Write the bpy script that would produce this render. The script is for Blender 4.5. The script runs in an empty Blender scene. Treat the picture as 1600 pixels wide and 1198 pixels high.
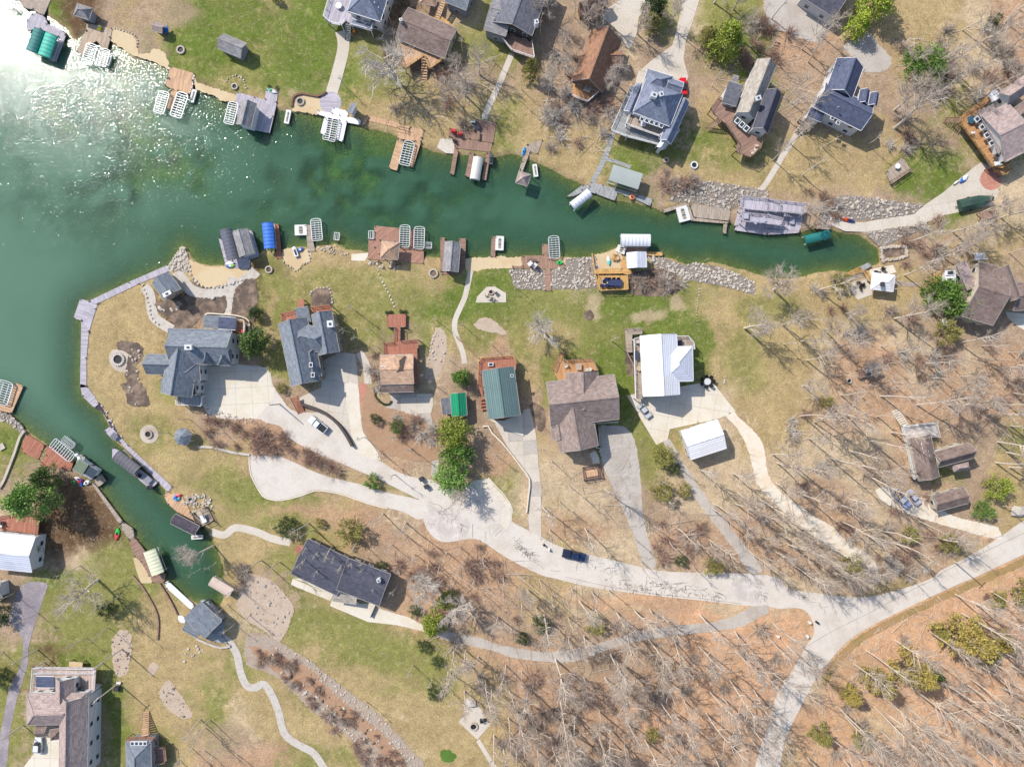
import bpy, bmesh, math, random
import numpy as np
from mathutils import Vector, Matrix
random.seed(7); np.random.seed(7)
R=math.radians
scene=bpy.context.scene
COL=scene.collection
# ------------------------------------------------------------------ camera, sky, sun, exposure
H=175.0; F=1066.0
cam=bpy.data.cameras.new('camera'); camo=bpy.data.objects.new('camera',cam); COL.objects.link(camo)
camo.location=(0,0,H); cam.lens=36*F/1600; cam.sensor_width=36; cam.clip_end=3000; cam.clip_start=1
scene.camera=camo
SUN_EL=44.8; SUN_AZ=-49.5          # from +Y towards -X
world=bpy.data.worlds.new('World'); scene.world=world; world.use_nodes=True
wn=world.node_tree; sky=wn.nodes.new('ShaderNodeTexSky'); sky.sky_type='NISHITA'; sky.sun_disc=False
sky.sun_elevation=R(SUN_EL); sky.sun_rotation=R(SUN_AZ)
bg=wn.nodes['Background']; bg.inputs[1].default_value=0.15; wn.links.new(sky.outputs[0],bg.inputs[0])
sl=bpy.data.lights.new('sun','SUN'); sl.energy=3.7; sl.angle=R(0.5); sl.color=(1.0,0.955,0.88)
so=bpy.data.objects.new('sun',sl); COL.objects.link(so); so.location=(-80,80,120)
sd=Vector((math.sin(R(SUN_AZ))*math.cos(R(SUN_EL)),math.cos(R(SUN_AZ))*math.cos(R(SUN_EL)),math.sin(R(SUN_EL))))
so.rotation_euler=(-sd).to_track_quat('-Z','Y').to_euler()
scene.view_settings.view_transform='Standard'; scene.view_settings.look='None'
scene.view_settings.exposure=0.68; scene.view_settings.gamma=1
try: scene.view_settings.use_curve_mapping=False
except Exception: pass
# ------------------------------------------------------------------ coordinates
TY=[0,300,600,898]
def px(x,y,z=0.0):
    s=(H-z)/F
    return Vector(((x-800)*s,(599-y)*s,z))
def t(c,r,s):
    out=[]
    for w in s.split():
        a,b=w.split(','); out.append((400*c+float(a)/3.993,TY[r]+float(b)/3.993))
    return out
def P(s):
    return [tuple(map(float,w.split(','))) for w in s.split()]
def w2(pts,z=0.0): return [px(a,b,z).to_2d() for a,b in pts]
def catmull(pts,n=4,closed=True):
    out=[];N=len(pts)
    rng=range(N) if closed else range(N-1)
    for i in rng:
        if closed: p0,p1,p2,p3=pts[(i-1)%N],pts[i],pts[(i+1)%N],pts[(i+2)%N]
        else: p0,p1,p2,p3=pts[max(i-1,0)],pts[i],pts[i+1],pts[min(i+2,N-1)]
        for k in range(n):
            u=k/n; a=[]
            for d in (0,1):
                a.append(.5*(2*p1[d]+(-p0[d]+p2[d])*u+(2*p0[d]-5*p1[d]+4*p2[d]-p3[d])*u*u+(-p0[d]+3*p1[d]-3*p2[d]+p3[d])*u**3))
            out.append(tuple(a))
    if not closed: out.append(tuple(pts[-1]))
    return out
def area(p): return .5*sum(p[i][0]*p[(i+1)%len(p)][1]-p[(i+1)%len(p)][0]*p[i][1] for i in range(len(p)))
# ------------------------------------------------------------------ mesh builder
ORG={}
class MB:
    def __init__(s): s.v=[];s.f=[];s.uv=[];s.mi=[]
    def face(s,pts,uv=None,mi=0):
        i=len(s.v); s.v+= [tuple(p) for p in pts]; s.f.append(tuple(range(i,i+len(pts))))
        if uv is None:
            a=Vector(pts[0]);n=Vector((0,0,0))
            for k in range(1,len(pts)-1): n+=(Vector(pts[k])-a).cross(Vector(pts[k+1])-a)
            if abs(n.z)>=max(abs(n.x),abs(n.y)): uv=[(p[0],p[1]) for p in pts]
            elif abs(n.x)>abs(n.y): uv=[(p[1],p[2]) for p in pts]
            else: uv=[(p[0],p[2]) for p in pts]
        s.uv+=list(uv); s.mi.append(mi)
    def box(s,c,d,rz=0,mi=0,taper=1.0):
        cx,cy,cz=c; a,b,h=d[0]/2,d[1]/2,d[2]/2; ca,sa=math.cos(rz),math.sin(rz)
        q=[]
        for z,k in ((-h,1),(h,taper)):
            for x,y in ((-a,-b),(a,-b),(a,b),(-a,b)):
                q.append((cx+x*k*ca-y*k*sa,cy+x*k*sa+y*k*ca,cz+z))
        for f in ((3,2,1,0),(4,5,6,7),(0,1,5,4),(1,2,6,5),(2,3,7,6),(3,0,4,7)): s.face([q[i] for i in f],mi=mi)
    def prism(s,pts,z0,z1,ang=0,mi=0,top=1.0):
        pts=[tuple(p)[:2] for p in pts]
        if area(pts)<0: pts=pts[::-1]
        ca,sa=math.cos(-ang),math.sin(-ang); n=len(pts)
        cx=sum(p[0] for p in pts)/n; cy=sum(p[1] for p in pts)/n
        tp=[(cx+(p[0]-cx)*top,cy+(p[1]-cy)*top) for p in pts]
        s.face([(p[0],p[1],z1) for p in tp],[(p[0]*ca-p[1]*sa,p[0]*sa+p[1]*ca) for p in tp],mi)
        for i in range(n):
            a,b=pts[i],pts[(i+1)%n]; c,d=tp[(i+1)%n],tp[i]
            s.face([(a[0],a[1],z0),(b[0],b[1],z0),(c[0],c[1],z1),(d[0],d[1],z1)],mi=mi)
    def tube(s,pts,rad,n=6,mi=0,cap=False):
        rings=[]
        for i,p in enumerate(pts):
            p=Vector(p); d=Vector(pts[min(i+1,len(pts)-1)])-Vector(pts[max(i-1,0)])
            if d.length<1e-6: d=Vector((0,0,1))
            d.normalize(); u=d.orthogonal().normalized(); v=d.cross(u)
            r=rad[i] if hasattr(rad,'__len__') else rad
            rings.append([p+u*(r*math.cos(2*math.pi*k/n))+v*(r*math.sin(2*math.pi*k/n)) for k in range(n)])
        b=len(s.v)
        for rg in rings: s.v+=[tuple(q) for q in rg]
        for i in range(len(rings)-1):
            for k in range(n):
                s.f.append((b+i*n+k,b+i*n+(k+1)%n,b+(i+1)*n+(k+1)%n,b+(i+1)*n+k)); s.uv+=[(0,0)]*4; s.mi.append(mi)
        if cap:
            s.f.append(tuple(b+(len(rings)-1)*n+k for k in range(n))); s.uv+=[(0,0)]*n; s.mi.append(mi)
    def bar(s,a,b,w,h,mi=0):      # square bar between two points
        a=Vector(a);b=Vector(b);d=(b-a)
        if d.length<1e-5: return
        d.normalize(); u=d.cross(Vector((0,0,1)))
        if u.length<1e-3: u=Vector((1,0,0))
        u.normalize(); v=u.cross(d)
        q=[p+u*(x*w/2)+v*(y*h/2) for p in (a,b) for x,y in ((-1,-1),(1,-1),(1,1),(-1,1))]
        for f in ((3,2,1,0),(4,5,6,7),(0,1,5,4),(1,2,6,5),(2,3,7,6),(3,0,4,7)): s.face([q[i] for i in f],mi=mi)
    def mesh(s,name,mats,off=Vector((0,0,0)),smooth=False):
        me=bpy.data.meshes.new(name); ox,oy,oz=off
        me.from_pydata([(x-ox,y-oy,z-oz) for x,y,z in s.v],[],s.f)
        uvl=me.uv_layers.new(name='UVMap'); uvl.data.foreach_set('uv',np.array(s.uv,dtype=np.float32).ravel())
        if not isinstance(mats,(list,tuple)): mats=[mats]
        for m in mats: me.materials.append(m)
        if len(mats)>1: me.polygons.foreach_set('material_index',s.mi)
        if smooth: me.polygons.foreach_set('use_smooth',[True]*len(me.polygons))
        me.update(); return me
    def build(s,name,mats,parent=None,smooth=False,label=None):
        if parent is not None: org=ORG[parent]
        else:
            xs=[p[0] for p in s.v];ys=[p[1] for p in s.v];zs=[p[2] for p in s.v]
            org=Vector(((min(xs)+max(xs))/2,(min(ys)+max(ys))/2,min(zs)))
        o=bpy.data.objects.new(name,s.mesh(name,mats,org,smooth)); COL.objects.link(o); ORG[o]=org
        if parent is not None: o.parent=parent
        else: o.location=org
        if label: o['label']=label
        return o
def thing(name,label,cat,loc,rz=0,group=None):
    o=bpy.data.objects.new(name,None); COL.objects.link(o); o.location=loc; o.rotation_euler=(0,0,rz)
    o.empty_display_size=.5; o['label']=label; o['category']=cat
    if group: o['group']=group
    ORG[o]=Vector(loc) if rz==0 else Vector((0,0,0)); return o
def local(name,label,cat,group=None):     # canonical thing built around the local origin, then placed
    o=thing(name,label,cat,(0,0,0),0,group); return o
def tag(o,label,cat,group=None,kind=None):
    if label: o['label']=label
    if cat: o['category']=cat
    if group: o['group']=group
    if kind: o['kind']=kind
    return o
def clone(root,label=None,group=None):
    c=root.copy(); COL.objects.link(c)
    if label: c['label']=label
    if group: c['group']=group
    for ch in root.children:
        d=ch.copy(); COL.objects.link(d); d.parent=c
        for g in ch.children:
            e=g.copy(); COL.objects.link(e); e.parent=d
    return c
def fit(pts,z):
    w=[px(a,b,z) for a,b in pts]
    m1=(w[0]+w[1])/2; m2=(w[2]+w[3])/2; n1=(w[1]+w[2])/2; n2=(w[3]+w[0])/2
    L=(m1-m2).length; W=(n1-n2).length; c=(m1+m2)/2; d=m1-m2
    if W>L: L,W=W,L; d=n1-n2
    return c,L,W,math.atan2(d.y,d.x)-math.pi/2+1e-5     # long axis = local +Y
# ------------------------------------------------------------------ materials
def lin(c):
    return tuple(((v/255)/12.92 if v/255<=.04045 else ((v/255+.055)/1.055)**2.4) for v in c)
K=1/1.62
def alb(r,g,b,k=K): return tuple(min(.82,v*k) for v in lin((r,g,b)))
MATS={}
def pm(name,col,rough=.85,var=.18,scale=.6,pattern=None,bump=0,metal=0,spec=.3,big=.15,col2=None,stain=0):
    if name in MATS: return MATS[name]
    m=bpy.data.materials.new(name); m.use_nodes=True; nt=m.node_tree; N=nt.nodes; Lk=nt.links
    b=N['Principled BSDF']; b.inputs['Roughness'].default_value=rough; b.inputs['Metallic'].default_value=metal
    b.inputs['Specular IOR Level'].default_value=spec
    tc=N.new('ShaderNodeTexCoord'); geo=N.new('ShaderNodeNewGeometry')
    n1=N.new('ShaderNodeTexNoise'); n1.inputs['Scale'].default_value=scale*4; n1.inputs['Detail'].default_value=6; n1.inputs['Roughness'].default_value=.7
    n2=N.new('ShaderNodeTexNoise'); n2.inputs['Scale'].default_value=big; n2.inputs['Detail'].default_value=5; n2.inputs['Roughness'].default_value=.65
    Lk.new(geo.outputs['Position'],n1.inputs['Vector']) if big else Lk.new(tc.outputs['Object'],n1.inputs['Vector'])
    Lk.new(geo.outputs['Position'],n2.inputs['Vector'])
    ad=N.new('ShaderNodeMath'); ad.operation='ADD'; Lk.new(n1.outputs['Fac'],ad.inputs[0]); Lk.new(n2.outputs['Fac'],ad.inputs[1])
    mr=N.new('ShaderNodeMapRange'); mr.inputs[1].default_value=.65; mr.inputs[2].default_value=1.35
    mr.inputs[3].default_value=1-var; mr.inputs[4].default_value=1+var; Lk.new(ad.outputs[0],mr.inputs[0])
    base=N.new('ShaderNodeMix'); base.data_type='RGBA'
    c2=col2 or col
    base.inputs[6].default_value=(*col,1); base.inputs[7].default_value=(*c2,1)
    st=N.new('ShaderNodeMapRange'); st.inputs[1].default_value=.45; st.inputs[2].default_value=.62; Lk.new(n2.outputs['Fac'],st.inputs[0]); Lk.new(st.outputs[0],base.inputs[0])
    outc=base.outputs[2]; hsrc=n1.outputs['Fac']
    if pattern:
        br=N.new('ShaderNodeTexBrick'); Lk.new(tc.outputs['UV'],br.inputs['Vector']); br.inputs['Scale'].default_value=1
        pw={'planks':(3.2,.21,.018,.72,1.12,.45),'shingle':(.8,.42,.03,.72,1.15,.6),'metal':(30,.6,.09,.93,1.03,.62),'stone':(.9,.7,.08,.7,1.2,.5),'siding':(40,.25,.03,.94,1.04,.75),'brick':(.6,.25,.03,.8,1.15,.7)}[pattern]
        br.inputs['Brick Width'].default_value=pw[0]; br.inputs['Row Height'].default_value=pw[1]; br.inputs['Mortar Size'].default_value=pw[2]
        br.inputs['Color1'].default_value=(pw[3],)*3+(1,); br.inputs['Color2'].default_value=(pw[4],)*3+(1,); br.inputs['Mortar'].default_value=(pw[5],)*3+(1,)
        br.inputs['Mortar Smooth'].default_value=.3
        mm=N.new('ShaderNodeMix'); mm.data_type='RGBA'; mm.blend_type='MULTIPLY'; mm.inputs[0].default_value=1
        Lk.new(outc,mm.inputs[6]); Lk.new(br.outputs['Color'],mm.inputs[7]); outc=mm.outputs[2]; hsrc=br.outputs['Color']
    mu=N.new('ShaderNodeVectorMath'); mu.operation='SCALE'; Lk.new(outc,mu.inputs[0]); Lk.new(mr.outputs[0],mu.inputs['Scale'])
    Lk.new(mu.outputs[0],b.inputs['Base Color'])
    if bump:
        bp=N.new('ShaderNodeBump'); bp.inputs['Strength'].default_value=bump; bp.inputs['Distance'].default_value=.08
        Lk.new(hsrc,bp.inputs['Height']); Lk.new(bp.outputs[0],b.inputs['Normal'])
    MATS[name]=m; return m
M_conc=pm('concrete',alb(226,214,198),var=.24,big=.12,col2=alb(205,192,174),bump=.2)
M_concw=pm('new_concrete',alb(240,229,210),var=.15,big=.2,col2=alb(224,210,186))
M_road=pm('road_asphalt_pale',alb(231,220,207),var=.2,big=.16,scale=.7,col2=alb(208,196,182),bump=.2)
M_asph=pm('old_asphalt',alb(206,196,184),var=.25,big=.2,col2=alb(182,170,158),bump=.3)
M_asphd=pm('dark_asphalt',alb(156,146,150),var=.3,col2=alb(176,164,162))
M_gravel=pm('gravel',alb(248,236,216),var=.3,scale=1.6,big=.3,col2=alb(226,206,180),bump=.6)
M_tar=pm('tar',alb(112,104,104),var=.2)
M_joint=pm('joint_dirt',alb(168,152,132),var=.2)
M_sand=pm('sand',alb(226,202,162),var=.12,col2=alb(212,184,142))
M_wood=pm('tan_decking',alb(226,184,146),pattern='planks',var=.12)
M_woodo=pm('orange_decking',alb(212,160,112),pattern='planks',var=.14)
M_brown=pm('brown_decking',alb(172,138,120),pattern='planks',var=.14)
M_red=pm('red_decking',alb(192,128,104),pattern='planks',var=.16)
M_greyw=pm('weathered_decking',alb(192,174,156),pattern='planks',var=.2)
M_lav=pm('pale_decking',alb(205,196,204),pattern='planks',var=.08)
M_cedar=pm('new_timber',alb(226,178,112),pattern='planks',var=.12)
M_ltgrey=pm('light_grey_decking',alb(180,180,178),pattern='planks',var=.1)
M_white=pm('white_paint',alb(246,244,244),rough=.5,var=.04)
M_alu=pm('aluminium',alb(225,226,226),rough=.45,var=.08,metal=.2)
M_dark=pm('dark_metal',alb(70,68,72),rough=.5,var=.1)
M_black=pm('black',alb(38,38,42),rough=.6,var=.1)
M_glass=pm('window_glass',(.03,.04,.05),rough=.08,var=.1,spec=.8)
M_stone=pm('stone',alb(216,202,184),var=.25,scale=1.5,col2=alb(180,164,148),bump=.4)
M_stonew=pm('white_stone',alb(220,210,198),var=.35,scale=1.5,big=.9,col2=alb(186,174,160),bump=.4)
M_bedg=pm('rubble_bed',alb(150,138,126),var=.4,scale=1.5,bump=.6); M_rockg=pm('grey_rock',alb(188,180,172),var=.35,scale=1.5,big=.9,col2=alb(150,142,136),bump=.4)
M_mulch=pm('mulch',alb(112,96,84),var=.5,scale=1.3,big=.4,col2=alb(146,124,106),bump=.7)
M_pinkg=pm('pink_gravel',alb(212,190,168),var=.4,scale=1.3,big=.4,col2=alb(184,160,138),bump=.6)
M_brickp=pm('red_brick_paving',alb(214,150,128),pattern='brick',var=.15)
M_bark=pm('bare_bark',(.53,.455,.375),var=.25,scale=1,col2=(.44,.37,.30))
M_twig=pm('twigs',(.40,.33,.27),var=.25,scale=.6,col2=(.32,.25,.20))
M_twigs=pm('silver_twigs',(.48,.43,.37),var=.2,scale=.6)
M_twigr=pm('russet_twigs',(.34,.225,.17),var=.25,scale=.6)
M_barkd=pm('dark_bark',(.10,.075,.055),var=.25)
def leaf(name,a,b):
    return pm(name,a,rough=.7,var=.35,scale=.35,col2=b,big=.5)
M_lf={'bright':leaf('vivid_needles',(.20,.33,.07),(.13,.23,.05)),'yellow':leaf('yellow_needles',(.36,.42,.05),(.24,.32,.04)),'green':leaf('bright_needles',(.13,.22,.035),(.08,.15,.03)),'dark':leaf('dark_needles',(.055,.085,.03),(.075,.105,.03)),
 'lime':leaf('lime_needles',(.25,.29,.04),(.17,.22,.035)),'olive':leaf('olive_needles',(.27,.24,.07),(.19,.18,.05)),
 'gold':leaf('golden_cedar_needles',(.36,.28,.075),(.27,.22,.06)),'mid':leaf('mid_needles',(.09,.14,.035),(.11,.16,.04))}
ROOF={}
def roofm(key,rgb,pattern='shingle',var=.16,rgb2=None,rough=.9):
    kk=K*1.34
    ROOF[key]=pm('roof_'+key,alb(*rgb,k=kk),pattern=pattern,var=var,big=.22,col2=alb(*(rgb2 or [int(v*.93) for v in rgb]),k=kk),rough=rough,bump=.25)
    return ROOF[key]
roofm('slate',(128,134,142)); roofm('bluegrey',(128,134,152)); roofm('navy',(90,96,118)); roofm('brown',(136,118,110),rgb2=(118,100,92)); roofm('mauve',(152,134,126),rgb2=(134,116,108))
roofm('tan',(200,164,136)); roofm('rust',(156,118,94),rgb2=(138,102,80)); roofm('grey',(150,146,146)); roofm('darkgrey',(112,112,120)); roofm('taupe',(172,152,146)); roofm('pale',(172,162,150))
roofm('teal',(104,126,124),'metal'); roofm('green',(30,140,100),'metal'); roofm('white',(250,248,252),'metal',var=.09,rough=.5,rgb2=(236,232,230)); roofm('steel',(214,216,226),'metal',var=.06,rough=.5)
roofm('inkblue',(84,84,96)); roofm('purple',(86,78,88)); roofm('rose',(186,150,124))
WALL={k:pm('wall_'+k,alb(*c),pattern='siding',var=.06) for k,c in dict(white=(235,232,230),cream=(222,208,184),grey=(160,160,165),brown=(140,106,82),dark=(96,86,82),tan=(196,174,146),stone=(176,164,150)).items()}
# ------------------------------------------------------------------ flat surfaces
LAID=[]
def nz(pts,h=.004):
    """a flush sheet goes 4 mm above whatever it overlaps"""
    x0=min(p[0] for p in pts);x1=max(p[0] for p in pts);y0=min(p[1] for p in pts);y1=max(p[1] for p in pts)
    z=max([.034]+[q[4]+.004 for q in LAID if q[0]<x1 and q[1]>x0 and q[2]<y1 and q[3]>y0]); LAID.append((x0,x1,y0,y1,z+h-.004)); return z
def zat(x,y): return max([.0]+[q[4] for q in LAID if q[0]<x<q[1] and q[2]<y<q[3]])
def ragged(pts,a):
    out=[];n=len(pts)
    for i in range(n):
        p=pts[i];q=pts[(i+1)%n];L=math.dist(p,q);k=max(1,int(L/2.6))
        for j in range(k):
            f=j/k; x=p[0]+(q[0]-p[0])*f;y=p[1]+(q[1]-p[1])*f
            r=a*(math.sin(x*.9+y*1.7)*.5+math.sin(x*2.3-y*1.1)*.4+random.uniform(-.6,.6)); nx,ny=(q[1]-p[1])/(L+1e-6),-(q[0]-p[0])/(L+1e-6)
            out.append((x+nx*r,y+ny*r))
    return out
AVOID=[]
def blocked(x,y): return any(b[0]<x<b[1] and b[2]<y<b[3] and inpoly(x,y,b[4]) for b in AVOID)
def sheet(name,pts,mat,smooth=0,ang=0,kind='structure',label=None,parent=None,thick=.35,z=None,cat=None):
    if smooth: pts=catmull(pts,smooth)
    if any(k in name for k in('bed','creek','beach','gravel','side_lane','old_drive','cracked','verge','grass_patch','patch')): pts=ragged(pts,1.3 if 'lane' not in name and 'drive' not in name else .8)
    z=nz(pts) if z is None else z
    if any(k in name for k in('road','lane','drive','path','patio','pad')): AVOID.append((min(p[0] for p in pts),max(p[0] for p in pts),min(p[1] for p in pts),max(p[1] for p in pts),pts))
    mb=MB(); mb.prism(w2(pts),z-thick,z,ang)
    o=mb.build(name,mat,parent)
    if parent is None:
        if kind: o['kind']=kind
        if label: o['label']=label
        if cat: o['category']=cat
    return o
def clip_cell(poly,x0,x1,y0,y1):
    for ax,val,keep in ((0,x0,1),(0,x1,-1),(1,y0,1),(1,y1,-1)):
        out=[]
        for i in range(len(poly)):
            a=poly[i];b=poly[(i+1)%len(poly)]; da=(a[ax]-val)*keep; db=(b[ax]-val)*keep
            if da>=0: out.append(a)
            if (da>=0)!=(db>=0):
                k=da/(da-db); out.append((a[0]+(b[0]-a[0])*k,a[1]+(b[1]-a[1])*k))
        poly=out
        if len(poly)<3: return []
    return poly
def slabbed(name,pts,mat,size,ang,label=None,smooth=0,piece='slab',gap=.05,base=None,sizey=None,mats=None):
    """concrete laid in separate slabs over a joint bed"""
    if smooth: pts=catmull(pts,smooth)
    z=nz(pts,.024); W=w2(pts); mb=MB(); mb.prism(W,z-.35,z); o=mb.build(name,base or M_joint); o['kind']='structure'
    if label: o['label']=label
    a=R(ang); ca,sa=math.cos(-a),math.sin(-a)
    Q=[(p[0]*ca-p[1]*sa,p[0]*sa+p[1]*ca) for p in W]; sy=sizey or size
    x0=min(p[0] for p in Q);x1=max(p[0] for p in Q);y0=min(p[1] for p in Q);y1=max(p[1] for p in Q)
    ca,sa=math.cos(a),math.sin(a); n=0
    i=0
    while x0+i*size<x1:
        j=0
        while y0+j*sy<y1:
            c=clip_cell(Q,x0+i*size+gap/2,x0+(i+1)*size-gap/2,y0+j*sy+gap/2,y0+(j+1)*sy-gap/2)
            if len(c)>2 and abs(area(c))>.4 and n<295:
                m2=MB(); zz=z+.01+random.random()*.008
                m2.prism([(p[0]*ca-p[1]*sa,p[0]*sa+p[1]*ca) for p in c],z+.001,zz)
                m2.build(piece,random.choice(mats) if mats else mat,o); n+=1
            j+=1
        i+=1
    return o
def ribbon_poly(pts,w,closed=False):
    L=[];Rr=[]
    for i,p in enumerate(pts):
        a=pts[max(i-1,0)];b=pts[min(i+1,len(pts)-1)]
        d=Vector((b[0]-a[0],b[1]-a[1])); d.normalize(); n=Vector((-d.y,d.x))*w/2
        L.append((p[0]+n.x,p[1]+n.y)); Rr.append((p[0]-n.x,p[1]-n.y))
    return L+Rr[::-1]
def path(name,pts,w,mat,label=None,parent=None,z=None,thick=.3):
    c=catmull(pts,4,False); return sheet(name,ribbon_poly(c,w*6.09),mat,label=label,parent=parent,z=z,thick=thick)
def inpoly(x,y,poly):
    c=False;n=len(poly);j=n-1
    for i in range(n):
        xi,yi=poly[i];xj,yj=poly[j]
        if (yi>y)!=(yj>y) and x<(xj-xi)*(y-yi)/(yj-yi+1e-12)+xi: c=not c
        j=i
    return c
ICO=None
def rock(mb,c,r,mi=0):
    global ICO
    if ICO is None:
        g=(1+5**.5)/2; v=[(-1,g,0),(1,g,0),(-1,-g,0),(1,-g,0),(0,-1,g),(0,1,g),(0,-1,-g),(0,1,-g),(g,0,-1),(g,0,1),(-g,0,-1),(-g,0,1)]
        f=[(0,11,5),(0,5,1),(0,1,7),(0,7,10),(0,10,11),(1,5,9),(5,11,4),(11,10,2),(10,7,6),(7,1,8),(3,9,4),(3,4,2),(3,2,6),(3,6,8),(3,8,9),(4,9,5),(2,4,11),(6,2,10),(8,6,7),(9,8,1)]
        ICO=([Vector(a).normalized() for a in v],f)
    b=len(mb.v); rz=random.random()*6.28; sx,sy,sz=random.uniform(.8,1.5),random.uniform(.7,1.1),random.uniform(.5,.8)
    for v in ICO[0]:
        k=r*random.uniform(.8,1.2); x,y,z=v.x*k*sx,v.y*k*sy,v.z*k*sz
        mb.v.append((c[0]+x*math.cos(rz)-y*math.sin(rz),c[1]+x*math.sin(rz)+y*math.cos(rz),c[2]+z))
    for f in ICO[1]: mb.f.append(tuple(b+i for i in f)); mb.uv+=[(0,0)]*3; mb.mi.append(mi)
def rocks(name,pts,dens,rmin,rmax,mats,label,smooth=0,bed=None,cat='rocks'):
    if smooth: pts=catmull(pts,smooth)
    if bed: sheet('gravel_bed',pts,bed,thick=.5)
    W=w2(pts); x0=min(p[0] for p in W);x1=max(p[0] for p in W);y0=min(p[1] for p in W);y1=max(p[1] for p in W)
    zt=max([.03]+[zat(a,b) for a,b in pts])
    mb=MB(); n=int(abs(area(W))*dens*1.0); k=0
    for _ in range(n*6):
        x=random.uniform(x0,x1);y=random.uniform(y0,y1)
        if inpoly(x,y,W):
            r=rmin*.8+(rmax*1.15-rmin*.8)*random.random()**1.6; rock(mb,(x,y,zt+r*.2),r,random.randrange(len(mats))); k+=1
            if k>=n: break
    o=mb.build(name,mats); return tag(o,label,cat,kind='stuff')
def stone_line(name,pts,r,label,mat=None,gap=1.5,root=None,cat='stones'):
    """separate stones set along a line: each stone is a part"""
    W=[px(a,b) for a,b in catmull(pts,5,False)]
    o=thing(name,label,cat,W[0]) if root is None else root
    acc=0;last=W[0]; n=0
    for p in W:
        while (p-last).length>=gap*r:
            last=last+(p-last).normalized()*gap*r
            mb=MB(); rock(mb,(last.x+random.uniform(-.1,.1),last.y+random.uniform(-.1,.1),.1),r*random.uniform(.55,.8)); mb.build('stone',mat or M_stone,o); n+=1
            if n>200: return o
    return o
def wall_line(name,pts,w,h,mat,label,smooth=0,cat='wall',z0=-.3):
    if smooth: pts=catmull(pts,smooth,False)
    W=[px(a,b) for a,b in pts]; mb=MB()
    poly=ribbon_poly([(p.x,p.y) for p in W],w)
    n=len(W)
    for i in range(n-1):
        mb.prism([poly[i],poly[i+1],poly[2*n-2-i],poly[2*n-1-i]],z0,h+.0015*(i%2))
    o=mb.build(name,mat); return tag(o,label,cat)
M_trim=pm('grey_trim',alb(176,170,164),var=.08)
# ------------------------------------------------------------------ builders
def railing(root,pts,z,mat=None,h=1.0,closed=False,name='railing',every=2.0):
    """pts are photo points at deck height z"""
    mat=mat or M_white; W=[px(a,b,z) for a,b in pts]
    if closed: W.append(W[0])
    mb=MB(); up=Vector((0,0,h))
    for a,b in zip(W,W[1:]):
        mb.bar(a+up,b+up,.12,.08,0); mb.bar(a+up*.5,b+up*.5,.05,.05); mb.bar(a+up*.15,b+up*.15,.05,.05)
        n=max(1,int((b-a).length/every))
        for i in range(n+1):
            p=a+(b-a)*i/n; mb.box((p.x,p.y,p.z+h/2),(.12,.12,h+.05))
    return mb.build(name,mat,root)
def deck(root,pts,z,mat,ang=None,name='deck',thick=.22,posts=True,postmat=None,zb=0):
    """pts photo points at height z"""
    W=[px(a,b,z) for a,b in pts]
    if ang is None:
        e=max(((W[(i+1)%len(W)]-W[i]) for i in range(len(W))),key=lambda v:v.length); ang=math.atan2(e.y,e.x)+math.pi/2
    mb=MB(); mb.prism([p.to_2d() for p in W],z-thick,z,ang); o=mb.build(name,mat,root)
    if posts:
        c=sum((p for p in W),Vector())/len(W)
        for p in W[:12]:
            q=p+(c-p).normalized()*.2; m2=MB(); m2.tube([(q.x,q.y,zb-3 if zb==0 and z<1 else zb-.3),(q.x,q.y,z+ (.35 if z<1 else -.01))],.13,6,cap=True); m2.build('post',postmat or M_greyw,root)
    return o
def stairs(root,A,B,w,z0,z1,mat,n=8,name='stairs'):
    a=px(*A,z0);b=px(*B,z1); d=(b-a); h=Vector((d.x,d.y,0)); L=h.length; rz=math.atan2(h.y,h.x)
    mb=MB(); s=Vector((-h.y,h.x,0)).normalized()*(w/2)
    mb.bar(a+s,b+s,.08,.3); mb.bar(a-s,b-s,.08,.3); o=mb.build(name,mat,root)
    for i in range(n):
        p=a+d*((i+.5)/n); m=MB(); m.box((p.x,p.y,p.z+.04),(L/n*.8,w-.1,.05),rz); m.build('tread',mat,o)
    return o
def window(root,c,n,w,h):
    rz=math.atan2(n.y,n.x); m=MB(); m.box((c.x+n.x*.03,c.y+n.y*.03,c.z),(.1,w,h),rz); o=m.build('window',M_white,root)
    m=MB(); m.box((c.x+n.x*.075,c.y+n.y*.075,c.z),(.05,w-.2,h-.2),rz); m.build('pane',M_glass,o); return o
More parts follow.
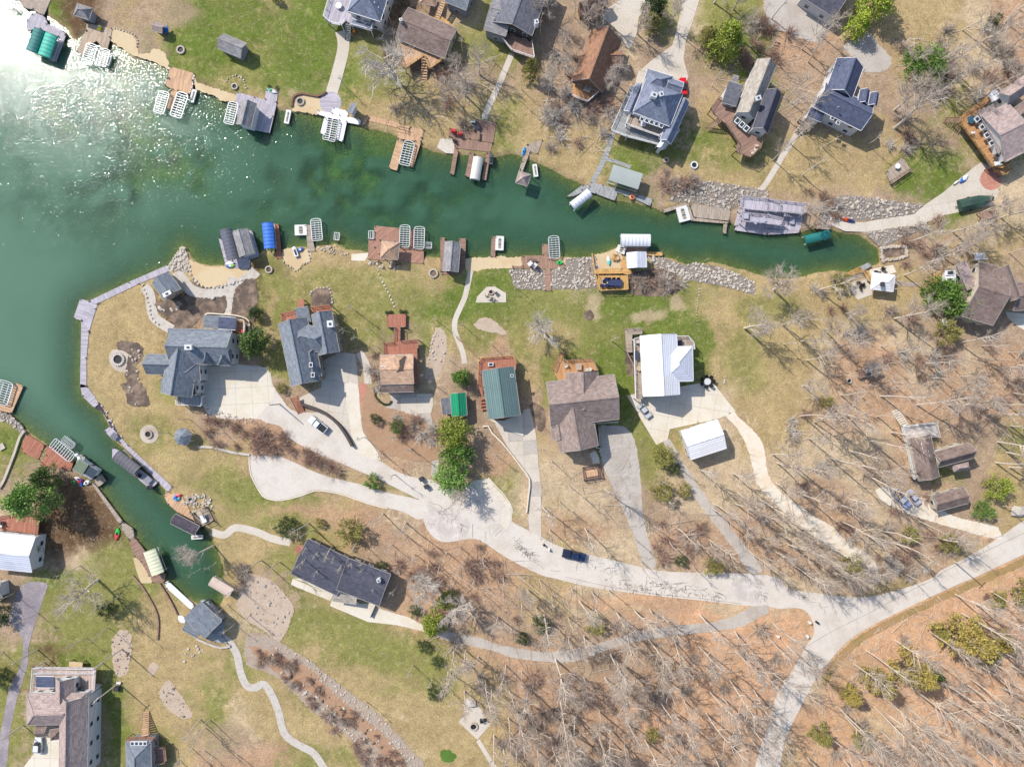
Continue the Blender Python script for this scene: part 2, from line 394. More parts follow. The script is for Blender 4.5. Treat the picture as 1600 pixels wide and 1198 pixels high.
def wing(root,A,B,C,e,h,kind,rm,wm='white',over=.35,win=True,z0=-.2,trim=None,wall=True,cap=None,door=False):
    a=px(*A,e);b=px(*B,e);c=px(*C,e); u=(b-a); L=u.length; u.normalize(); w=(c-b); w-=u*w.dot(u); W=w.length; w.normalize()
    up=Vector((0,0,1)); rm=ROOF[rm] if isinstance(rm,str) else rm; wmm=WALL[wm]; trim=trim or (M_white if rm in(ROOF['bluegrey'],ROOF['steel'],ROOF['white'],ROOF['navy']) else M_trim)
    def q(s,v,z): p=a+u*s+w*v; return (p.x,p.y,z)
    mb=MB(); th=.14; er=e
    def slab(pts,uvs):
        top=pts; bot=[(p[0],p[1],p[2]-th) for p in pts]
        n=(Vector(pts[1])-Vector(pts[0])).cross(Vector(pts[2])-Vector(pts[0]))
        if n.z<0: top=top[::-1];bot=bot[::-1];uvs=uvs[::-1]
        mb.face(top,uvs); mb.face(bot[::-1])
        for i in range(len(top)): j=(i+1)%len(top); mb.face([top[i],bot[i],bot[j],top[j]])
    sl=math.hypot(W/2,h)
    if kind=='gable':
        slab([q(0,0,e),q(L,0,e),q(L,W/2,e+h),q(0,W/2,e+h)],[(0,0),(L,0),(L,sl),(0,sl)])
        slab([q(0,W,e),q(L,W,e),q(L,W/2,e+h),q(0,W/2,e+h)],[(0,0),(L,0),(L,sl),(0,sl)])
    elif kind=='hip':
        k=min(W/2,L/2)
        if L>=W: r0,r1=(k,W/2),(L-k,W/2)
        else: r0,r1=(L/2,k),(L/2,W-k)
        cs=[(0,0),(L,0),(L,W),(0,W)]
        if L>=W:
            fs=[[cs[0],cs[1],r1,r0],[cs[1],cs[2],r1],[cs[2],cs[3],r0,r1],[cs[3],cs[0],r0]]
        else: fs=[[cs[0],cs[1],r0],[cs[1],cs[2],r1,r0],[cs[2],cs[3],r1],[cs[3],cs[0],r0,r1]]
        for f in fs:
            ed=Vector((f[1][0]-f[0][0],f[1][1]-f[0][1])).normalized()
            pts=[];uv=[]
            for s,v in f:
                z=e if (s,v) in cs else e+h
                pts.append(q(s,v,z)); rel=Vector((s-f[0][0],v-f[0][1])); al=rel.dot(ed); pe=(rel-ed*al).length; uv.append((al,pe*1.15))
            slab(pts,uv)
    elif kind=='shed':
        slab([q(0,0,e),q(L,0,e),q(L,W,e+h),q(0,W,e+h)],[(0,0),(L,0),(L,W),(0,W)])
    elif kind=='flat':
        slab([q(0,0,e),q(L,0,e),q(L,W,e),q(0,W,e)],[(0,0),(L,0),(L,W),(0,W)])
    ro=mb.build('roof',rm,root)
    # ridge cap
    if kind in('gable','hip') and h>.3:
        m=MB(); g=lambda s,v,z:Vector(q(s,v,z+.03))
        if kind=='gable': m.bar(g(0,W/2,e+h),g(L,W/2,e+h),.28,.07)
        else:
            z=e+h
            if L>W+.3: m.bar(g(W/2,W/2,z),g(L-W/2,W/2,z),.28,.07)
            if W>L+.3: m.bar(g(L/2,L/2,z),g(L/2,W-L/2,z),.28,.07)
            k=min(L,W)/2
            for s,v,s2,v2 in ((0,0,k,k),(L,0,L-k,k),(0,W,k,W-k),(L,W,L-k,W-k)): m.bar(g(s,v,e),g(s2,v2,z),.22,.06)
        m.build('ridge_cap',cap or rm,ro)
    # eave trim (gutter)
    m=MB(); d=.06
    ed=[((0,-d),(L,-d)),((0,W+d),(L,W+d))] if kind!='hip' else [((0,-d),(L,-d)),((0,W+d),(L,W+d)),((-d,.05),(-d,W-.05)),((L+d,.05),(L+d,W-.05))]
    for (s,v),(s2,v2) in ed:
        z1=e-.05+(h if kind=='shed' and v>0 else 0); m.bar(q(s,v,z1),q(s2,v2,z1),.12,.14)
    if kind=='gable':
        for s in (-d,L+d):
            for v in (0,W): m.bar(q(s,v,e-.04),q(s,W/2,e+h-.04),.1,.16)
    m.build('gutter',trim,ro)
    if not wall: return ro
    o=over; m=MB(); L0,L1,V0,V1=o,L-o,o,W-o
    zt=lambda v:(e-.16+h*(1-abs(v-W/2)/(W/2))) if kind=='gable' else (e-.16+h*v/W if kind=='shed' else e-.12)
    for s,flip in ((L0,1),(L1,0)):
        pts=[q(s,V0,z0),q(s,V1,z0),q(s,V1,zt(V1))]+([q(s,W/2,zt(W/2))] if kind=='gable' else [])+[q(s,V0,zt(V0))]
        m.face(pts if flip else pts[::-1])
    for v in (V0,V1): m.face([q(L0,v,z0),q(L1,v,z0),q(L1,v,zt(v)),q(L0,v,zt(v))])
    m.build('wall',wmm,root)
    if win:
        st=[1.5] if e<4.2 else [1.5,4.2]
        for (s0,v0,s1,v1,n) in ((L0,V0,L1,V0,-w),(L0,V1,L1,V1,w),(L0,V0,L0,V1,-u),(L1,V0,L1,V1,u)):
            ln=abs(s1-s0)+abs(v1-v0)
            if ln<2.6: continue
            mid=a+u*((s0+s1)/2)+w*((v0+v1)/2)
            if mid.dot(n)>0 : continue          # built on the walls open to view
            k=min(4,max(1,int(ln/3.2)))
            for zz in st:
                if zz+.8>e: continue
                for i in range(k):
                    f=(i+.5)/k; p=a+u*(s0+(s1-s0)*f)+w*(v0+(v1-v0)*f)
                    if zz==1.5 and door and i==0:
                        mm=MB(); rz=math.atan2(n.y,n.x); mm.box((p.x+n.x*.03,p.y+n.y*.03,1.05),(.1,1.0,2.1),rz); dd=mm.build('door',WALL['dark'],root)
                        mm=MB(); mm.box((p.x+n.x*.1-n.y*.35,p.y+n.y*.1+n.x*.35,1.0),(.08,.08,.12),rz); mm.build('handle',M_alu,dd); continue
                    window(root,Vector((p.x,p.y,zz)),n,1.3,1.3)
    return ro
def house(label,base,name='house',cat='house'):
    c=px(*base); return thing(name,label,cat,(c.x,c.y,0))
def chimney(root,p,z,w=.9,d=.9,h=1.2,mat=None,name='chimney',rz=.3):
    c=px(*p,z); m=MB(); m.box((c.x,c.y,z-.5+h/2),(w,d,h+1),rz); o=m.build(name,mat or WALL['stone'],root)
    m=MB(); m.box((c.x,c.y,z+h/2+.06+h/2-.5+.5-.5+.5),(w+.15,d+.15,.1),rz); m.box((c.x,c.y,z+h+.2),(w*.35,d*.35,.3),rz,mi=1); m.build('flue',[M_alu,M_dark],o)
    return o
def vent(root,p,z,r=.12):
    c=px(*p,z); m=MB(); m.tube([(c.x,c.y,z-.4),(c.x,c.y,z+.35)],r,6,cap=True); return m.build('vent_pipe',M_alu,root)
def skylight(root,p,z,w=.9,h=1.2,rz=0):
    c=px(*p,z); m=MB(); m.box((c.x,c.y,z+.05),(w,h,.25),rz); o=m.build('skylight',M_white,root); m=MB(); m.box((c.x,c.y,z+.19),(w*.7,h*.7,.04),rz); m.build('pane',M_glass,o)
def dock(label,polys,mat,z=.15,root=None,ang=None,name='dock',group=None):
    b=polys[0][0]; c=px(*b); r=root or thing(name,label,'dock',(c.x,c.y,-.5),group=group)
    for i,p in enumerate(polys): deck(r,p,z+.003*i,mat,ang)
    return r
# boat lift: canonical 3 x 8 m, long axis Y
def make_lift():
    r=local('boat_lift','aluminium boat lift','boat lift','empty boat lifts along the shore')
    m=MB()
    pts=[(-1.5,-3.6),(-1.5,3.3),(-1.1,3.8),(0,4.0),(1.1,3.8),(1.5,3.3),(1.5,-3.6),(1.1,-3.9),(-1.1,-3.9),(-1.5,-3.6)]
    for a,b in zip(pts,pts[1:]): m.bar((*a,.9),(*b,.9),.2,.16)
    m.build('frame',M_alu,r)
    for s in(-1,1):
        for y in(-3.2,3.2):
            m=MB(); m.tube([(s*1.5,y,-3),(s*1.5,y,1.15)],.1,6,cap=True); m.build('post',M_alu,r)
        m=MB(); m.bar((s*.55,-3.3,.52),(s*.55,3.3,.52),.12,.14); m.build('bunk',M_alu,r)
    for i in range(9):
        y=-3.2+i*.8; m=MB(); m.bar((-1.5,y,.86),(1.5,y,.86),.19,.1); m.build('crossbar',M_alu,r)
    return r
LIFT=None
def lift(pts,label):
    global LIFT
    c,L,W,rz=fit(pts,.9)
    if LIFT is None: LIFT=make_lift(); o=LIFT
    else: o=clone(LIFT)
    o['label']=label; o.location=(c.x,c.y,0); o.rotation_euler=(0,0,rz); o.scale=(W/3,L/8,1); return o
def canopy(pts,label,col,ribs=True,curve=.5,z=2.6,name='boat_canopy',ribcol=None,gable=False):
    c,L,W,rz=fit(pts,z); r=thing(name,label,'boat canopy',(c.x,c.y,0),rz,'covered boat lifts')
    m=MB(); n=8; mat=pm('canopy_'+name+label.split()[0]+str(col),alb(*col),rough=.6,var=.1,big=.5)
    prof=[]
    for i in range(n+1):
        x=-W/2+W*i/n; k=2*x/W; zz=z+(curve*(1-abs(k)) if gable else curve*(1-k*k)); prof.append((x,zz))
    for i in range(n):
        (x0,z0),(x1,z1)=prof[i],prof[i+1]
        m.face([(x0,-L/2,z0),(x1,-L/2,z1),(x1,L/2,z1),(x0,L/2,z0)])
        m.face([(x0,-L/2,z0-.08),(x0,L/2,z0-.08),(x1,L/2,z1-.08),(x1,-L/2,z1-.08)])
    for s in(-1,1):
        pp=[(x,s*L/2,zz) for x,zz in prof]; m.face(([(pp[0][0],s*L/2,z-.45)]+pp+[(pp[-1][0],s*L/2,z-.45)])[::-s])
        m.face([(s*W/2,-L/2,z-.45),(s*W/2,L/2,z-.45),(s*W/2,L/2,z),(s*W/2,-L/2,z)][::s])
    cv=m.build('cover',mat,r)
    if ribs:
        rm=pm('canopy_rib'+str(col),alb(*(ribcol or [max(0,int(v*.72)) for v in col])),rough=.6,var=.05)
        k=max(4,int(L/.85))
        for j in range(k+1):
            y=-L/2+L*j/k; m=MB()
            for i in range(n):
                (x0,z0),(x1,z1)=prof[i],prof[i+1]; m.bar((x0,y,z0+.02),(x1,y,z1+.02),.14,.1)
            m.build('rib',rm,cv)
    for s in(-1,1):
        for y in(-L/2+.4,L/2-.4):
            m=MB(); m.tube([(s*(W/2-.1),y,-2.5),(s*(W/2-.1),y,z-.05)],.07,6); m.build('post',M_alu,r)
        m=MB(); m.bar((s*(W/2-.15),-L/2,.6),(s*(W/2-.15),L/2,.6),.15,.15); m.build('frame',M_alu,r)
    return r
def outline(L,W,nose=.25,tail=.1,n=5):
    p=[]
    for x,y,k in((1,1,nose),(-1,1,nose),(-1,-1,tail),(1,-1,tail)):
        pass
    def corner(sx,sy,k):
        r=min(W/2,L*k); cx,cy=sx*(W/2-r*.6),sy*(L/2-r)
        out=[]
        for i in range(n+1):
            a=math.pi/2*i/n
            out.append((cx+sx*r*.6*math.cos(a),cy+sy*r*math.sin(a)))
        return out
    p+=corner(1,1,nose)+corner(-1,1,nose)[::-1]+corner(-1,-1,tail)+corner(1,-1,tail)[::-1]
    return p
def wheels(r,L,W,rad=.38):
    for s in(-1,1):
        for y in(L*.31,-L*.31):
            m=MB(); m.tube([(s*(W/2-.26),y,rad),(s*(W/2+.02),y,rad)],rad,12,cap=True); w=m.build('wheel',M_black,r)
            m=MB(); m.tube([(s*(W/2-.1),y,rad),(s*(W/2+.035),y,rad)],rad*.55,10,cap=True); m.build('rim',M_alu,w)
def place(r,p,rz,z=0): c=px(*p,z); r.location=(c.x,c.y,z); r.rotation_euler=(0,0,rz); return r
def ang_px(a,b): return math.atan2(-(b[1]-a[1]),b[0]-a[0])-math.pi/2   # +Y points from a to b
def pickup(a,b,label,col,cover=None,bedcol=(52,50,52),roof=None):
    """a = tail, b = nose, photo points"""
    r=thing('pickup_truck',label,'pickup truck',(0,0,0),.0001); L=max(5.3,(px(*a)-px(*b)).length); W=2.1
    mat=pm('paint'+str(col),alb(*col),rough=.3,var=.05,spec=.5)
    m=MB(); m.prism(outline(L,W,.07,.03),.45,1.0,top=.97); m.build('body',mat,r)
    m=MB(); hl=L*.27; m.prism([(x,y+L/2-hl/2-.08) for x,y in outline(hl,W*.92,.1,.05)],1.0,1.16,top=.93); m.build('hood',mat,r)
    cl=L*.33; cy=L*.055
    m=MB(); m.prism([(x,y+cy) for x,y in outline(cl,W*.9,.12,.06)],1.0,1.62,top=.86); m.build('windshield',M_glass,r)
    m=MB(); m.prism([(x,y+cy-.05) for x,y in outline(cl*.68,W*.74,.1,.1)],1.6,1.72,top=.96); m.build('cab_roof',mat if roof is None else pm('paint'+str(roof),alb(*roof),rough=.3,var=.05),r)
    bl=L*.34; by=-L/2+bl/2+.08
    m=MB()
    for s in(-1,1): m.box((s*(W/2-.1),by,1.12),(.14,bl,.3))
    m.box((0,-L/2+.1,1.1),(W-.1,.1,.28)); m.box((0,by+bl/2,1.12),(W-.1,.08,.3)); m.build('bed_wall',mat,r)
    m=MB(); m.box((0,by,1.03 if cover is None else 1.2),(W-.34,bl-.1,.06)); m.build('bed_floor' if cover is None else 'bed_cover',pm('bed'+str(cover or bedcol),alb(*(cover or bedcol)),var=.1),r)
    for s in(-1,1):
        m=MB(); m.box((s*(W/2+.12),L*.17,1.15),(.22,.14,.16)); m.build('mirror',M_black,r)
        m=MB(); m.box((s*(W*.36),L/2-.06,.85),(.36,.12,.16)); m.build('headlight',M_alu,r)
        m=MB(); m.box((s*(W*.42),-L/2+.02,.9),(.16,.08,.26)); m.build('tail_light',pm('tail_red',alb(170,30,30),rough=.3),r)
    m=MB(); m.box((0,L/2+.02,.55),(W*.92,.16,.2)); m.box((0,-L/2-.02,.55),(W*.9,.16,.18)); m.build('bumper',M_alu,r)
    wheels(r,L,W,.42); c=px(*a).lerp(px(*b),.5); r.location=(c.x,c.y,.11); r.rotation_euler=(0,0,ang_px(a,b)); return r
def car(a,b,label,col,suv=False,top=None,name='parked_car',cat='car'):
    r=thing(name,label,cat,(0,0,0),.0001); L=max(4.4,(px(*a)-px(*b)).length); W=1.85
    mat=pm('paint'+str(col),alb(*col),rough=.3,var=.05,spec=.5)
    m=MB(); m.prism(outline(L,W,.12,.08),.3,.92,top=.95); m.build('body',mat,r)
    cl=L*(.62 if suv else .48); cy=-L*.08 if suv else -L*.03
    m=MB(); m.prism([(x,y+cy) for x,y in outline(cl,W*.88,.16,.12)],.92,1.45 if not suv else 1.7,top=.76); m.build('windshield',M_glass,r)
    m=MB(); m.prism([(x,y+cy-.05) for x,y in outline(cl*.6,W*.7,.12,.1)],1.43 if not suv else 1.68,1.5 if not suv else 1.76,top=.95); m.build('roof',mat if top is None else top,r)
    for s in(-1,1):
        m=MB(); m.box((s*W*.36,L/2-.1,.7),(.34,.16,.14)); m.build('headlight',M_alu,r)
        m=MB(); m.box((s*(W/2+.06),L*.14,.98),(.18,.12,.12)); m.build('mirror',mat,r)
    wheels(r,L,W,.34); c=px(*a).lerp(px(*b),.5); r.location=(c.x,c.y,.11); r.rotation_euler=(0,0,ang_px(a,b)); return r
def kayak(a,b,label,col,col2=None,w=.8,z=.2,name='kayak',cat='kayak'):
    A=px(*a);B=px(*b);L=(A-B).length; r=thing(name,label,cat,(0,0,0),.0001); m=MB(); n=12; prev=None
    for i in range(n+1):
        f=i/n; y=-L/2+L*f; ww=w/2*(1-abs(2*f-1)**2.4)+.02; ring=[(-ww,y,.22),(-ww*.6,y,.02),(ww*.6,y,.02),(ww,y,.22),(ww*.4,y,.34),(-ww*.4,y,.34)]
        if prev:
            for k in range(6): m.face([prev[k],prev[(k+1)%6],ring[(k+1)%6],ring[k]],mi=1 if (col2 and f>.5) else 0)
        prev=ring
    mats=[pm('plastic'+str(c),alb(*c),rough=.4,var=.04) for c in ([col,col2] if col2 else [col])]
    m.build('hull',mats,r)
    m=MB(); m.prism([(x,y-.1) for x,y in outline(L*.22,w*.5,.3,.3)],.3,.37); m.build('cockpit',M_black if name=='kayak' else M_white,r)
    c=(A+B)/2; r.location=(c.x,c.y,z); r.rotation_euler=(0,0,ang_px(a,b)); return r
def jetski(a,b,label,col=(235,235,238),z=.25,dockcol=(235,232,225),w=None,lift=True):
    A=px(*a);B=px(*b);L=(A-B).length
    r=thing('floating_dock',label,'floating dock',(0,0,0),.0001,'small white floats and jet ski docks')
    W=w or L*.36; m=MB(); m.prism(outline(L,W,.08,.05),-.1,.3,top=.97); m.build('hull',pm('plastic'+str(dockcol),alb(*dockcol),rough=.5,var=.05),r)
    m=MB(); m.prism([(x,y) for x,y in outline(L*.7,W*.3,.4,.2)],.3,.38); m.build('channel',pm('channel_grey',alb(170,168,160)),r)
    for i in range(4):
        m=MB(); m.box((0,-L*.25+i*L*.16,.42),(W*.26,L*.05,.1)); m.build('roller',M_dark if i%2 else pm('roller_tan',alb(196,170,120)),r)
    c=(A+B)/2; r.location=(c.x,c.y,z-.25); r.rotation_euler=(0,0,ang_px(a,b)); return r
def watercraft(a,b,label,col,z=.3):
    A=px(*a);B=px(*b);L=max(2.8,(A-B).length); W=1.1; r=thing('jet_ski',label,'jet ski',(0,0,0),.0001)
    mat=pm('plastic'+str(col),alb(*col),rough=.3,var=.04)
    m=MB(); m.prism(outline(L,W,.35,.08),0,.45,top=.93); m.build('hull',mat,r)
    m=MB(); m.box((0,-L*.12,.62),(.36,L*.4,.3),taper=.8); m.build('seat',M_black,r)
    m=MB(); m.bar((-.4,L*.12,.9),(.4,L*.12,.9),.08,.08); m.bar((0,L*.12,.5),(0,L*.12,.9),.1,.1); m.build('handlebar',M_dark,r)
    m=MB(); m.prism([(x,y+L*.24) for x,y in outline(L*.34,W*.55,.5,.1)],.45,.68,top=.7); m.build('cowling',mat,r)
    c=(A+B)/2; r.location=(c.x,c.y,z); r.rotation_euler=(0,0,ang_px(a,b)); return r
def chair(p,label,col,z=.1,rz=0,group=None,s=1.0):
    m=MB(); m.box((0,0,.42),(.75,.7,.08)); m.box((0,-.36,.85),(.75,.1,.9)); 
    for sx in(-1,1):
        m.box((sx*.4,0,.62),(.12,.75,.06))
        for sy in(-1,1): m.box((sx*.34,sy*.3,.2),(.08,.08,.42))
    o=bpy.data.objects.new('garden_chair',m.mesh('garden_chair',pm('chair'+str(col),alb(*col),rough=.5,var=.05))); COL.objects.link(o)
    place(o,p,rz,z); o.scale=(s,s,s); return tag(o,label,'chair',group)
def table(p,label,col,z=.1,rz=0,l=1.6,w=1.0,rnd=False,name='table',cat='table'):
    r=thing(name,label,cat,(0,0,0),.0001); mat=pm('table'+str(col),alb(*col),rough=.5,var=.06); m=MB()
    if rnd: m.prism([(w/2*math.cos(i*math.pi/8),w/2*math.sin(i*math.pi/8)) for i in range(16)],.7,.76)
    else: m.box((0,0,.73),(w,l,.06))
    m.build('table_top',mat,r)
    for sx in(-1,1):
        for sy in(-1,1):
            m=MB(); m.box((sx*w*.33,sy*(w if rnd else l)*.33,.35),(.08,.08,.7)); m.build('leg',mat,r)
    place(r,p,rz,z); return r
def firepit(p,label,rad=.8,z=.05,mat=None,n=12,inner=True):
    c=px(*p); r=thing('fire_pit',label,'fire pit',(c.x,c.y,z),0)
    for i in range(n):
        a=i*2*math.pi/n; m=MB(); m.box((c.x+rad*math.cos(a),c.y+rad*math.sin(a),z+.2),(rad*.42,2*math.pi*rad/n*.88,.4),a); m.build('block',mat or M_stone,r)
    m=MB(); m.prism([(c.x+rad*.75*math.cos(i*math.pi/6),c.y+rad*.75*math.sin(i*math.pi/6)) for i in range(12)],z-.02,z+.12); m.build('ash_bed',M_black if inner else M_mulch,r); return r
def disc(p,r): return [(p[0]+r*math.cos(i*math.pi/10),p[1]+r*math.sin(i*math.pi/10)) for i in range(20)]
# ------------------------------------------------------------------ plants
def grow(mbT,mbC,p,d,L,rad,lev,cfg):
    n=(5,4,3,2,1)[lev]; pts=[p]; rr=[rad]; q=Vector(p); dd=Vector(d)
    for i in range(n):
        dd=(dd+Vector((random.gauss(0,1),random.gauss(0,1),random.gauss(0,.6)))*(.05,.13,.2,.25,.2)[lev]+Vector((0,0,cfg.get('up',.06)))*(lev>0)).normalized()
        q=q+dd*(L/n); pts.append(q.copy()); rr.append(rad*(1-(i+1)/n*(.72 if lev<2 else .8)))
    (mbT if lev<2 else mbC).tube(pts,rr,(7,5,3,3,3)[lev])
    if lev>=cfg['lev']: return
    k=cfg['kids'][lev]; k=int(k*random.uniform(.8,1.2)+.5)
    for i in range(k):
        f=random.uniform(cfg['start'] if lev==0 else .18,1.0); f=max(f,0)
        x=f*n; j=min(int(x),n-1); pt=pts[j].lerp(pts[j+1],x-j); r0=rr[j]+(rr[j+1]-rr[j])*(x-j)
        ax=(pts[j+1]-pts[j]).normalized(); u=ax.orthogonal().normalized(); v=ax.cross(u); a=random.random()*6.283
        spread=R(random.uniform(*cfg['ang'][lev])); nd=(ax*math.cos(spread)+(u*math.cos(a)+v*math.sin(a))*math.sin(spread)).normalized()
        ll=L*cfg['len'][lev]*random.uniform(.65,1.15)*(1-.45*f if lev==0 else 1-.3*f)
        grow(mbT,mbC,pt,nd,ll,min(r0*.8,cfg['rad'][lev+1]*random.uniform(.75,1.2)),lev+1,cfg)
def tree_variant(seed,h,cfg,label='bare tree',twig=None,name='bare_tree'):
    random.seed(seed); T=MB();C=MB(); grow(T,C,Vector((0,0,-.2)),Vector((random.gauss(0,.04),random.gauss(0,.04),1)).normalized(),h*.92,cfg['rad'][0],0,cfg)
    return (T.mesh('trunk',M_bark,smooth=True),C.mesh('crown',twig or M_twig))
YARD=dict(lev=4,kids=[15,9,8,4],start=.28,ang=[(28,62),(25,60),(25,65),(20,60)],len=[.52,.55,.55,.5],rad=[.27,.125,.058,.032,.022],up=.09)
FOREST=dict(lev=4,kids=[13,8,5,4],start=.40,ang=[(20,55),(20,55),(25,60),(20,60)],len=[.42,.48,.5,.5],rad=[.25,.11,.05,.03,.022],up=.08)
DENSE=dict(lev=4,kids=[26,10,8,5],start=.2,ang=[(30,75),(20,50),(20,50),(15,50)],len=[.62,.5,.5,.5],rad=[.26,.11,.05,.032,.022],up=.10)
POLEY=dict(lev=3,kids=[7,5,5],start=.55,ang=[(18,45),(20,50),(25,60)],len=[.28,.5,.5],rad=[.24,.09,.045,.026],up=.08)
VAR={'y':[tree_variant(10+i,14,YARD) for i in range(4)],'f':[tree_variant(30+i,21,FOREST) for i in range(5)],
     'd':[tree_variant(50+i,11,DENSE,twig=M_twigs) for i in range(3)],'p':[tree_variant(70+i,19,POLEY) for i in range(3)]}
VH={'y':14,'f':21,'d':11,'p':19}
def shrub_variant(seed,twig):
    random.seed(seed); C=MB()
    for i in range(46):
        a=random.random()*6.283; e=R(random.uniform(18,85)); d=Vector((math.cos(a)*math.cos(e),math.sin(a)*math.cos(e),math.sin(e)))
        L=random.uniform(1.1,2.1); p=Vector((random.gauss(0,.15),random.gauss(0,.15),0)); q=p+d*L; C.tube([p,p+d*L*.5,q],[.035,.028,.012],3)
        for k in range(7):
            s=p+d*L*random.uniform(.3,1); e2=(d+Vector((random.gauss(0,.6),random.gauss(0,.6),random.gauss(.2,.4)))).normalized()
            C.tube([s,s+e2*random.uniform(.3,.8)],[.02,.008],3)
    return C.mesh('bare_shrub',twig)
SHR=[shrub_variant(100+i,(M_twig,M_twigr,M_twigs)[i%3]) for i in range(6)]
TREES=[]     # (object, x, y, kindword)
_ti=[0]
def bare(bx,by,h,kind='f',sp=1.0,z=0):
    _ti[0]+=1; i=_ti[0]; vs=VAR[kind]; tm,cm=vs[i%len(vs)]; c=px(bx,by)
    r=bpy.data.objects.new('bare_tree',None); COL.objects.link(r); s=h/VH[kind]
    r.location=(c.x,c.y,z); r.rotation_euler=(random.gauss(0,.03),random.gauss(0,.03),random.random()*6.283); r.scale=(s*sp,s*sp,s)
    for nm,me in(('trunk',tm),('crown',cm)):
        o=bpy.data.objects.new(nm,me); COL.objects.link(o); o.parent=r
    r['category']='tree'; r['group']='leafless trees'; TREES.append((r,bx,by,{'y':'spreading bare tree','f':'tall bare tree','d':'dense silvery bare tree','p':'thin bare-trunked tree'}[kind])); return r
def shrub(bx,by,s=1.0,k=None,z=0.03):
    o=bpy.data.objects.new('bare_shrub',SHR[(int(bx*7+by)%6) if k is None else k]); COL.objects.link(o); c=px(bx,by)
    o.location=(c.x,c.y,z); o.rotation_euler=(0,0,random.random()*6.283); o.scale=(s*random.uniform(.9,1.2),s*random.uniform(.9,1.2),s*.8)
    o['category']='shrub'; o['group']='bare shrubs'; TREES.append((o,bx,by,('greyish bare shrub','russet bare shrub','silvery bare shrub')[((int(bx*7+by)%6) if k is None else k)%3])); return o
def leafy(seed,form):
    """crown of many small leaf clumps through a volume, unit radius ~1, height ~ by form"""
    random.seed(seed); C=MB(); T=MB()
    hh={'pine':2.3,'round':1.5,'cedar':2.4,'bush':1.2}[form]
    T.tube([(0,0,-.1),(0.02,.02,hh*.5),(0,0,hh*.93)],[.07,.05,.015],7)
    ncl={'pine':105,'round':85,'cedar':105,'bush':48}[form]
    for i in range(ncl):
        f=random.random()**.9; z=hh*(.12+.86*f) if form!='bush' else hh*f*.9
        if form=='cedar': rad=(1-f)**.75*.85+.06
        elif form=='pine': rad=(math.sin(math.pi*min(1,(.25+.75*f)))**.6)*.95*(1-.35*f)
        else: rad=math.sqrt(max(.02,1-(2*f-1)**2*.95))
        a=random.random()*6.283; rr=rad*(random.uniform(.2,1)**.45)*random.uniform(.75,1.25); cx,cy=rr*math.cos(a),rr*math.sin(a)
        if form in('pine','cedar') and random.random()<.6: T.tube([(0,0,z-.1),(cx*.9,cy*.9,z)],[.018,.006],3)
        cs=random.uniform(.12,.24)*(1.0 if form!='cedar' else .8)
        out=Vector((cx,cy,.35)).normalized() if rr>.05 else Vector((0,0,1))
        for k in range(36):
            o=Vector((random.gauss(0,cs*.62),random.gauss(0,cs*.62),random.gauss(0,cs*.4)))
            p=Vector((cx,cy,z))+o; d=(out+Vector((random.gauss(0,.6),random.gauss(0,.6),random.gauss(0,.5)))).normalized()
            u=d.cross(Vector((random.gauss(0,1),random.gauss(0,1),random.gauss(0,1)))).normalized(); l=random.uniform(.05,.10);w=random.uniform(.018,.035)
            b=len(C.v); q=[p-d*l-u*w*.3,p+u*w,p+d*l,p-u*w]; C.v+=[tuple(x) for x in q]; C.f.append((b,b+1,b+2,b+3)); C.uv+=[(0,0)]*4; C.mi.append(0)
    return T,C
LEAFV={f:[leafy(200+i*7+len(f),f) for i in range(2)] for f in('pine','round','cedar','bush')}
LM={}
def evergreen(bx,by,r,label,col='mid',form='pine',hs=1.0,name=None,z=0):
    """bx,by base; r crown radius in photo px"""
    _ti[0]+=1; v=_ti[0]%2; key=(form,v,col)
    if key not in LM:
        T,C=LEAFV[form][v]; LM[key]=(T.mesh('trunk',M_barkd,smooth=True),C.mesh('crown',M_lf[col]))
    s=r/6.1; c=px(bx,by); nm=name or {'pine':'pine_tree','round':'evergreen_tree','cedar':'cedar_tree','bush':'evergreen_shrub'}[form]
    root=thing(nm,label,'tree' if form!='bush' else 'shrub',(c.x,c.y,z),random.random()*6,'evergreens'); root.scale=(s,s,s*hs)
    for n2,me in(('trunk',LM[key][0]),('crown',LM[key][1])):
        o=bpy.data.objects.new(n2,me); COL.objects.link(o); o.parent=root
    return root
# ================================================================== SETTING
WATER=P("60,-260 60,0 75,25 105,45 112,62 130,50 172,50 174,66 190,75 208,92 220,92 232,88 258,106 266,114 305,128 330,135 345,153 378,152 400,160 436,170 455,174 500,180 563,195 620,212 645,222 662,230 700,241 772,245 800,238 815,243 845,255 880,272 912,290 935,308 975,315 1010,320 1035,330 1060,322 1140,345 1150,352 1255,362 1262,358 1290,356 1345,366 1375,388 1378,412 1358,416 1330,424 1300,423 1280,426 1240,436 1200,432 1160,420 1130,411 1110,408 1090,414 1070,413 1050,405 1010,401 975,396 960,390 940,396 925,402 880,402 850,404 815,402 770,403 740,408 728,408 700,402 680,402 662,400 600,398 575,395 550,391 540,387 525,381 500,384 480,386 465,386 450,391 435,396 410,392 400,404 345,414 330,415 310,410 299,403 294,392 285,385 278,391 272,402 262,416 255,420 140,470 128,480 127,500 125,598 130,620 147,637 155,641 163,652 171,668 180,690 255,765 262,775 290,800 305,810 325,830 335,850 345,880 350,925 345,950 325,945 300,942 280,925 258,908 245,885 225,862 205,828 190,815 150,757 120,740 95,715 70,695 40,672 20,655 0,640 -120,600 -420,560 -420,-260")
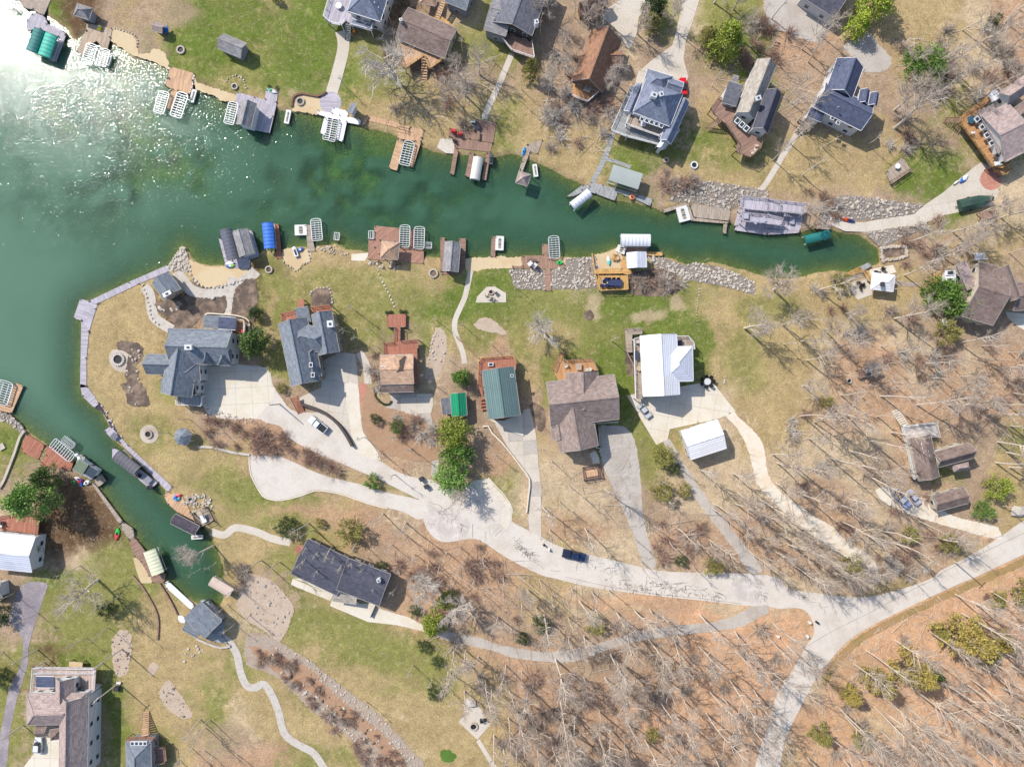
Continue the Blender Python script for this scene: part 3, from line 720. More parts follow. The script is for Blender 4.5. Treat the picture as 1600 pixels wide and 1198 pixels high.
ROWS="""aGdlygGgyGGldltgllllgtggpptpyytpp
aadllGGGgGggllggllltllgGpplpyytpp
aaaatgggGGGggyllyllllllgllllygtpp
aaawvvyyytyyyyygylllllyllllllglll
aawvvvvvwwvvyyygyyyggGggyylyylgGG
aawwvvvvwwwwwwwwyyyGlyyyyyyyGGttgg
aawwvvvvvwwwwwwwwwwwwylllllllGttty
awwwvvvwwvwwwwwwwwwwwwwwwwwwllyyt
wwwwyytdgyyyyyggyttyyggyyyyyyllll
wwwyydddggyygGGyygGGGyyyyyyyylll
wwyyydllgglglgypggGGGGyyyytttlllt
wwyyygylggtlytllyggGGGyyytpptptpp
wwgyyyllllttllllllgggGtyyytppppppp
gwwygylppplltpllyllggytyytttpllgllp
gllwyggylpllpllpttllgttttttllglyy
llddwyygggyyttlgtttlltttttttlllyy
tdddgwyyygyplpygtyttllppttptlllyt
lltggwgyygylpppppytttlppppttllyoo
lggggyyylgylppppyyttppttttlyyoooo
lgggyyytggggyppllllppooooytoooooo
gdggyyygyyggggyppllllppootylooooo
glggyygyygyyygyyppppppoopttyooooo
gllgyygtyyyyyyyyppppooopppyttoopooo
gllggypppgyytyyypppppoppyyoooooooo""".split('\n')
ROWS=[(r+r[-1]*4)[:32] for r in ROWS]
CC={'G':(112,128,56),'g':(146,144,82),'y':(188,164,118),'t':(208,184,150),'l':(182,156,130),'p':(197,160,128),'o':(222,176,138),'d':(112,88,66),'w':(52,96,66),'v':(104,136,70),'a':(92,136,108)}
COV=np.array([[alb(*CC[ch]) for ch in r] for r in ROWS])      # 24 x 32 x 3
ISW=np.array([[ch in'wva' for ch in r] for r in ROWS])
LAND=COV.copy(); WB=COV.copy()
for j in range(24):
    for i in range(32):
        def near(want):
            best=None
            for dj in range(-5,6):
                for di in range(-5,6):
                    a,b=j+dj,i+di
                    if 0<=a<24 and 0<=b<32 and ISW[a,b]==want:
                        q=dj*dj+di*di
                        if best is None or q<best[0]: best=(q,COV[a,b])
            return best
        if ISW[j,i]:
            b=near(False); LAND[j,i]=b[1] if b else alb(*CC['y'])
        else:
            b=near(True); WB[j,i]=b[1] if b else alb(*CC['w'])
_rs=np.random.RandomState(3); _T=_rs.rand(256,256)
def vnoise(x,y):
    xi=np.floor(x).astype(int);yi=np.floor(y).astype(int);fx=x-xi;fy=y-yi;fx=fx*fx*(3-2*fx);fy=fy*fy*(3-2*fy)
    g=lambda a,b:_T[a%256,b%256]
    return (g(xi,yi)*(1-fx)+g(xi+1,yi)*fx)*(1-fy)+(g(xi,yi+1)*(1-fx)+g(xi+1,yi+1)*fx)*fy
def fbm(x,y,o=4):
    s=0;a=.5
    for k in range(o): s=s+a*vnoise(x*2**k+17*k,y*2**k+9*k); a*=.5
    return s
def samp(A,X,Y):
    fx=np.clip(X/50-.5,0,30.999);fy=np.clip(Y/50-.5,0,22.999);i=fx.astype(int);j=fy.astype(int);u=(fx-i);v=(fy-j)
    u=np.clip((u-.5)*1.8+.5,0,1);v=np.clip((v-.5)*1.8+.5,0,1)
    u=u[:,None];v=v[:,None]
    return (A[j,i]*(1-u)+A[j,i+1]*u)*(1-v)+(A[j+1,i]*(1-u)+A[j+1,i+1]*u)*v
def shore_dist(X,Y):      # photo px in, metres out; positive on land
    W=np.array(WATER); n=len(W); d=np.full(X.shape,1e9); ins=np.zeros(X.shape,bool)
    for i in range(n):
        a=W[i];b=W[(i+1)%n]; ab=b-a; tt=np.clip(((X-a[0])*ab[0]+(Y-a[1])*ab[1])/(ab@ab+1e-9),0,1)
        d=np.minimum(d,(X-a[0]-tt*ab[0])**2+(Y-a[1]-tt*ab[1])**2)
        c=((a[1]>Y)!=(b[1]>Y))&(X<(b[0]-a[0])*(Y-a[1])/(b[1]-a[1]+1e-12)+a[0]); ins^=c
    return np.where(ins,-1,1)*np.sqrt(d)*H/F
PATCH=[(790,455,70,30,'G'),(880,490,70,24,'G'),(860,560,24,60,'G'),(970,640,20,60,'G'),(1010,470,90,24,'G'),(560,450,110,30,'g'),(560,490,60,24,'g'),(840,480,60,60,'g'),(930,500,60,40,'g'),(1180,560,50,50,'g'),(1200,480,50,30,'g'),(760,480,50,40,'G'),(440,470,16,40,'g'),(600,1040,60,40,'g'),(480,980,60,30,'g'),(380,760,40,20,'G'),(350,1150,60,30,'l'),(1290,1160,60,70,'o'),(1350,1060,70,60,'o'),(1400,990,70,40,'o'),(1330,640,60,40,'p'),(1200,1000,60,40,'o'), # px,py,rx,ry,colour
 (990,480,70,28,'G'),(1040,500,60,26,'G'),(1100,540,18,45,'G'),(700,470,30,20,'G'),(770,440,45,18,'G'),(450,60,60,35,'G'),(350,30,90,30,'G'),(480,120,30,40,'G'),(1000,245,45,22,'G'),(1450,270,60,30,'G'),
 (20,690,22,22,'G'),(120,1030,40,20,'G'),(180,1110,14,70,'G'),(90,905,50,18,'G'),(560,1000,60,25,'g'),(940,660,16,50,'G'),(950,560,30,25,'G'),(440,530,10,10,'G'),(420,790,20,10,'g'),(590,765,60,5,'g'),
 (260,20,60,24,'l'),(1010,495,28,10,'t'),(1062,478,16,14,'t'),(925,475,14,20,'t'),(500,805,90,14,'p'),(650,780,20,8,'g'),(430,820,40,14,'g'),
 (540,1060,90,16,'y'),(700,1150,60,40,'y'),(440,880,30,20,'g'),(1480,950,110,22,'o'),(1500,1100,120,80,'o'),(1250,980,40,28,'o'),(1040,1120,60,30,'o'),(1000,935,120,10,'o'),(1130,1010,60,40,'o'),(900,830,60,26,'p'),(700,860,70,40,'p'),(470,690,80,14,'p'),
 (180,560,40,60,'y'),(160,620,14,60,'y'),(300,720,60,30,'y'),(350,760,40,30,'g'),(1350,560,60,40,'p'),(1290,780,60,30,'p'),(1050,850,40,20,'p'),(160,120,40,16,'l'),(640,190,60,30,'y'),(1290,330,40,16,'l'),(1210,660,30,25,'y'),(1230,560,40,60,'y'),(1300,230,80,30,'y'),(1390,40,60,40,'y'),
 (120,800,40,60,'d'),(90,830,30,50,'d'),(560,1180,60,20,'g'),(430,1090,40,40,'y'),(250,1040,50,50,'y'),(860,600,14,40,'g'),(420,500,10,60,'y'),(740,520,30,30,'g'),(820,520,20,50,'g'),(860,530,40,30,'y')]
def make_ground():
    def axis(lo,hi,step,far):
        a=list(np.arange(lo,hi+step,step)); x=lo;s=step
        pre=[]
        while x>-far: s*=1.5; x-=s; pre.append(x)
        x=a[-1];s=step;post=[]
        while x<far: s*=1.5; x+=s; post.append(x)
        return np.array(pre[::-1]+a+post)
    xs=axis(-142,142,.62,900); ys=axis(-110,110,.62,900)
    X,Y=np.meshgrid(xs,ys); x=X.ravel();y=Y.ravel(); PX=x*F/H+800;PY=599-y*F/H
    d=shore_dist(PX,PY)+ (fbm(x*.35,y*.35)-.5)*1.2
    z=np.where(d>0,np.clip(-.5+d*.62,-.5,0),np.maximum(-3.2,-.5+d*.26))
    far=np.maximum(np.abs(x)-150,np.abs(y)-115); z=z+np.where((far>0)&(d>0),far.clip(0,400)*.03*(fbm(x*.01,y*.01)),0)
    bump=(fbm(x*.12+5,y*.12)-.48)*.10; z=z+np.where(d>3,np.clip(bump,-.2,.025),0)
    wx=(fbm(x*.09,y*.09)-.48)*70+(fbm(x*.6+50,y*.6)-.48)*30;wy=(fbm(x*.09+40,y*.09+7)-.48)*70+(fbm(x*.6,y*.6+60)-.48)*30
    c1=samp(LAND,PX+wx,PY+wy)
    wx2=(fbm(x*.2+90,y*.2)-.48)*160;wy2=(fbm(x*.2,y*.2+90)-.48)*160
    c2=samp(LAND,PX+wx2,PY+wy2)
    for (a,b,rx,ry,ch) in PATCH:
        q=np.sqrt(((PX+wx*.6-a)/rx)**2+((PY+wy*.6-b)/ry)**2); m=np.clip((1.25-q)*2,0,1)[:,None]*.85
        c1=c1*(1-m)+np.array(alb(*CC[ch]))*m; c2=c2*(1-m*.7)+np.array(alb(*CC[ch]))*m*.7
    wb=samp(WB,PX+wx*.8,PY+wy*.8); weed=np.clip((fbm(x*.07+3,y*.07)-.40)*6,0,1)*np.clip(1.3-np.hypot((PX-420)/420,(PY-230)/190),0,1)
    weed2=np.clip((fbm(x*.3+8,y*.3)-.42)*4,0,1)*.8
    m=(weed*weed2)[:,None]; wb=wb*(1-m)+np.array(alb(160,178,96))*m
    sandy=np.clip(1+(d+ (fbm(x*.3,y*.3+4)-.5)*3)/8.0,0,1)[:,None]**1.3; wb=wb*(1-sandy)+np.array(alb(168,148,98))*sandy
    bank=np.clip(1-np.abs(d-.3)/1.3,0,1)[:,None]*.7
    c1=np.where(d[:,None]<0,wb,c1*(1-bank)+np.array(alb(176,152,116))*bank); c2=np.where(d[:,None]<.6,c1,c2)
    nx,ny=len(xs),len(ys); idx=np.arange(nx*ny).reshape(ny,nx)
    f=np.stack([idx[:-1,:-1],idx[:-1,1:],idx[1:,1:],idx[1:,:-1]],-1).reshape(-1,4)
    me=bpy.data.meshes.new('ground'); me.vertices.add(len(x)); me.vertices.foreach_set('co',np.stack([x,y,z],1).astype(np.float32).ravel())
    me.loops.add(f.size); me.loops.foreach_set('vertex_index',f.ravel().astype(np.int32)); me.polygons.add(len(f)); me.polygons.foreach_set('loop_start',np.arange(0,f.size,4,dtype=np.int32))
    me.update(calc_edges=True); me.polygons.foreach_set('use_smooth',[True]*len(f))
    for nm,c in(('cover',c1),('cover2',c2)):
        at=me.color_attributes.new(nm,'FLOAT_COLOR','POINT'); at.data.foreach_set('color',np.concatenate([c,np.ones((len(x),1))],1).astype(np.float32).ravel())
    m=bpy.data.materials.new('ground_cover'); m.use_nodes=True; nt=m.node_tree;N=nt.nodes;Lk=nt.links;b=N['Principled BSDF']; b.inputs['Roughness'].default_value=1; b.inputs['Specular IOR Level'].default_value=.05
    A=N.new('ShaderNodeAttribute');A.attribute_name='cover';B=N.new('ShaderNodeAttribute');B.attribute_name='cover2'
    g=N.new('ShaderNodeNewGeometry')
    def noise(s,det,ro=.65,dist=0):
        n=N.new('ShaderNodeTexNoise'); n.inputs['Scale'].default_value=s;n.inputs['Detail'].default_value=det;n.inputs['Roughness'].default_value=ro;n.inputs['Distortion'].default_value=dist; Lk.new(g.outputs['Position'],n.inputs['Vector']); return n
    def mr(src,a,b2,c,d2):
        q=N.new('ShaderNodeMapRange'); q.inputs[1].default_value=a;q.inputs[2].default_value=b2;q.inputs[3].default_value=c;q.inputs[4].default_value=d2; Lk.new(src,q.inputs[0]); return q.outputs[0]
    n1=noise(.55,7,.72,.6); n2=noise(2.6,6,.75); n3=noise(.13,5)
    mix=N.new('ShaderNodeMix');mix.data_type='RGBA';Lk.new(mr(n1.outputs['Fac'],.42,.6,0,1),mix.inputs[0]);Lk.new(A.outputs['Color'],mix.inputs[6]);Lk.new(B.outputs['Color'],mix.inputs[7])
    v1=mr(n2.outputs['Fac'],.3,.7,.58,1.42); v2=mr(n3.outputs['Fac'],.3,.7,.86,1.14); v3=mr(n1.outputs['Fac'],.3,.7,.76,1.2)
    m1=N.new('ShaderNodeMath');m1.operation='MULTIPLY';Lk.new(v1,m1.inputs[0]);Lk.new(v2,m1.inputs[1]);m2=N.new('ShaderNodeMath');m2.operation='MULTIPLY';Lk.new(m1.outputs[0],m2.inputs[0]);Lk.new(v3,m2.inputs[1])
    n4=noise(.33,8,.78,1.0); soil=N.new('ShaderNodeMix');soil.data_type='RGBA';soil.inputs[7].default_value=(.17,.115,.07,1);Lk.new(mr(n4.outputs['Fac'],.5,.66,0,.36),soil.inputs[0]);Lk.new(mix.outputs[2],soil.inputs[6])
    n5=noise(.8,8,.8,.4); pale=N.new('ShaderNodeMix');pale.data_type='RGBA';pale.inputs[7].default_value=(.44,.35,.235,1);Lk.new(mr(n5.outputs['Fac'],.53,.66,0,.42),pale.inputs[0]);Lk.new(soil.outputs[2],pale.inputs[6])
    sc=N.new('ShaderNodeVectorMath');sc.operation='SCALE';Lk.new(pale.outputs[2],sc.inputs[0]);Lk.new(m2.outputs[0],sc.inputs['Scale']);Lk.new(sc.outputs[0],b.inputs['Base Color'])
    bp=N.new('ShaderNodeBump');bp.inputs['Strength'].default_value=.7;bp.inputs['Distance'].default_value=.12;Lk.new(n2.outputs['Fac'],bp.inputs['Height']);Lk.new(bp.outputs[0],b.inputs['Normal'])
    me.materials.append(m); o=bpy.data.objects.new('ground',me); COL.objects.link(o); o['kind']='structure'; o['label']='grass, bare soil and leaf litter of the lakeside neighbourhood'
make_ground()
def make_water():
    m=bpy.data.materials.new('lake_water'); m.use_nodes=True; nt=m.node_tree;N=nt.nodes;Lk=nt.links;N.remove(N['Principled BSDF']);out=N['Material Output']
    tr=N.new('ShaderNodeBsdfTransparent');tr.inputs[0].default_value=(.74,.95,.74,1)
    df=N.new('ShaderNodeBsdfDiffuse');df.inputs[0].default_value=(.012,.058,.04,1)
    g=N.new('ShaderNodeNewGeometry')
    n0=N.new('ShaderNodeTexNoise');n0.inputs['Scale'].default_value=.03;n0.inputs['Detail'].default_value=5;Lk.new(g.outputs['Position'],n0.inputs['Vector'])
    sp=N.new('ShaderNodeSeparateXYZ');Lk.new(g.outputs['Position'],sp.inputs[0])
    mx=N.new('ShaderNodeMapRange');mx.inputs[1].default_value=-135;mx.inputs[2].default_value=-75;mx.inputs[3].default_value=1;mx.inputs[4].default_value=0;Lk.new(sp.outputs[0],mx.inputs[0])
    cm=N.new('ShaderNodeMix');cm.data_type='RGBA';cm.inputs[6].default_value=(.038,.098,.055,1);cm.inputs[7].default_value=(.088,.165,.112,1)
    ml=N.new('ShaderNodeMath');ml.operation='MULTIPLY_ADD';ml.inputs[1].default_value=1.0;ml.inputs[2].default_value=-.45;Lk.new(n0.outputs['Fac'],ml.inputs[0]);ma=N.new('ShaderNodeMath');ma.use_clamp=True;Lk.new(ml.outputs[0],ma.inputs[0]);Lk.new(mx.outputs[0],ma.inputs[1]);Lk.new(ma.outputs[0],cm.inputs[0]);Lk.new(cm.outputs[2],df.inputs[0])
    ms=N.new('ShaderNodeMixShader');ms.inputs[0].default_value=.6
    da=N.new('ShaderNodeAttribute');da.attribute_name='turbid';Lk.new(da.outputs['Fac'],ms.inputs[0]);Lk.new(tr.outputs[0],ms.inputs[1]);Lk.new(df.outputs[0],ms.inputs[2])
    gl=N.new('ShaderNodeBsdfGlossy');gl.inputs['Roughness'].default_value=.085
    w1=N.new('ShaderNodeTexNoise');w1.inputs['Scale'].default_value=2.2;w1.inputs['Detail'].default_value=2;w1.inputs['Roughness'].default_value=.6;w1.inputs['Distortion'].default_value=0;Lk.new(g.outputs['Position'],w1.inputs['Vector'])
    bp=N.new('ShaderNodeBump');bp.inputs['Strength'].default_value=1;bp.inputs['Distance'].default_value=.066;Lk.new(w1.outputs['Fac'],bp.inputs['Height']);Lk.new(bp.outputs[0],gl.inputs['Normal'])
    fr=N.new('ShaderNodeFresnel');fr.inputs[0].default_value=1.33;Lk.new(bp.outputs[0],fr.inputs['Normal'])
    m2=N.new('ShaderNodeMixShader');Lk.new(fr.outputs[0],m2.inputs[0]);Lk.new(ms.outputs[0],m2.inputs[1]);Lk.new(gl.outputs[0],m2.inputs[2]);Lk.new(m2.outputs[0],out.inputs[0])
    xs=np.arange(-400,106,1.6);ys=np.arange(-80,200,1.6);X,Y=np.meshgrid(xs,ys);x=X.ravel();y=Y.ravel();PX=x*F/H+800;PY=599-y*F/H;d=-shore_dist(PX,PY)
    dep=np.clip(d*.30,0,3.2)+(fbm(x*.12,y*.12)-.48)*.5
    shoal=np.clip((fbm(x*.07+3,y*.07)-.36)*5,0,1)*np.clip(1.35-np.hypot((PX-420)/430,(PY-235)/170),0,1)*np.clip(.4+(fbm(x*.3+8,y*.3)-.40)*4,0,1)
    turb=1-np.exp(-np.clip(dep,0.05,9)*.62); turb=turb*(1-.7*np.clip(shoal*1.3,0,1))
    keep=(d>-4)|(PX<-40)
    nx,ny=len(xs),len(ys);idx=np.arange(nx*ny).reshape(ny,nx);f=np.stack([idx[:-1,:-1],idx[:-1,1:],idx[1:,1:],idx[1:,:-1]],-1).reshape(-1,4);f=f[keep[f].any(1)]
    me=bpy.data.meshes.new('lake'); me.from_pydata(np.stack([x,y,np.full(len(x),-.5)],1).tolist(),[],f.tolist()); at=me.attributes.new('turbid','FLOAT','POINT'); at.data.foreach_set('value',turb.astype(np.float32)); me.materials.append(m)
    o=bpy.data.objects.new('lake',me);COL.objects.link(o);o['kind']='structure';o['label']='green lake cove and narrow canal'
make_water()
# ---------------------------------------------------------------- roads and lanes
tt=lambda *a:[p for c,r,s in a for p in t(c,r,s)]
lane_u=tt((0,2,"1300,190 1597,215"),(1,2,"60,240 150,262 190,320 260,370 400,440 500,480 640,540 760,590 860,640 960,690 1000,712 1018,722"))
sheet('road',P("316,575 340,574 378,570 418,576 426,600 440,622 455,640 478,644 500,645")+tt((1,2,"450,200 520,260 560,320 605,385 640,430 760,470 870,540 980,580 1100,600 1200,660 1350,610 1375,598 1480,650 1597,760"))
 +tt((2,2,"0,850 60,890 180,950 270,1000 420,1050 600,1090 760,1130 1000,1170"),(3,2,"0,1190"),(3,3,"130,85 300,112 560,140 750,110 1000,30"),(3,2,"1080,1160 1200,1100 1400,985 1597,850"))+P("1700,750 1740,800")
 +tt((3,2,"1597,1060 1300,1200"),(3,3,"1180,60 900,190 640,320 500,410 380,540 290,660 200,830 120,1000 75,1197"))+P("1210,1300 1170,1300")
 +tt((2,3,"1520,1180 1597,950"),(3,3,"20,840 60,740 160,580 240,440 285,370 280,290 230,220 160,205 70,210 0,196"),(2,3,"1450,190 1200,160 900,130 520,80 260,20 170,-5"),(1,2,"1597,1100 1500,1040 1400,975 1330,965 1200,985 1130,970 1070,910 1040,830"))
 +lane_u[::-1],M_road,smooth=3,label='pale patched asphalt lane curving past the lake houses')
sheet('road',t(1,2,"1018,722 800,672 640,622 400,560 200,470 100,442 0,448")+t(0,2,"1560,430 1556,480 1565,560 1597,625")+t(1,2,"40,690 90,713 160,718 280,690 370,658 460,665 560,690 700,740 820,770 930,800 1000,840 1045,835 1060,780"),M_road,smooth=3,label='pale turnaround loop with a rounded end below the upper lane')
sheet('side_lane',t(2,3,"1597,190 1500,200 1350,270 1200,300 950,320 800,350 600,410 380,460 200,480 0,450")+t(1,3,"1500,430 1400,390 1250,362 1180,350 1130,330 1110,370 1150,395 1300,435 1480,472 1597,515")+t(2,3,"200,540 380,540 560,480 750,420 1000,380 1250,350 1440,320 1560,250 1597,240"),M_asph,smooth=3,label='narrow grey lane through the lower woods')
sheet('gravel_drive',t(2,2,"1310,175 1400,270 1470,400 1510,560 1530,620")+t(3,2,"0,700 100,800 260,930 450,1060 600,1170 650,1230 700,1220 650,1080 500,990 420,900 300,830 200,760 80,670 0,560")+t(2,2,"1560,360 1430,220 1370,165"),M_gravel,smooth=3,label='pale gravel drive running down to the junction')
sheet('old_drive',t(2,2,"940,345 1000,460 1060,560 1150,720 1300,920 1400,1050 1480,1180 1520,1180 1560,1150 1450,1000 1330,850 1180,660 1100,530 1040,440 985,345"),M_asph,smooth=3,label='old narrow drive behind the white metal barn')
sheet('cracked_drive',t(2,2,"545,275 600,262 700,262 760,340 790,480 806,640 815,800 850,960 900,1120 860,1150 800,1080 760,950 700,800 620,620 560,480"),M_asph,smooth=3,label='cracked grey drive beside the mauve-roofed house')
sheet('asphalt_lane',t(0,3,"140,60 290,50 280,120 240,240 210,330 180,450 172,560 130,700 100,800 60,1000 40,1197 -20,1250 -20,1100 20,900 60,700 130,560 140,400 70,300 60,250"),M_asphd,smooth=3,label='dark asphalt lane in the lower left corner')
sheet('gravel_drive',t(3,2,"670,660 760,640 870,690 1000,720 1150,820 1400,880 1440,900 1460,960 1430,965 1330,945 1000,850 850,800 740,740 690,700"),M_gravel,smooth=3,label='rutted gravel drive of the brown woods house')
slabbed('driveway',t(0,1,"1275,1090 1500,1075 1597,1100")+t(1,1,"75,1090 100,1220")+t(1,2,"120,20 110,90 0,222")+t(0,2,"1597,217 1300,190 1270,140 1275,60"),M_concw,4.2,3,'cream concrete forecourt of the blue-grey gabled house')
slabbed('driveway',t(1,1,"395,1060 480,1020 520,1000 620,1010 640,1200")+t(1,2,"580,60 600,240 608,390 560,320 500,240 420,195 300,135 262,100 280,80 410,20"),M_conc,4.0,-8,'concrete pad and drive beside the slate-roofed house')
sheet('driveway',t(1,2,"545,0 635,0 645,100 655,210 670,300 720,370 780,470 700,460 640,430 605,390 585,240 560,90"),M_concw,smooth=2,label='narrow pale drive rising between two houses')
slabbed('driveway',t(1,2,"840,60 1100,60 1110,110 1090,190 1120,290 1140,470 1135,560 1090,590 1100,480 1080,340 1030,230 900,190 800,160 840,110"),M_conc,4.2,2,'concrete drive below the tan-roofed cottage',mats=[M_conc,M_asph])
slabbed('driveway',t(1,2,"1480,225 1560,232")+t(2,2,"60,200 75,160 110,150 140,260 160,400 185,700 182,960 100,905 110,600 80,560 0,440 -40,370"),M_conc,3.6,4,'stained concrete drive below the teal roof',mats=[M_conc,M_asph,M_conc])
slabbed('driveway',t(1,2,"1370,600 1450,588 1500,650 1540,690 1590,760 1590,860 1560,905 1450,790 1400,700"),M_concw,4.5,-40,'pale concrete turnout with curb by the lane')
slabbed('driveway',t(2,2,"715,70 1200,-10 1260,0 1395,170 1290,215 985,280 970,345 900,378"),M_concw,3.8,-10,'bright concrete yard of the white metal-roofed house')
slabbed('driveway',t(2,0,"1065,-20 1175,-20 1130,130 1085,250 1070,370 1100,480 1085,520 960,470 860,455 800,440 870,380 1000,285 1030,180 1055,60"),M_conc,5,-30,'long concrete drive to the blue-grey hipped house')
sheet('driveway',t(2,0,"540,90 620,40 700,-10 830,-10 835,60 790,110 780,200 735,310 690,250 640,170"),M_conc,smooth=2,label='concrete apron beside the rust-roofed cottage')
sheet('gravel_pad',t(3,0,"-20,-20 240,-20 400,100 370,190 320,270 200,240 80,195 0,150"),M_asph,smooth=2,label='wide grey gravel yard at the top edge')
sheet('gravel_pad',t(3,0,"470,290 560,240 640,205 690,280 770,365 740,440 600,452 560,390"),M_asph,smooth=2,label='grey parking pad behind the navy-roofed house')
slabbed('boat_ramp',t(3,0,"1330,1010 1400,1060 1440,1197")+t(3,1,"1390,85 1210,122 1080,150 960,200 860,222 720,235 610,250 480,245 390,205 400,170 480,190 600,190 760,160 905,140 980,80 1090,5")+t(3,0,"1240,1080"),M_conc,4.4,10,'concrete boat ramp sloping to the end of the cove')
sheet('driveway',t(1,3,"235,20 300,45 480,125 462,192 700,292 780,300 880,312 1050,352 1040,310 950,262 870,240 790,215 745,190 720,175 650,180 520,90 300,20"),M_concw,smooth=1,label='white concrete strip along the dark-roofed house')
slabbed('porch_slab',t(1,3,"230,22 480,125 462,160 218,60"),M_concw,3.5,-22,'cream slab porch in front of the dark roof')
sheet('gravel_pad',t(1,3,"-60,0 20,5 100,35 230,180 225,260 150,420 60,350 -40,290 -120,180"),M_pinkg,smooth=2,label='pinkish gravel pad above the dry creek')
sheet('verge',ribbon_poly(catmull(P("1610,872 1542,903 1498,922 1430,953 1366,985 1332,1008 1304,1038 1286,1070"),5,False),11),pm('verge_grass',alb(186,150,104),var=.3,scale=1.5,col2=alb(150,130,80),bump=.4),label='worn grassy verge on the outer side of the curving road')
sheet('road_patch',t(1,2,"1050,740 1140,780 1330,850 1300,950 1180,975 1080,900"),pm('road_patch_grey',alb(212,200,190),var=.18,big=.3,col2=alb(226,214,204)),smooth=3,label='greyer resurfaced patch in the bulge of the lane')
sheet('road_patch',t(2,3,"1380,20 1560,60 1590,170 1400,150"),pm('road_patch_grey',alb(204,194,190)),smooth=2,label='greyer resurfaced patch before the junction')
sheet('road_patch',t(1,2,"1430,640 1500,690 1560,780 1540,880 1440,790 1400,700"),pm('patch_pale',alb(224,212,198),var=.2,big=.3),smooth=2,label='worn warm-grey patch in the turnout')
# walks
path('path',t(1,0,"530,195 545,260 540,330 510,450 470,585"),3.0,M_conc,'sloping concrete walk from the white-deck house to its beach')
path('path',t(1,0,"1597,335 1520,520 1445,680 1425,745"),1.5,M_conc,'long concrete walk down to the brown U-shaped dock')
path('path',t(2,0,"628,830 580,980 500,1145"),1.3,M_ltgrey,'grey boardwalk from the hipped house to the dock')
path('path',t(2,0,"570,990 650,1010 740,1045"),.9,M_ltgrey,'grey kerb walk beside the canopy dock')
path('path',t(3,0,"215,780 100,960 -15,1150")+t(2,0,"1540,1190")+P("1186,303"),1.4,M_conc,'straight walk from the navy-roofed house towards the water')
path('path',t(1,1,"1340,490 1325,560 1305,650 1280,710 1245,790 1240,860 1255,910 1290,1000 1300,1070"),1.35,M_conc,'curving flagstone walk from the grey boathouse')
path('path',t(0,3,"1385,385 1440,430 1480,500 1500,600 1540,690 1597,700")+t(1,3,"50,680 100,750 140,850 180,990 270,1060 360,1110 430,1210"),1.9,M_stonew,'winding grey stone path below the canal boathouse')
path('path',t(1,3,"1385,1030 1440,1120 1490,1210"),1.1,M_conc,'thin concrete walk from the fire pit patio')
path('path',t(0,2,"1320,920 1400,940 1470,895 1597,920")+t(1,2,"100,962 215,988"),1.9,M_conc,'pale walk from the canal deck to the dark-roofed house')
path('path',t(3,1,"790,562 860,575 935,575"),1.2,M_greyw,'short boardwalk beside the bright pine')
path('path',t(2,3,"0,480 10,482"),.5,M_asph)
path('path',t(1,1,"645,1000 690,1090 700,1197"),2.0,M_conc,'strip of walk beside the tan-roofed cottage')
sheet('brick_strip',t(1,2,"640,0 690,0 700,90 690,200 668,210 650,100"),M_brickp,smooth=2,label='pink brick strip beside the narrow drive')
# ---------------------------------------------------------------- seawalls, beaches, beds
path('path',P("262,420 218,440 153,473")+[],0.3,M_lav)
SEA=thing('seawall_walk','pale decked seawall walk around the grassy point','boardwalk',(*px(130,560).to_2d(),-.5))
for p in ("262,414 264,424 218,443 153,474 139,470 200,441","139,470 153,474 150,482 139,518 127,501 115,497 125,467","127,500 139,518 135,560 135,605 125,605","125,600 135,602 155,630 147,637 128,618"): deck(SEA,P(p),.12,M_lav)
sheet('beach',t(0,1,"1185,415 1250,455 1340,468 1400,465 1545,475 1530,520 1480,550 1420,570 1350,590 1270,592 1215,555 1180,480"),M_sand,smooth=2,label='raked sand beach beside the grey boathouse')
sheet('beach',t(1,0,"240,610 290,588 385,605 440,650 470,690 385,718 300,700 230,690"),M_sand,smooth=2,label='small walled sand beach with a fire pit')
sheet('patio',disc(t(1,0,"465,642")[0],17),M_lav,label='round pale patio beside the small beach')
sheet('beach',t(0,0,"700,180 830,222 862,340 830,352 760,300 690,255"),M_sand,smooth=2,label='sandy bank beside the beige dock')
sheet('beach',t(0,0,"930,330 960,305 1020,325 1055,400 1040,430 960,385 870,360 850,340"),M_sand,smooth=2,label='sandy point left of the tan dock')
sheet('beach',t(0,0,"1210,480 1240,520 1500,600 1510,640 1380,630 1340,600 1220,560"),M_sand,smooth=1,label='sandy strip right of the tan dock')
sheet('beach',t(1,1,"1310,415 1420,412 1550,400 1590,450 1580,478 1440,480 1320,492"),M_sand,smooth=2,label='sandy landing beside the small brown pier')
sheet('beach',t(1,1,"165,360 240,350 330,360 345,400 330,440 290,445 265,490 235,492 220,465 175,440"),M_sand,smooth=2,label='sand beach with curved stone edge beside the blue canopy')
sheet('boat_ramp',t(1,1,"595,388 700,380 698,400 680,430 595,428"),M_concw,label='small cream concrete ramp left of the brown platform')
sheet('boat_ramp',t(1,0,"1150,865 1240,870 1240,960 1180,955 1130,920"),M_conc,smooth=1,label='grey slab ramp beside the brown U-shaped dock')
sheet('beach',t(2,1,"515,390 600,375 665,340 690,400 680,480 520,480"),M_sand,label='sand terrace with surfboard')
sheet('beach',t(2,1,"-40,408 60,405 60,470 -40,475"),M_sand,label='sandy strip left of the brown dock')
sheet('patio',t(3,1,"640,482 780,455 800,500 740,520 655,552 625,510"),M_concw,label='cream patio above the end of the cove')
sheet('patio',t(3,1,"520,560 620,545 645,600 650,640 560,672 520,620"),M_conc,label='lower patio with black chairs by the timber deck')
sheet('patio',t(1,1,"1370,690 1380,652 1440,592 1490,590 1560,632 1560,688"),M_conc,smooth=1,label='grey patio with chairs beside the curving walk')
sheet('patio',t(1,3,"1265,915 1310,860 1300,770 1340,762 1370,790 1400,830 1465,930 1380,1025"),M_conc,label='square stone patio with fire pit at the wood edge')
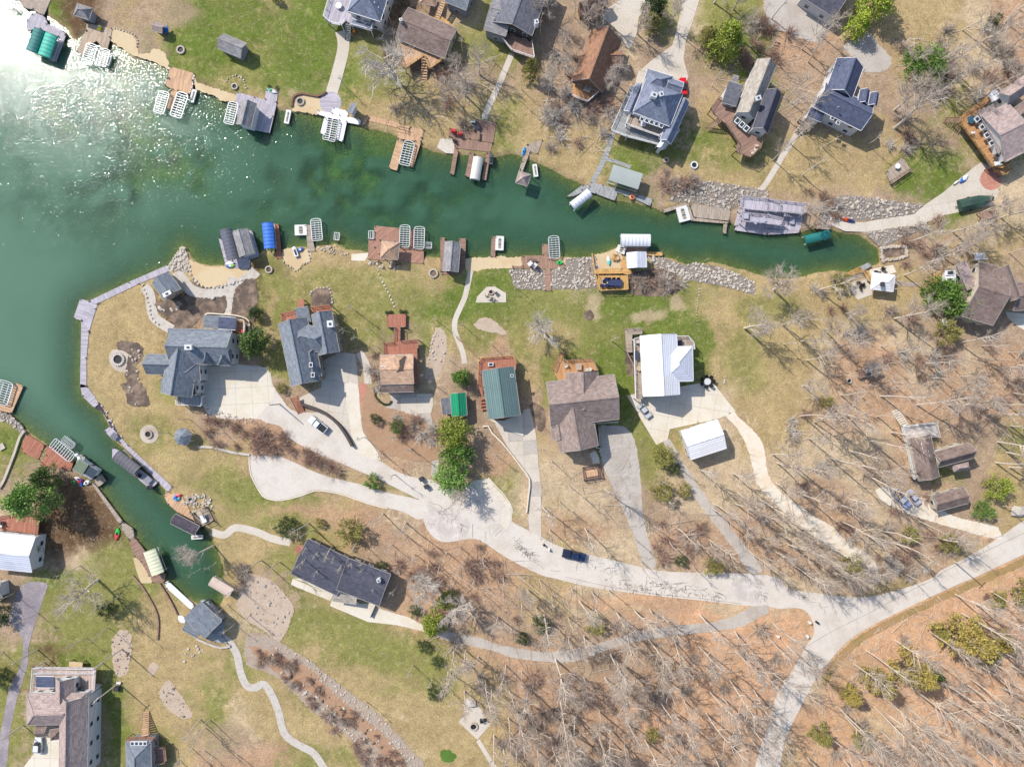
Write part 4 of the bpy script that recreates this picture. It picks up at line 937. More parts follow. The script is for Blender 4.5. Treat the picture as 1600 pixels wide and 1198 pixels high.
sheet('patio',disc(t(3,0,"1390,1120")[0],17),M_brickp,label='round red patio below the long orange deck')
sheet('patio',disc(t(0,2,"930,312")[0],14.5),M_stone,label='round stone patio on the point lawn')
sheet('patio',t(0,1,"760,985 800,1010 850,1020 890,1050 850,1080 790,1120 740,1120 700,1090 680,1040 700,985"),M_stone,smooth=2,label='oval stone patio on the point with a fire ring')
sheet('patio',t(2,0,"790,440 860,455 840,520 770,515"),M_conc,label='flagged corner beside the blue-grey hipped house')
path('path',t(0,1,"1095,500 1130,540 1190,610 1290,640 1420,610 1500,570 1560,530 1597,490"),2.9,M_stonew,'curving flagstone walk around the sand beach')
path('path',t(0,1,"900,590 935,640 945,720 970,790 1075,860"),2.6,M_stonew,'curving flagstone walk beside the gazebo')
slabbed('path',t(0,1,"1425,530 1475,530 1440,780 1378,780"),M_stonew,3,-8,'straight flagstone steps between mulch beds',sizey=1.7)
for s,l,mt in ((t(0,1,"960,700 1000,690 1100,640 1200,650 1300,665 1410,650 1400,760 1270,772 1200,840 1110,852 1060,790 1000,760"),'dark mulch terraces above the beach',M_mulch),(t(0,1,"1470,600 1597,540 1597,760 1470,770 1450,760"),'mulch bank beside the flagstone steps',M_mulch),
 (t(0,1,"740,930 830,930 890,965 890,1050 850,1080 870,1170 820,1197 780,1150 800,1010 730,980"),'mulch bed beside the oval stone patio',M_mulch),(t(0,2,"750,0 880,-10 932,100 920,135 840,142 800,120 780,40"),'mulch island on the point lawn',M_mulch),
 (t(1,1,"345,665 352,620 390,602 455,600 468,640 480,705 350,722"),'mulch bed with white stone edge above the slate roof',M_mulch),(t(2,1,"722,515 850,485 980,480 1048,560 1050,610 960,650 830,650 732,622"),'mulch bed of bare shrubs beside the timber terrace',M_mulch),
 (t(1,1,"1360,825 1420,782 1480,800 1530,845 1565,890 1500,880 1400,860"),'pointed gravel bed in the lawn',M_pinkg),(t(0,3,"700,400 760,338 820,380 820,480 805,560 790,622 720,622 700,500"),'gravel bed below the utility pole',M_pinkg),
 (t(0,3,"1050,652 1090,690 1150,780 1197,860 1185,890 1140,893 1060,850 1010,790 990,740 1010,700"),'large pear-shaped gravel bed',M_pinkg),(t(0,3,"955,542 985,555 980,590 955,625 930,615 928,565"),'small oval gravel bed',M_pinkg),
 (disc(t(2,1,"480,768")[0],8),'small round mulch ring on the lawn',M_mulch),(t(2,1,"710,880 740,860 800,855 760,900 765,960 760,1130 730,1140 705,1050"),'dark bed beside the white metal-roofed house',M_mulch),
 (t(2,2,"110,130 160,120 200,160 215,240 180,300 150,250"),'dark planted strip beside the mauve house',M_mulch),(t(1,1,"1120,850 1180,870 1190,1000 1130,1160 1050,1160 1080,1000"),'stony planting bank beside the curving walk',M_pinkg),
 (t(1,2,"690,20 740,30 760,120 840,150 1000,200 1080,260 1130,400 1130,470 1000,480 800,430 700,330 660,220"),'leafy bank between the two drives',pm('leafy_bank',alb(190,154,122),var=.4,scale=1.2,big=.4,col2=alb(166,130,100),bump=.5))):
    sheet('planting_bed',s,mt,smooth=2,label=l)
sheet('grass_patch',t(1,3,"1150,1100 1190,1088 1250,1120 1240,1150 1200,1172 1155,1150"),pm('vivid_grass',alb(88,122,44),var=.3,scale=2,bump=.5),smooth=2,label='heart-shaped patch of vivid green grass')
ST=[M_stonew,M_stone]
rocks('riprap',t(0,1,"1045,472 1080,420 1110,370 1130,342 1150,345 1168,385 1180,430 1185,490 1150,500 1110,490 1060,500"),3.4,.16,.42,ST,'heap of grey rocks at the tip of the sand beach',bed=M_stone)
rocks('riprap',t(2,1,"-20,485 205,480 207,610 100,612 20,605"),3.6,.16,.34,ST,'white rock bank left of the brown boardwalk',bed=M_bedg)
rocks('riprap',t(2,1,"245,480 335,478 335,415 430,408 525,400 540,600 380,606 245,605"),3.6,.16,.34,ST,'white rock bank right of the brown boardwalk',bed=M_bedg)
rocks('riprap',t(2,1,"840,402 960,412 1070,458 1150,442 1300,472 1420,512 1510,560 1520,640 1400,605 1200,567 1060,545 1000,500 900,475"),3.6,.16,.38,ST,'long white rock bank along the south shore',bed=M_bedg)
rocks('riprap',t(2,0,"1150,1130 1300,1140 1597,1190")+t(2,1,"1597,40 1420,85 1360,110 1130,68 960,60 1040,0"),3.2,.16,.38,[M_rockg,M_stone],'grey rock slope above the long wooden dock',bed=M_bedg)
rocks('riprap',t(3,1,"350,120 400,50 480,18 700,45 970,80 900,140 740,160 600,182 440,165 370,190 300,190"),3.4,.16,.42,[M_rockg,M_stone],'grey rock slope beside the boat ramp',bed=M_bedg)
rocks('riprap',t(3,1,"612,256 800,222 900,210 1000,185 960,230 900,262 800,300 740,342 700,345 640,290"),3.4,.16,.38,[M_rockg,M_stone],'grey rock slope at the head of the cove',bed=M_bedg)
rocks('riprap',t(1,1,"375,345 450,335 520,350 590,380 585,400 480,390 380,385"),2.9,.16,.34,[M_stone],'brown stones along the shore beside the grey pier')
rocks('riprap',t(1,1,"690,425 780,430 900,440 920,460 870,485 790,482 730,462"),3.4,.16,.42,[M_stone,M_barkd],'dark boulders behind the brown platform')
rocks('riprap',t(0,1,"765,990 800,970 850,980 890,1000 885,1050 820,1060"),.8,.3,.5,ST,'white boulders beside the oval stone patio')
rocks('riprap',t(0,1,"1000,700 1100,670 1380,660 1390,690 1240,700 1130,740 1000,765 960,740"),.3,.3,.6,ST,'pale boulders in the mulch terraces')
rocks('riprap',t(0,2,"1150,690 1290,680 1330,720 1340,780 1230,790 1190,830 1130,740"),2.7,.16,.42,[M_stone,M_stonew],'boulders around the canal fire pit')
rocks('riprap',t(0,3,"1160,450 1275,440 1270,490 1210,500 1170,590 1130,590 1150,500"),.9,.2,.4,[M_stonew],'scattered flat white stones')
rocks('riprap',t(0,2,"0,170 60,190 130,250 160,290 140,320 90,270 40,235 0,230"),3.8,.16,.34,[M_stone,M_stonew],'grey stones along the lower-left bank',bed=M_bedg)
rocks('riprap',t(0,2,"1285,150 1597,222 1597,250 1400,225 1270,190"),2.5,.16,.26,[M_stone],'gravel edge below the forecourt')
rocks('riprap',t(0,2,"620,112 640,120 700,220 760,320 795,345 780,358 745,350 700,260 650,170"),3.2,.16,.30,[M_stonew],'white stone edging along the point')
rocks('riprap',t(2,1,"1180,1120 1300,1120 1350,1190 1200,1190")+[],.8,.15,.35,[M_stonew],'pale rubble beside the concrete yard')
CR=t(1,3,"-60,370 60,370 200,450 320,520 420,600 600,740 760,860 860,970 960,1080 1060,1230 700,1230 620,1060 500,950 340,840 200,690 60,600 -60,560")
sheet('creek_bed',CR,pm('creek_gravel',alb(192,174,156),var=.45,scale=1.2,big=.4,col2=alb(166,142,122),bump=.7),smooth=2,label='dry creek of rubble and russet grass')
sheet('creek_grass',t(1,3,"-50,440 100,480 250,545 350,590 430,680 520,760 620,850 760,960 860,1060 950,1197 880,1210 760,1080 640,960 500,870 380,760 200,650 60,560"),pm('russet_grass',alb(196,156,124),var=.5,scale=1.2,big=.5,col2=alb(164,130,104),bump=.7),smooth=2,label='russet grass along the creek')
rocks('riprap',t(1,3,"100,420 200,455 320,525 430,610 600,745 760,865 860,975 950,1090 1030,1197 960,1197 860,1080 740,960 600,840 420,690 300,590 150,500"),2.1,.16,.30,[M_stone,M_stonew],'rubble along the upper side of the dry creek')
rocks('riprap',t(1,3,"0,440 200,540 430,700 700,930 930,1190 860,1200 620,990 350,780 60,600"),.5,.2,.5,[M_stone,M_mulch],'scattered rubble through the dry creek')
rocks('riprap',t(1,3,"200,700 340,830 500,950 640,1060 740,1197 800,1197 700,1060 560,930 420,830 300,740"),2.1,.16,.30,[M_stone,M_stonew],'rubble along the lower side of the dry creek')
rocks('riprap',t(0,1,"760,1110 870,1100 870,1170 800,1180"),.5,.2,.4,ST,'pale stones in the mulch below the oval patio')
rocks('riprap',t(0,2,"770,0 890,0 920,110 830,135"),.3,.2,.35,ST,'pale stones in the mulch island')
rocks('riprap',t(1,1,"1100,870 1180,900 1180,1000 1120,1150 1070,1150"),.5,.2,.4,ST,'stones in the planting bank')
rocks('riprap',t(2,1,"380,420 450,415 460,440 400,450"),1.0,.3,.5,[M_barkd,M_stone],'brown driftwood stones on the white rock bank')
for q,l in (("700,400 760,340 820,380 820,480 790,622 720,622","pebbles over the gravel bed below the utility pole"),("1050,652 1150,780 1197,860 1140,893 1010,790 990,740","pebbles over the large pear-shaped gravel bed")): rocks('pebbles',t(0,3,q),1.2,.1,.28,[M_stone,M_mulch,M_rockg],l)
rocks('pebbles',t(1,3,"-60,10 100,45 220,190 150,400 -40,280"),.6,.12,.35,[M_stone,M_rockg],'loose rubble over the gravel pad by the creek')
# stones laid one by one
stone_line('stepping_stone_path',t(1,1,"755,470 780,540 830,640 870,725"),.42,'row of white stepping stones across the lawn',M_stonew,2.4,cat='stepping stones')
stone_line('stone_edging',t(1,1,"330,660 352,615 392,600 455,598 470,640 480,690"),.45,'white stone edging of the mulch bed',M_stonew,1.9)
stone_line('stone_edging',t(1,1,"165,420 180,450 225,470 240,492 262,485 300,450 340,425 330,395"),.4,'curved stone edging of the little beach',M_stone,1.9)
stone_line('stone_edging',t(0,0,"1405,525 1425,490 1470,472 1515,492 1538,555"),.42,'curved stone arc around a lawn fire pit',M_stonew,1.8)
stone_line('stone_edging',t(0,1,"1180,440 1195,520 1240,575 1300,600 1420,580 1520,545"),.55,'boulder edge of the raked sand beach',M_stonew,1.9)
stone_line('stone_edging',t(0,1,"880,560 905,620 930,700 950,790 1010,840"),.5,'boulder edge of the gazebo walk',M_stonew,2.2)
stone_line('stone_edging',t(1,1,"1140,860 1100,930 1075,1060 1060,1150"),.4,'stone edging of the planting bank',M_stonew,2.5)
stone_line('stone_edging',t(2,1,"1175,570 1165,640 1150,760 1160,830"),.25,'low stone line down the lawn',M_stone,3)
stone_line('stone_edging',t(0,0,"700,178 760,190 830,215 860,250 855,300"),.4,'stone edging behind the sandy bank',M_stone,1.9)
wall_line('retaining_wall',t(1,0,"225,668 235,610 290,586 385,604 440,575"),.5,.5,WALL['brown'],'brown curved wall behind the small beach',2)
wall_line('retaining_wall',t(1,2,"290,125 370,150 450,190 520,250 570,320 606,385"),.6,1.4,WALL['dark'],'dark curved retaining wall above the lane',2)
wall_line('retaining_wall',t(0,2,"160,290 130,330 100,420 70,500 30,600 0,650"),.6,.5,M_stone,'stone retaining wall in the lower-left yard',2)
wall_line('retaining_wall',t(0,3,"830,0 890,70 950,170 985,250 990,330 985,400"),.4,.4,M_brown,'dark timber edging beside the canal bank',2)
wall_line('retaining_wall',t(2,1,"470,435 482,480 480,570"),.25,.3,M_brown,'timber edging curved across the white rocks',2)
wall_line('retaining_wall',t(2,1,"500,385 512,480 540,600"),.3,.5,M_cedar,'timber edge of the sand terrace')
wall_line('retaining_wall',t(0,3,"1000,50 1040,110 1080,180 1110,245"),.3,.5,M_brown,'timber wall beside the white seawall',1)
wall_line('retaining_wall',t(1,2,"1415,265 1450,262 1470,300 1540,370 1597,440")+t(2,2,"0,440 60,520 108,590 104,680 90,800"),.35,.6,M_concw,'pale wall curving down beside the stained drive',2)
wall_line('retaining_wall',t(3,2,"670,665 700,720 760,755"),.35,.5,M_concw,'short pale wall by the parked cars')
wall_line('retaining_wall',t(0,2,"1235,390 1330,395 1450,425 1560,440"),.6,.35,M_stonew,'long pale stone wall above the point lawn',2)
wall_line('curb',t(0,2,"1556,445 1556,500 1568,570 1597,628")+t(1,2,"40,695 90,718 160,724 280,696 370,664 460,671 560,695 700,745 820,775"),.3,.15,M_concw,'pale curb around the turnaround loop',2,cat='curb')
wall_line('curb',t(1,2,"1450,584 1505,645 1548,690 1592,755"),.3,.15,M_concw,'pale curb of the concrete turnout',2,cat='curb')
wall_line('retaining_wall',t(1,1,"1250,905 1300,950 1360,1010 1395,1040"),.3,.5,M_brown,'dark edging below the curving walk')
wall_line('retaining_wall',t(0,1,"1285,770 1300,758 1370,762 1470,770 1540,790 1560,820 1555,870"),.3,.6,M_concw,'curved pale wall behind the entry roof',2)
# tar-sealed cracks
def cracks():
    mb=MB(); random.seed(5); z=.075
    def seg(a,b,w=.1):
        w*=.62
        A=px(*a);B=px(*b);d=(B-A); 
        if d.length<.05: return
        d.normalize(); n=Vector((-d.y,d.x,0))*w/2; mb.face([(*(A-n).to_2d(),z),(*(B-n).to_2d(),z),(*(B+n).to_2d(),z),(*(A+n).to_2d(),z)][::1])
    def walk(p,ang,n,st,w=.1,wob=.5):
        for i in range(n):
            ang+=random.gauss(0,wob); q=(p[0]+st*math.cos(ang),p[1]+st*math.sin(ang)); seg(p,q,w); p=q
        return p
    for (a,b),(c,d),k in (((800,845),(835,870),60),((925,885),(970,893),22),((985,918),(1065,926),60),((1010,905),(1135,935),110),((1180,920),(1195,932),16),((1222,910),(1290,950),22),((938,908),(1000,918),30)):
        for i in range(k):
            x=random.uniform(a,c);f=(x-a)/(c-a);y=b+(d-b)*f+random.uniform(-7,7)
            if random.random()<.55: walk((x,y),.12+random.gauss(0,.15),random.randint(2,5),2.2,wob=.25)
            else: walk((x,y),1.6+random.gauss(0,.2),random.randint(2,4),2,wob=.2)
    p=(680,798)
    for i in range(3): walk((682+i*2,798),.35,24,2.2,wob=.45)
    for i in range(3): walk((722,818),i*2.1,9,1.8,wob=.8)
    for s,e in (((720,797),(747,771)),((750,808),(758,803)),((739,818),(737,839)),((760,830),(755,843)),((773,838),(781,828)),((830,875),(850,885)),((860,890),(873,897)),((905,872),(905,890))):
        d=math.atan2(e[1]-s[1],e[0]-s[0]); walk(s,d,int(math.dist(s,e)/2)+1,2,wob=.15)
    a=catmull(t(3,3,"250,440 400,350 640,230 900,90 1050,20")+P("1480,890 1600,832"),6,False)
    for q,w in zip(a,a[1:]): seg(q,w,.09)
    b=catmull(t(2,3,"330,10 600,70 900,118 1200,148 1430,180"),5,False)
    for q,w in zip(b,b[1:]): seg(q,w,.09)
    for i in range(16):
        f=i/16; x=1290+f*260;y=985-f*130; walk((x,y-14),1.1+random.gauss(0,.15),14,2,.05,.06)
    for i in range(90):
        q=random.choice(((740+random.uniform(-60,60),800+random.uniform(-25,25)),(960+random.uniform(-12,25),700+random.uniform(-30,100)),(975+random.uniform(-15,20),720+random.uniform(-20,80))))
        walk(q,random.uniform(0,6.28),random.randint(4,9),2,.05 if q[1]<900 else .08,.35)
    o=mb.build('tar_seal',M_tar); tag(o,'black tar-sealed cracks in the lane and drives','tar seams',kind='stuff')
cracks()
ORDW='first second third fourth fifth sixth seventh eighth ninth tenth eleventh twelfth thirteenth fourteenth fifteenth sixteenth seventeenth eighteenth nineteenth twentieth twenty-first twenty-second'.split()
# ================================================================== HOUSES
def W_(root,s,e,h,kind,rm,wm='white',tile=None,**k):
    p=t(*tile,s) if tile else P(s); return wing(root,p[0],p[1],p[2],e,h,kind,rm,wm,**k)
WD=WALL
# top-left cove house with white balconies
h=house('large blue-grey hipped lake house with white wraparound balcony, cut by the top edge',(560,20))
W_(h,"570,70 775,135 880,-230",6,3.2,'hip','bluegrey','white',(1,0)); W_(h,"440,-160 470,-230 610,-180",6,2,'hip','bluegrey','white',(1,0),win=False)
D=t(1,0,"425,112 470,-40 600,-40 575,80 740,140 722,195 600,162 560,130 530,160 470,150"); deck(h,D,3.2,M_lav,postmat=M_white); railing(h,D[:2]+[],3.2); railing(h,[D[0],D[9],D[8],D[7]],3.2); railing(h,[D[4],D[5],D[6]],3.2)
W_(h,"605,120 735,160 722,195",3.6,.3,'shed','bluegrey','white',(1,0),win=False,wall=False)
stairs(h,t(1,0,"572,255")[0],t(1,0,"575,150")[0],1.4,0,3.2,M_ltgrey,9)
for s in ("740,20","765,50"): vent(h,t(1,0,s)[0],8)
table(t(1,0,"520,45")[0],'round white table on the blue-grey house balcony',(240,240,240),3.2,rnd=True,w=1.6)
chair(t(1,0,"617,203")[0],'orange chair beside the white balcony stairs',(225,140,50),.1)
h=house('brown low-gabled cottage with tan timber deck, half veiled by a bare tree',(665,60))
W_(h,"870,238 1175,368 1258,180",3.6,1.6,'gable','brown','cream',(1,0),door=True)
D=t(1,0,"875,250 1168,372 1080,432 1050,348 925,432"); deck(h,D,2.6,M_wood,postmat=M_brown); railing(h,[D[0],D[4],D[3]],2.6,M_cedar); railing(h,[D[3],D[2],D[1]],2.6,M_cedar)
stairs(h,t(1,0,"1050,500")[0],t(1,0,"1052,360")[0],1.4,0,2.6,M_wood,8); chimney(h,t(1,0,"908,140")[0],5,mat=M_alu,w=.6,d=.6)
D=t(1,0,"960,52 1000,65 1110,110 1130,80 1250,175 1255,190 1180,150 1100,125 960,75"); deck(h,D,2.4,M_cedar)
stairs(h,t(1,0,"1180,-20")[0],t(1,0,"1130,115")[0],1.3,3.2,2.4,M_wood,9)
h=house('slate-grey gabled house cut by the top edge above the brown cottage',(715,-10)); W_(h,"1180,12 1310,66 1370,-100",4.5,1.8,'gable','slate','grey',(1,0))
h=thing('gazebo','tan octagonal gazebo roof at the top edge','gazebo',(*px(671,-2).to_2d(),0)); W_(h,"1020,20 1120,40 1150,-50",2.8,1.4,'hip','tan','tan',(1,0),wall=False)
for s in ("1025,15","1118,38","1145,-40","1045,-60"): deck(h,t(1,0,s) and [t(1,0,s)[0],(t(1,0,s)[0][0]+1,t(1,0,s)[0][1]),(t(1,0,s)[0][0]+1,t(1,0,s)[0][1]+1)],2.6,M_brown,name='post',thick=2.6,posts=False)
h=house('dark grey lake house with brown lower deck and white rails at the top edge',(808,10))
W_(h,"831,56 862,-30 800,-50",5.5,2.2,'gable','darkgrey','dark'); W_(h,"756,46 790,57 808,-5",4.8,1.2,'gable','grey','grey')
D=P("793,52 831,66 835,92 800,80 785,62"); deck(h,D,2.8,M_brown); railing(h,D[1:],2.8); chimney(h,(838,38),6.5,mat=M_white); 
for q in ((777,20),(772,30),(800,12)): vent(h,q,6)
h=house('small rust-roofed cabin cut by the top edge beside the pale apron',(925,0)); W_(h,"425,84 520,62 545,-20",4,2.4,'gable','rust','brown',(2,0)); W_(h,"520,62 600,30 560,-40",3.4,1.2,'gable','brown','brown',(2,0))
h=house('steep rust-brown A-frame house with gold lower deck among bare trees',(930,85))
W_(h,"372,505 490,188 690,240",3.2,4.6,'gable','rust','brown',(2,0)); W_(h,"600,312 690,312 655,405",3.6,1.4,'gable','rust','brown',(2,0))
D=t(2,0,"380,522 520,500 560,560 470,640 375,600"); deck(h,D,1.8,M_woodo); railing(h,[D[2],D[3],D[4]],1.8,M_white); stairs(h,t(2,0,"545,600")[0],t(2,0,"520,560")[0],1.2,0,1.8,M_ltgrey,5)
W_(h,"470,500 510,515 480,575",3,.2,'shed','pale','cream',(2,0),wall=False)
# blue-grey hipped mansion
h=house('large blue-grey hipped mansion with many gables and white balconies above the canopy dock',(1015,175))
W_(h,"755,700 985,790 1060,580",7,4.2,'hip','bluegrey','white',(2,0)); W_(h,"805,560 960,610 1005,480",6.4,2.4,'hip','bluegrey','white',(2,0))
W_(h,"945,590 1035,620 1068,515",6.2,2.0,'gable','bluegrey','white',(2,0)); W_(h,"990,900 1105,645 1050,590",5.6,1.5,'gable','bluegrey','white',(2,0)); W_(h,"700,690 775,520 830,540",5.4,.9,'gable','bluegrey','white',(2,0))
W_(h,"920,850 990,895 1015,790",5.2,1.6,'hip','bluegrey','white',(2,0)); W_(h,"905,915 945,855 982,870",4.6,.9,'gable','steel','white',(2,0))
D=t(2,0,"615,818 740,535 770,545 690,700 730,690 745,700 960,795 920,850 910,905 715,855"); deck(h,D,3.0,M_ltgrey,postmat=M_white); railing(h,D[:2],3.0); railing(h,[D[0],D[9],D[8]],3.0)
D=t(2,0,"740,705 955,795 925,855 712,780"); deck(h,D,4.6,M_greyw,postmat=M_white); railing(h,[D[1],D[2],D[3],D[0]],4.6); railing(h,t(2,0,"700,800 735,690"),4.0)
chimney(h,t(2,0,"880,605")[0],10.3,mat=M_white,w=1.4,d=1.0,rz=-.3); chimney(h,t(2,0,"925,600")[0],10.2,w=1.0,d=1.0,mat=WD['grey'])
for i in range(5): skylight(h,(t(2,0,"810,745")[0][0]+i*7.5,t(2,0,"810,745")[0][1]+i*2.6),6.6,1.1,1.0,-.35)
table(t(2,0,"815,775")[0],'white balcony table on the blue-grey mansion',(235,235,240),4.6,w=1.2)
car(t(2,0,"1066,590")[0],t(2,0,"1060,505")[0],'bright red car tucked against the blue-grey mansion',(235,20,30),top=M_black)
# split roof house
h=house('dark and pale split-roofed house with angular brown deck above a grassy slope',(1178,155))
W_(h,"1400,700 1530,370 1640,430",6,2.4,'gable','pale','white',(2,0)); W_(h,"1500,800 1585,560 1680,590",6.2,2.2,'gable','inkblue','white',(2,0)); W_(h,"1310,640 1400,665 1480,560",5,1.2,'shed','darkgrey','white',(2,0)); W_(h,"1360,535 1395,545 1430,490",3.5,.6,'shed','grey','white',(2,0),win=False)
D=t(2,0,"1238,680 1285,615 1335,640 1400,700 1375,760 1440,820 1560,870 1545,930 1490,982 1395,950 1410,890 1330,770 1255,710"); deck(h,D,3.2,M_brown,postmat=M_brown); railing(h,[D[12],D[0],D[1],D[2]],3.2,M_brown); railing(h,D[6:12],3.2,M_brown)
stairs(h,t(2,0,"1215,810")[0],t(2,0,"1300,745")[0],1.3,0,3.2,M_brown,9); chimney(h,t(2,0,"1525,625")[0],8.2,w=1.3,d=1)
for i in range(3): skylight(h,(t(2,0,"1405,755")[0][0]+i*7,t(2,0,"1405,755")[0][1]+i*6),4.5,1.2,1.5,-.7)
for i,s in enumerate(("1520,915","1512,938","1495,955")): chair(t(2,0,s)[0],('white-tan chair on the angular brown deck, uppermost of three','middle white-tan chair on the angular brown deck','white-tan chair on the angular brown deck, lowest of three')[i],(225,200,180),3.2,rz=i)
# top edge dark roof
h=house('dark roofed garage with white trim at the top edge above the gravel yard',(1295,5)); W_(h,"1252,-5 1303,28 1330,-30",4,1.6,'gable','inkblue','white')
# navy house
h=house('navy-roofed white house with two dormers and a porch beside a straight walk',(1313,150))
W_(h,"362,560 432,365 595,420",5.8,2.8,'gable','navy','white',(3,0)); W_(h,"580,815 285,670 370,520",5.4,2.6,'gable','navy','white',(3,0)); W_(h,"645,745 580,812 500,700",5.0,1.0,'hip','navy','white',(3,0),wall=False)
W_(h,"244,725 330,762 405,735",4.2,.5,'shed','navy','white',(3,0)); W_(h,"575,560 560,640 620,650",6,1.3,'gable','navy','white',(3,0),win=False); W_(h,"640,580 625,655 680,650",6,1.2,'gable','navy','white',(3,0),win=False)
D=t(3,0,"192,750 245,722 290,765 260,820"); deck(h,D,1.4,M_greyw); railing(h,D[1:3],1.4); stairs(h,t(3,0,"180,840")[0],t(3,0,"225,790")[0],1.4,0,1.4,M_greyw,4); skylight(h,t(3,0,"400,740")[0],5.6,1.0,.8,-.4); skylight(h,t(3,0,"435,768")[0],5.6,1.0,.8,-.4); vent(h,t(3,0,"438,668")[0],8)
# right edge house
h=house('mauve-roofed house with long orange deck and white dormered wall at the right edge',(1570,190))
W_(h,"1480,1010 1640,930 1500,640",5.8,2.4,'gable','taupe','white',(3,0)); W_(h,"1310,700 1405,650 1480,1010",5.2,.8,'shed','taupe','white',(3,0)); W_(h,"1440,580 1600,470 1640,560",5.8,2.2,'gable','taupe','white',(3,0)); W_(h,"1500,700 1640,600 1680,700",5.0,1.6,'gable','brown','white',(3,0)); W_(h,"1420,905 1440,960 1490,930",5.4,1.4,'hip','taupe','white',(3,0))
D=t(3,0,"1200,722 1380,600 1405,612 1275,720 1460,1010 1490,1020 1470,1050 1400,1045 1195,765"); deck(h,D,3,M_woodo,postmat=M_brown); railing(h,[D[1],D[0],D[8],D[7]],3,M_cedar); railing(h,D[4:8],3,M_cedar)
D=t(3,0,"1395,1035 1495,1020 1502,1060 1470,1095 1415,1070"); deck(h,D,2.2,M_woodo); railing(h,D[1:],2.2,M_cedar); stairs(h,t(3,0,"1100,750")[0],t(3,0,"1195,752")[0],1.6,0,3,M_brown,9)
for i in range(4): skylight(h,(t(3,0,"1303,745")[0][0]+i*7.6,t(3,0,"1303,745")[0][1]+i*12.5),4.6,1.2,1.3,-.95)
D=t(3,0,"1375,585 1420,560 1450,590 1400,640"); deck(h,D,4.2,M_white); railing(h,D,4.2,closed=True)
table(t(3,0,"1258,755")[0],'round teal table on the long orange deck',(60,100,120),3,rnd=True,w=1.9); table(t(3,0,"1412,995")[0],'dark round table at the foot of the long orange deck',(90,80,80),3,rnd=True,w=1.3)
chair(t(3,0,"1415,1028")[0],'white lounge chair at the lower end of the orange deck',(240,240,240),3,s=1.5); chair(t(3,0,"1268,835")[0],'white chair against the rail midway along the orange deck',(235,235,235),3)
# point house
h=house('blue-grey multi-gabled house with white rails on the point, beside the cream forecourt',(300,560))
W_(h,"1045,962 1432,972 1465,862",6,.1,'shed','slate','white',(0,1),win=False,wall=False)
W_(h,"1062,1068 1440,1080 1470,868",5.8,3.0,'gable','slate','white',(0,1)); W_(h,"915,1135 1075,1140 1062,1015",4.6,2.2,'gable','slate','white',(0,1)); W_(h,"1005,1250 1050,965 1240,1000",5.6,3.0,'gable','slate','white',(0,1)); W_(h,"1110,1190 1250,1180 1262,1055",5.4,1.8,'hip','slate','white',(0,1))
W_(h,"1265,1068 1330,1075 1350,975",6,2.2,'hip','slate','white',(0,1),wall=False); W_(h,"1360,1078 1440,1082 1420,985",6,2.0,'hip','slate','white',(0,1),wall=False)
W_(h,"1268,845 1362,850 1362,775",4,.2,'shed','slate','white',(0,1)); W_(h,"1362,852 1468,860 1472,785",4.4,.2,'shed','navy','white',(0,1)); chimney(h,t(0,1,"1188,970")[0],8.6,w=1.6,d=1.1,mat=M_white,rz=0); vent(h,t(0,1,"1218,940")[0],7.6)
D=t(0,1,"1474,797 1530,802 1528,892 1468,872"); deck(h,D,2.8,M_woodo); railing(h,[D[0],D[1],D[2]],2.8)
D=t(0,2,"1108,72 1270,75 1265,136 1108,126"); deck(h,D,2.6,M_ltgrey,postmat=M_white); railing(h,[D[0],D[3],D[2],D[1]],2.6); W_(h,"1003,55 1090,62 1095,-30",4.6,.6,'shed','slate','white',(0,2)); W_(h,"1092,62 1228,66 1235,-20",5.0,.8,'shed','inkblue','white',(0,2))
chair(t(0,1,"1512,868")[0],'red chair on the small orange deck of the point house',(210,50,50),2.8)
# gazebo by beach
h=thing('pavilion','grey gabled stone pavilion with chimney beside the curving flagstone walk','pavilion',(*px(262,448).to_2d(),0)); W_(h,"1028,678 950,572 1055,505",3.2,1.8,'gable','slate','stone',(0,1)); chimney(h,t(0,1,"1062,640")[0],4.2,w=2.0,d=.9,h=1.6,rz=.5)
h=thing('gazebo','small grey octagonal gazebo beside the leafy bank on the point lawn','gazebo',(*px(293,681).to_2d(),0))
c=px(293,681); mb=MB(); 
for i in range(8):
    a=i*math.pi/4+.2;b2=a+math.pi/4; mb.face([(c.x+2.3*math.cos(a),c.y+2.3*math.sin(a),2.5),(c.x+2.3*math.cos(b2),c.y+2.3*math.sin(b2),2.5),(c.x,c.y,4.0)])
mb.build('roof',ROOF['slate'],h)
for i in range(8):
    a=i*math.pi/4+.2; mb=MB(); mb.tube([(c.x+2*math.cos(a),c.y+2*math.sin(a),0),(c.x+2*math.cos(a),c.y+2*math.sin(a),2.6)],.08,6); mb.build('post',M_white,h)
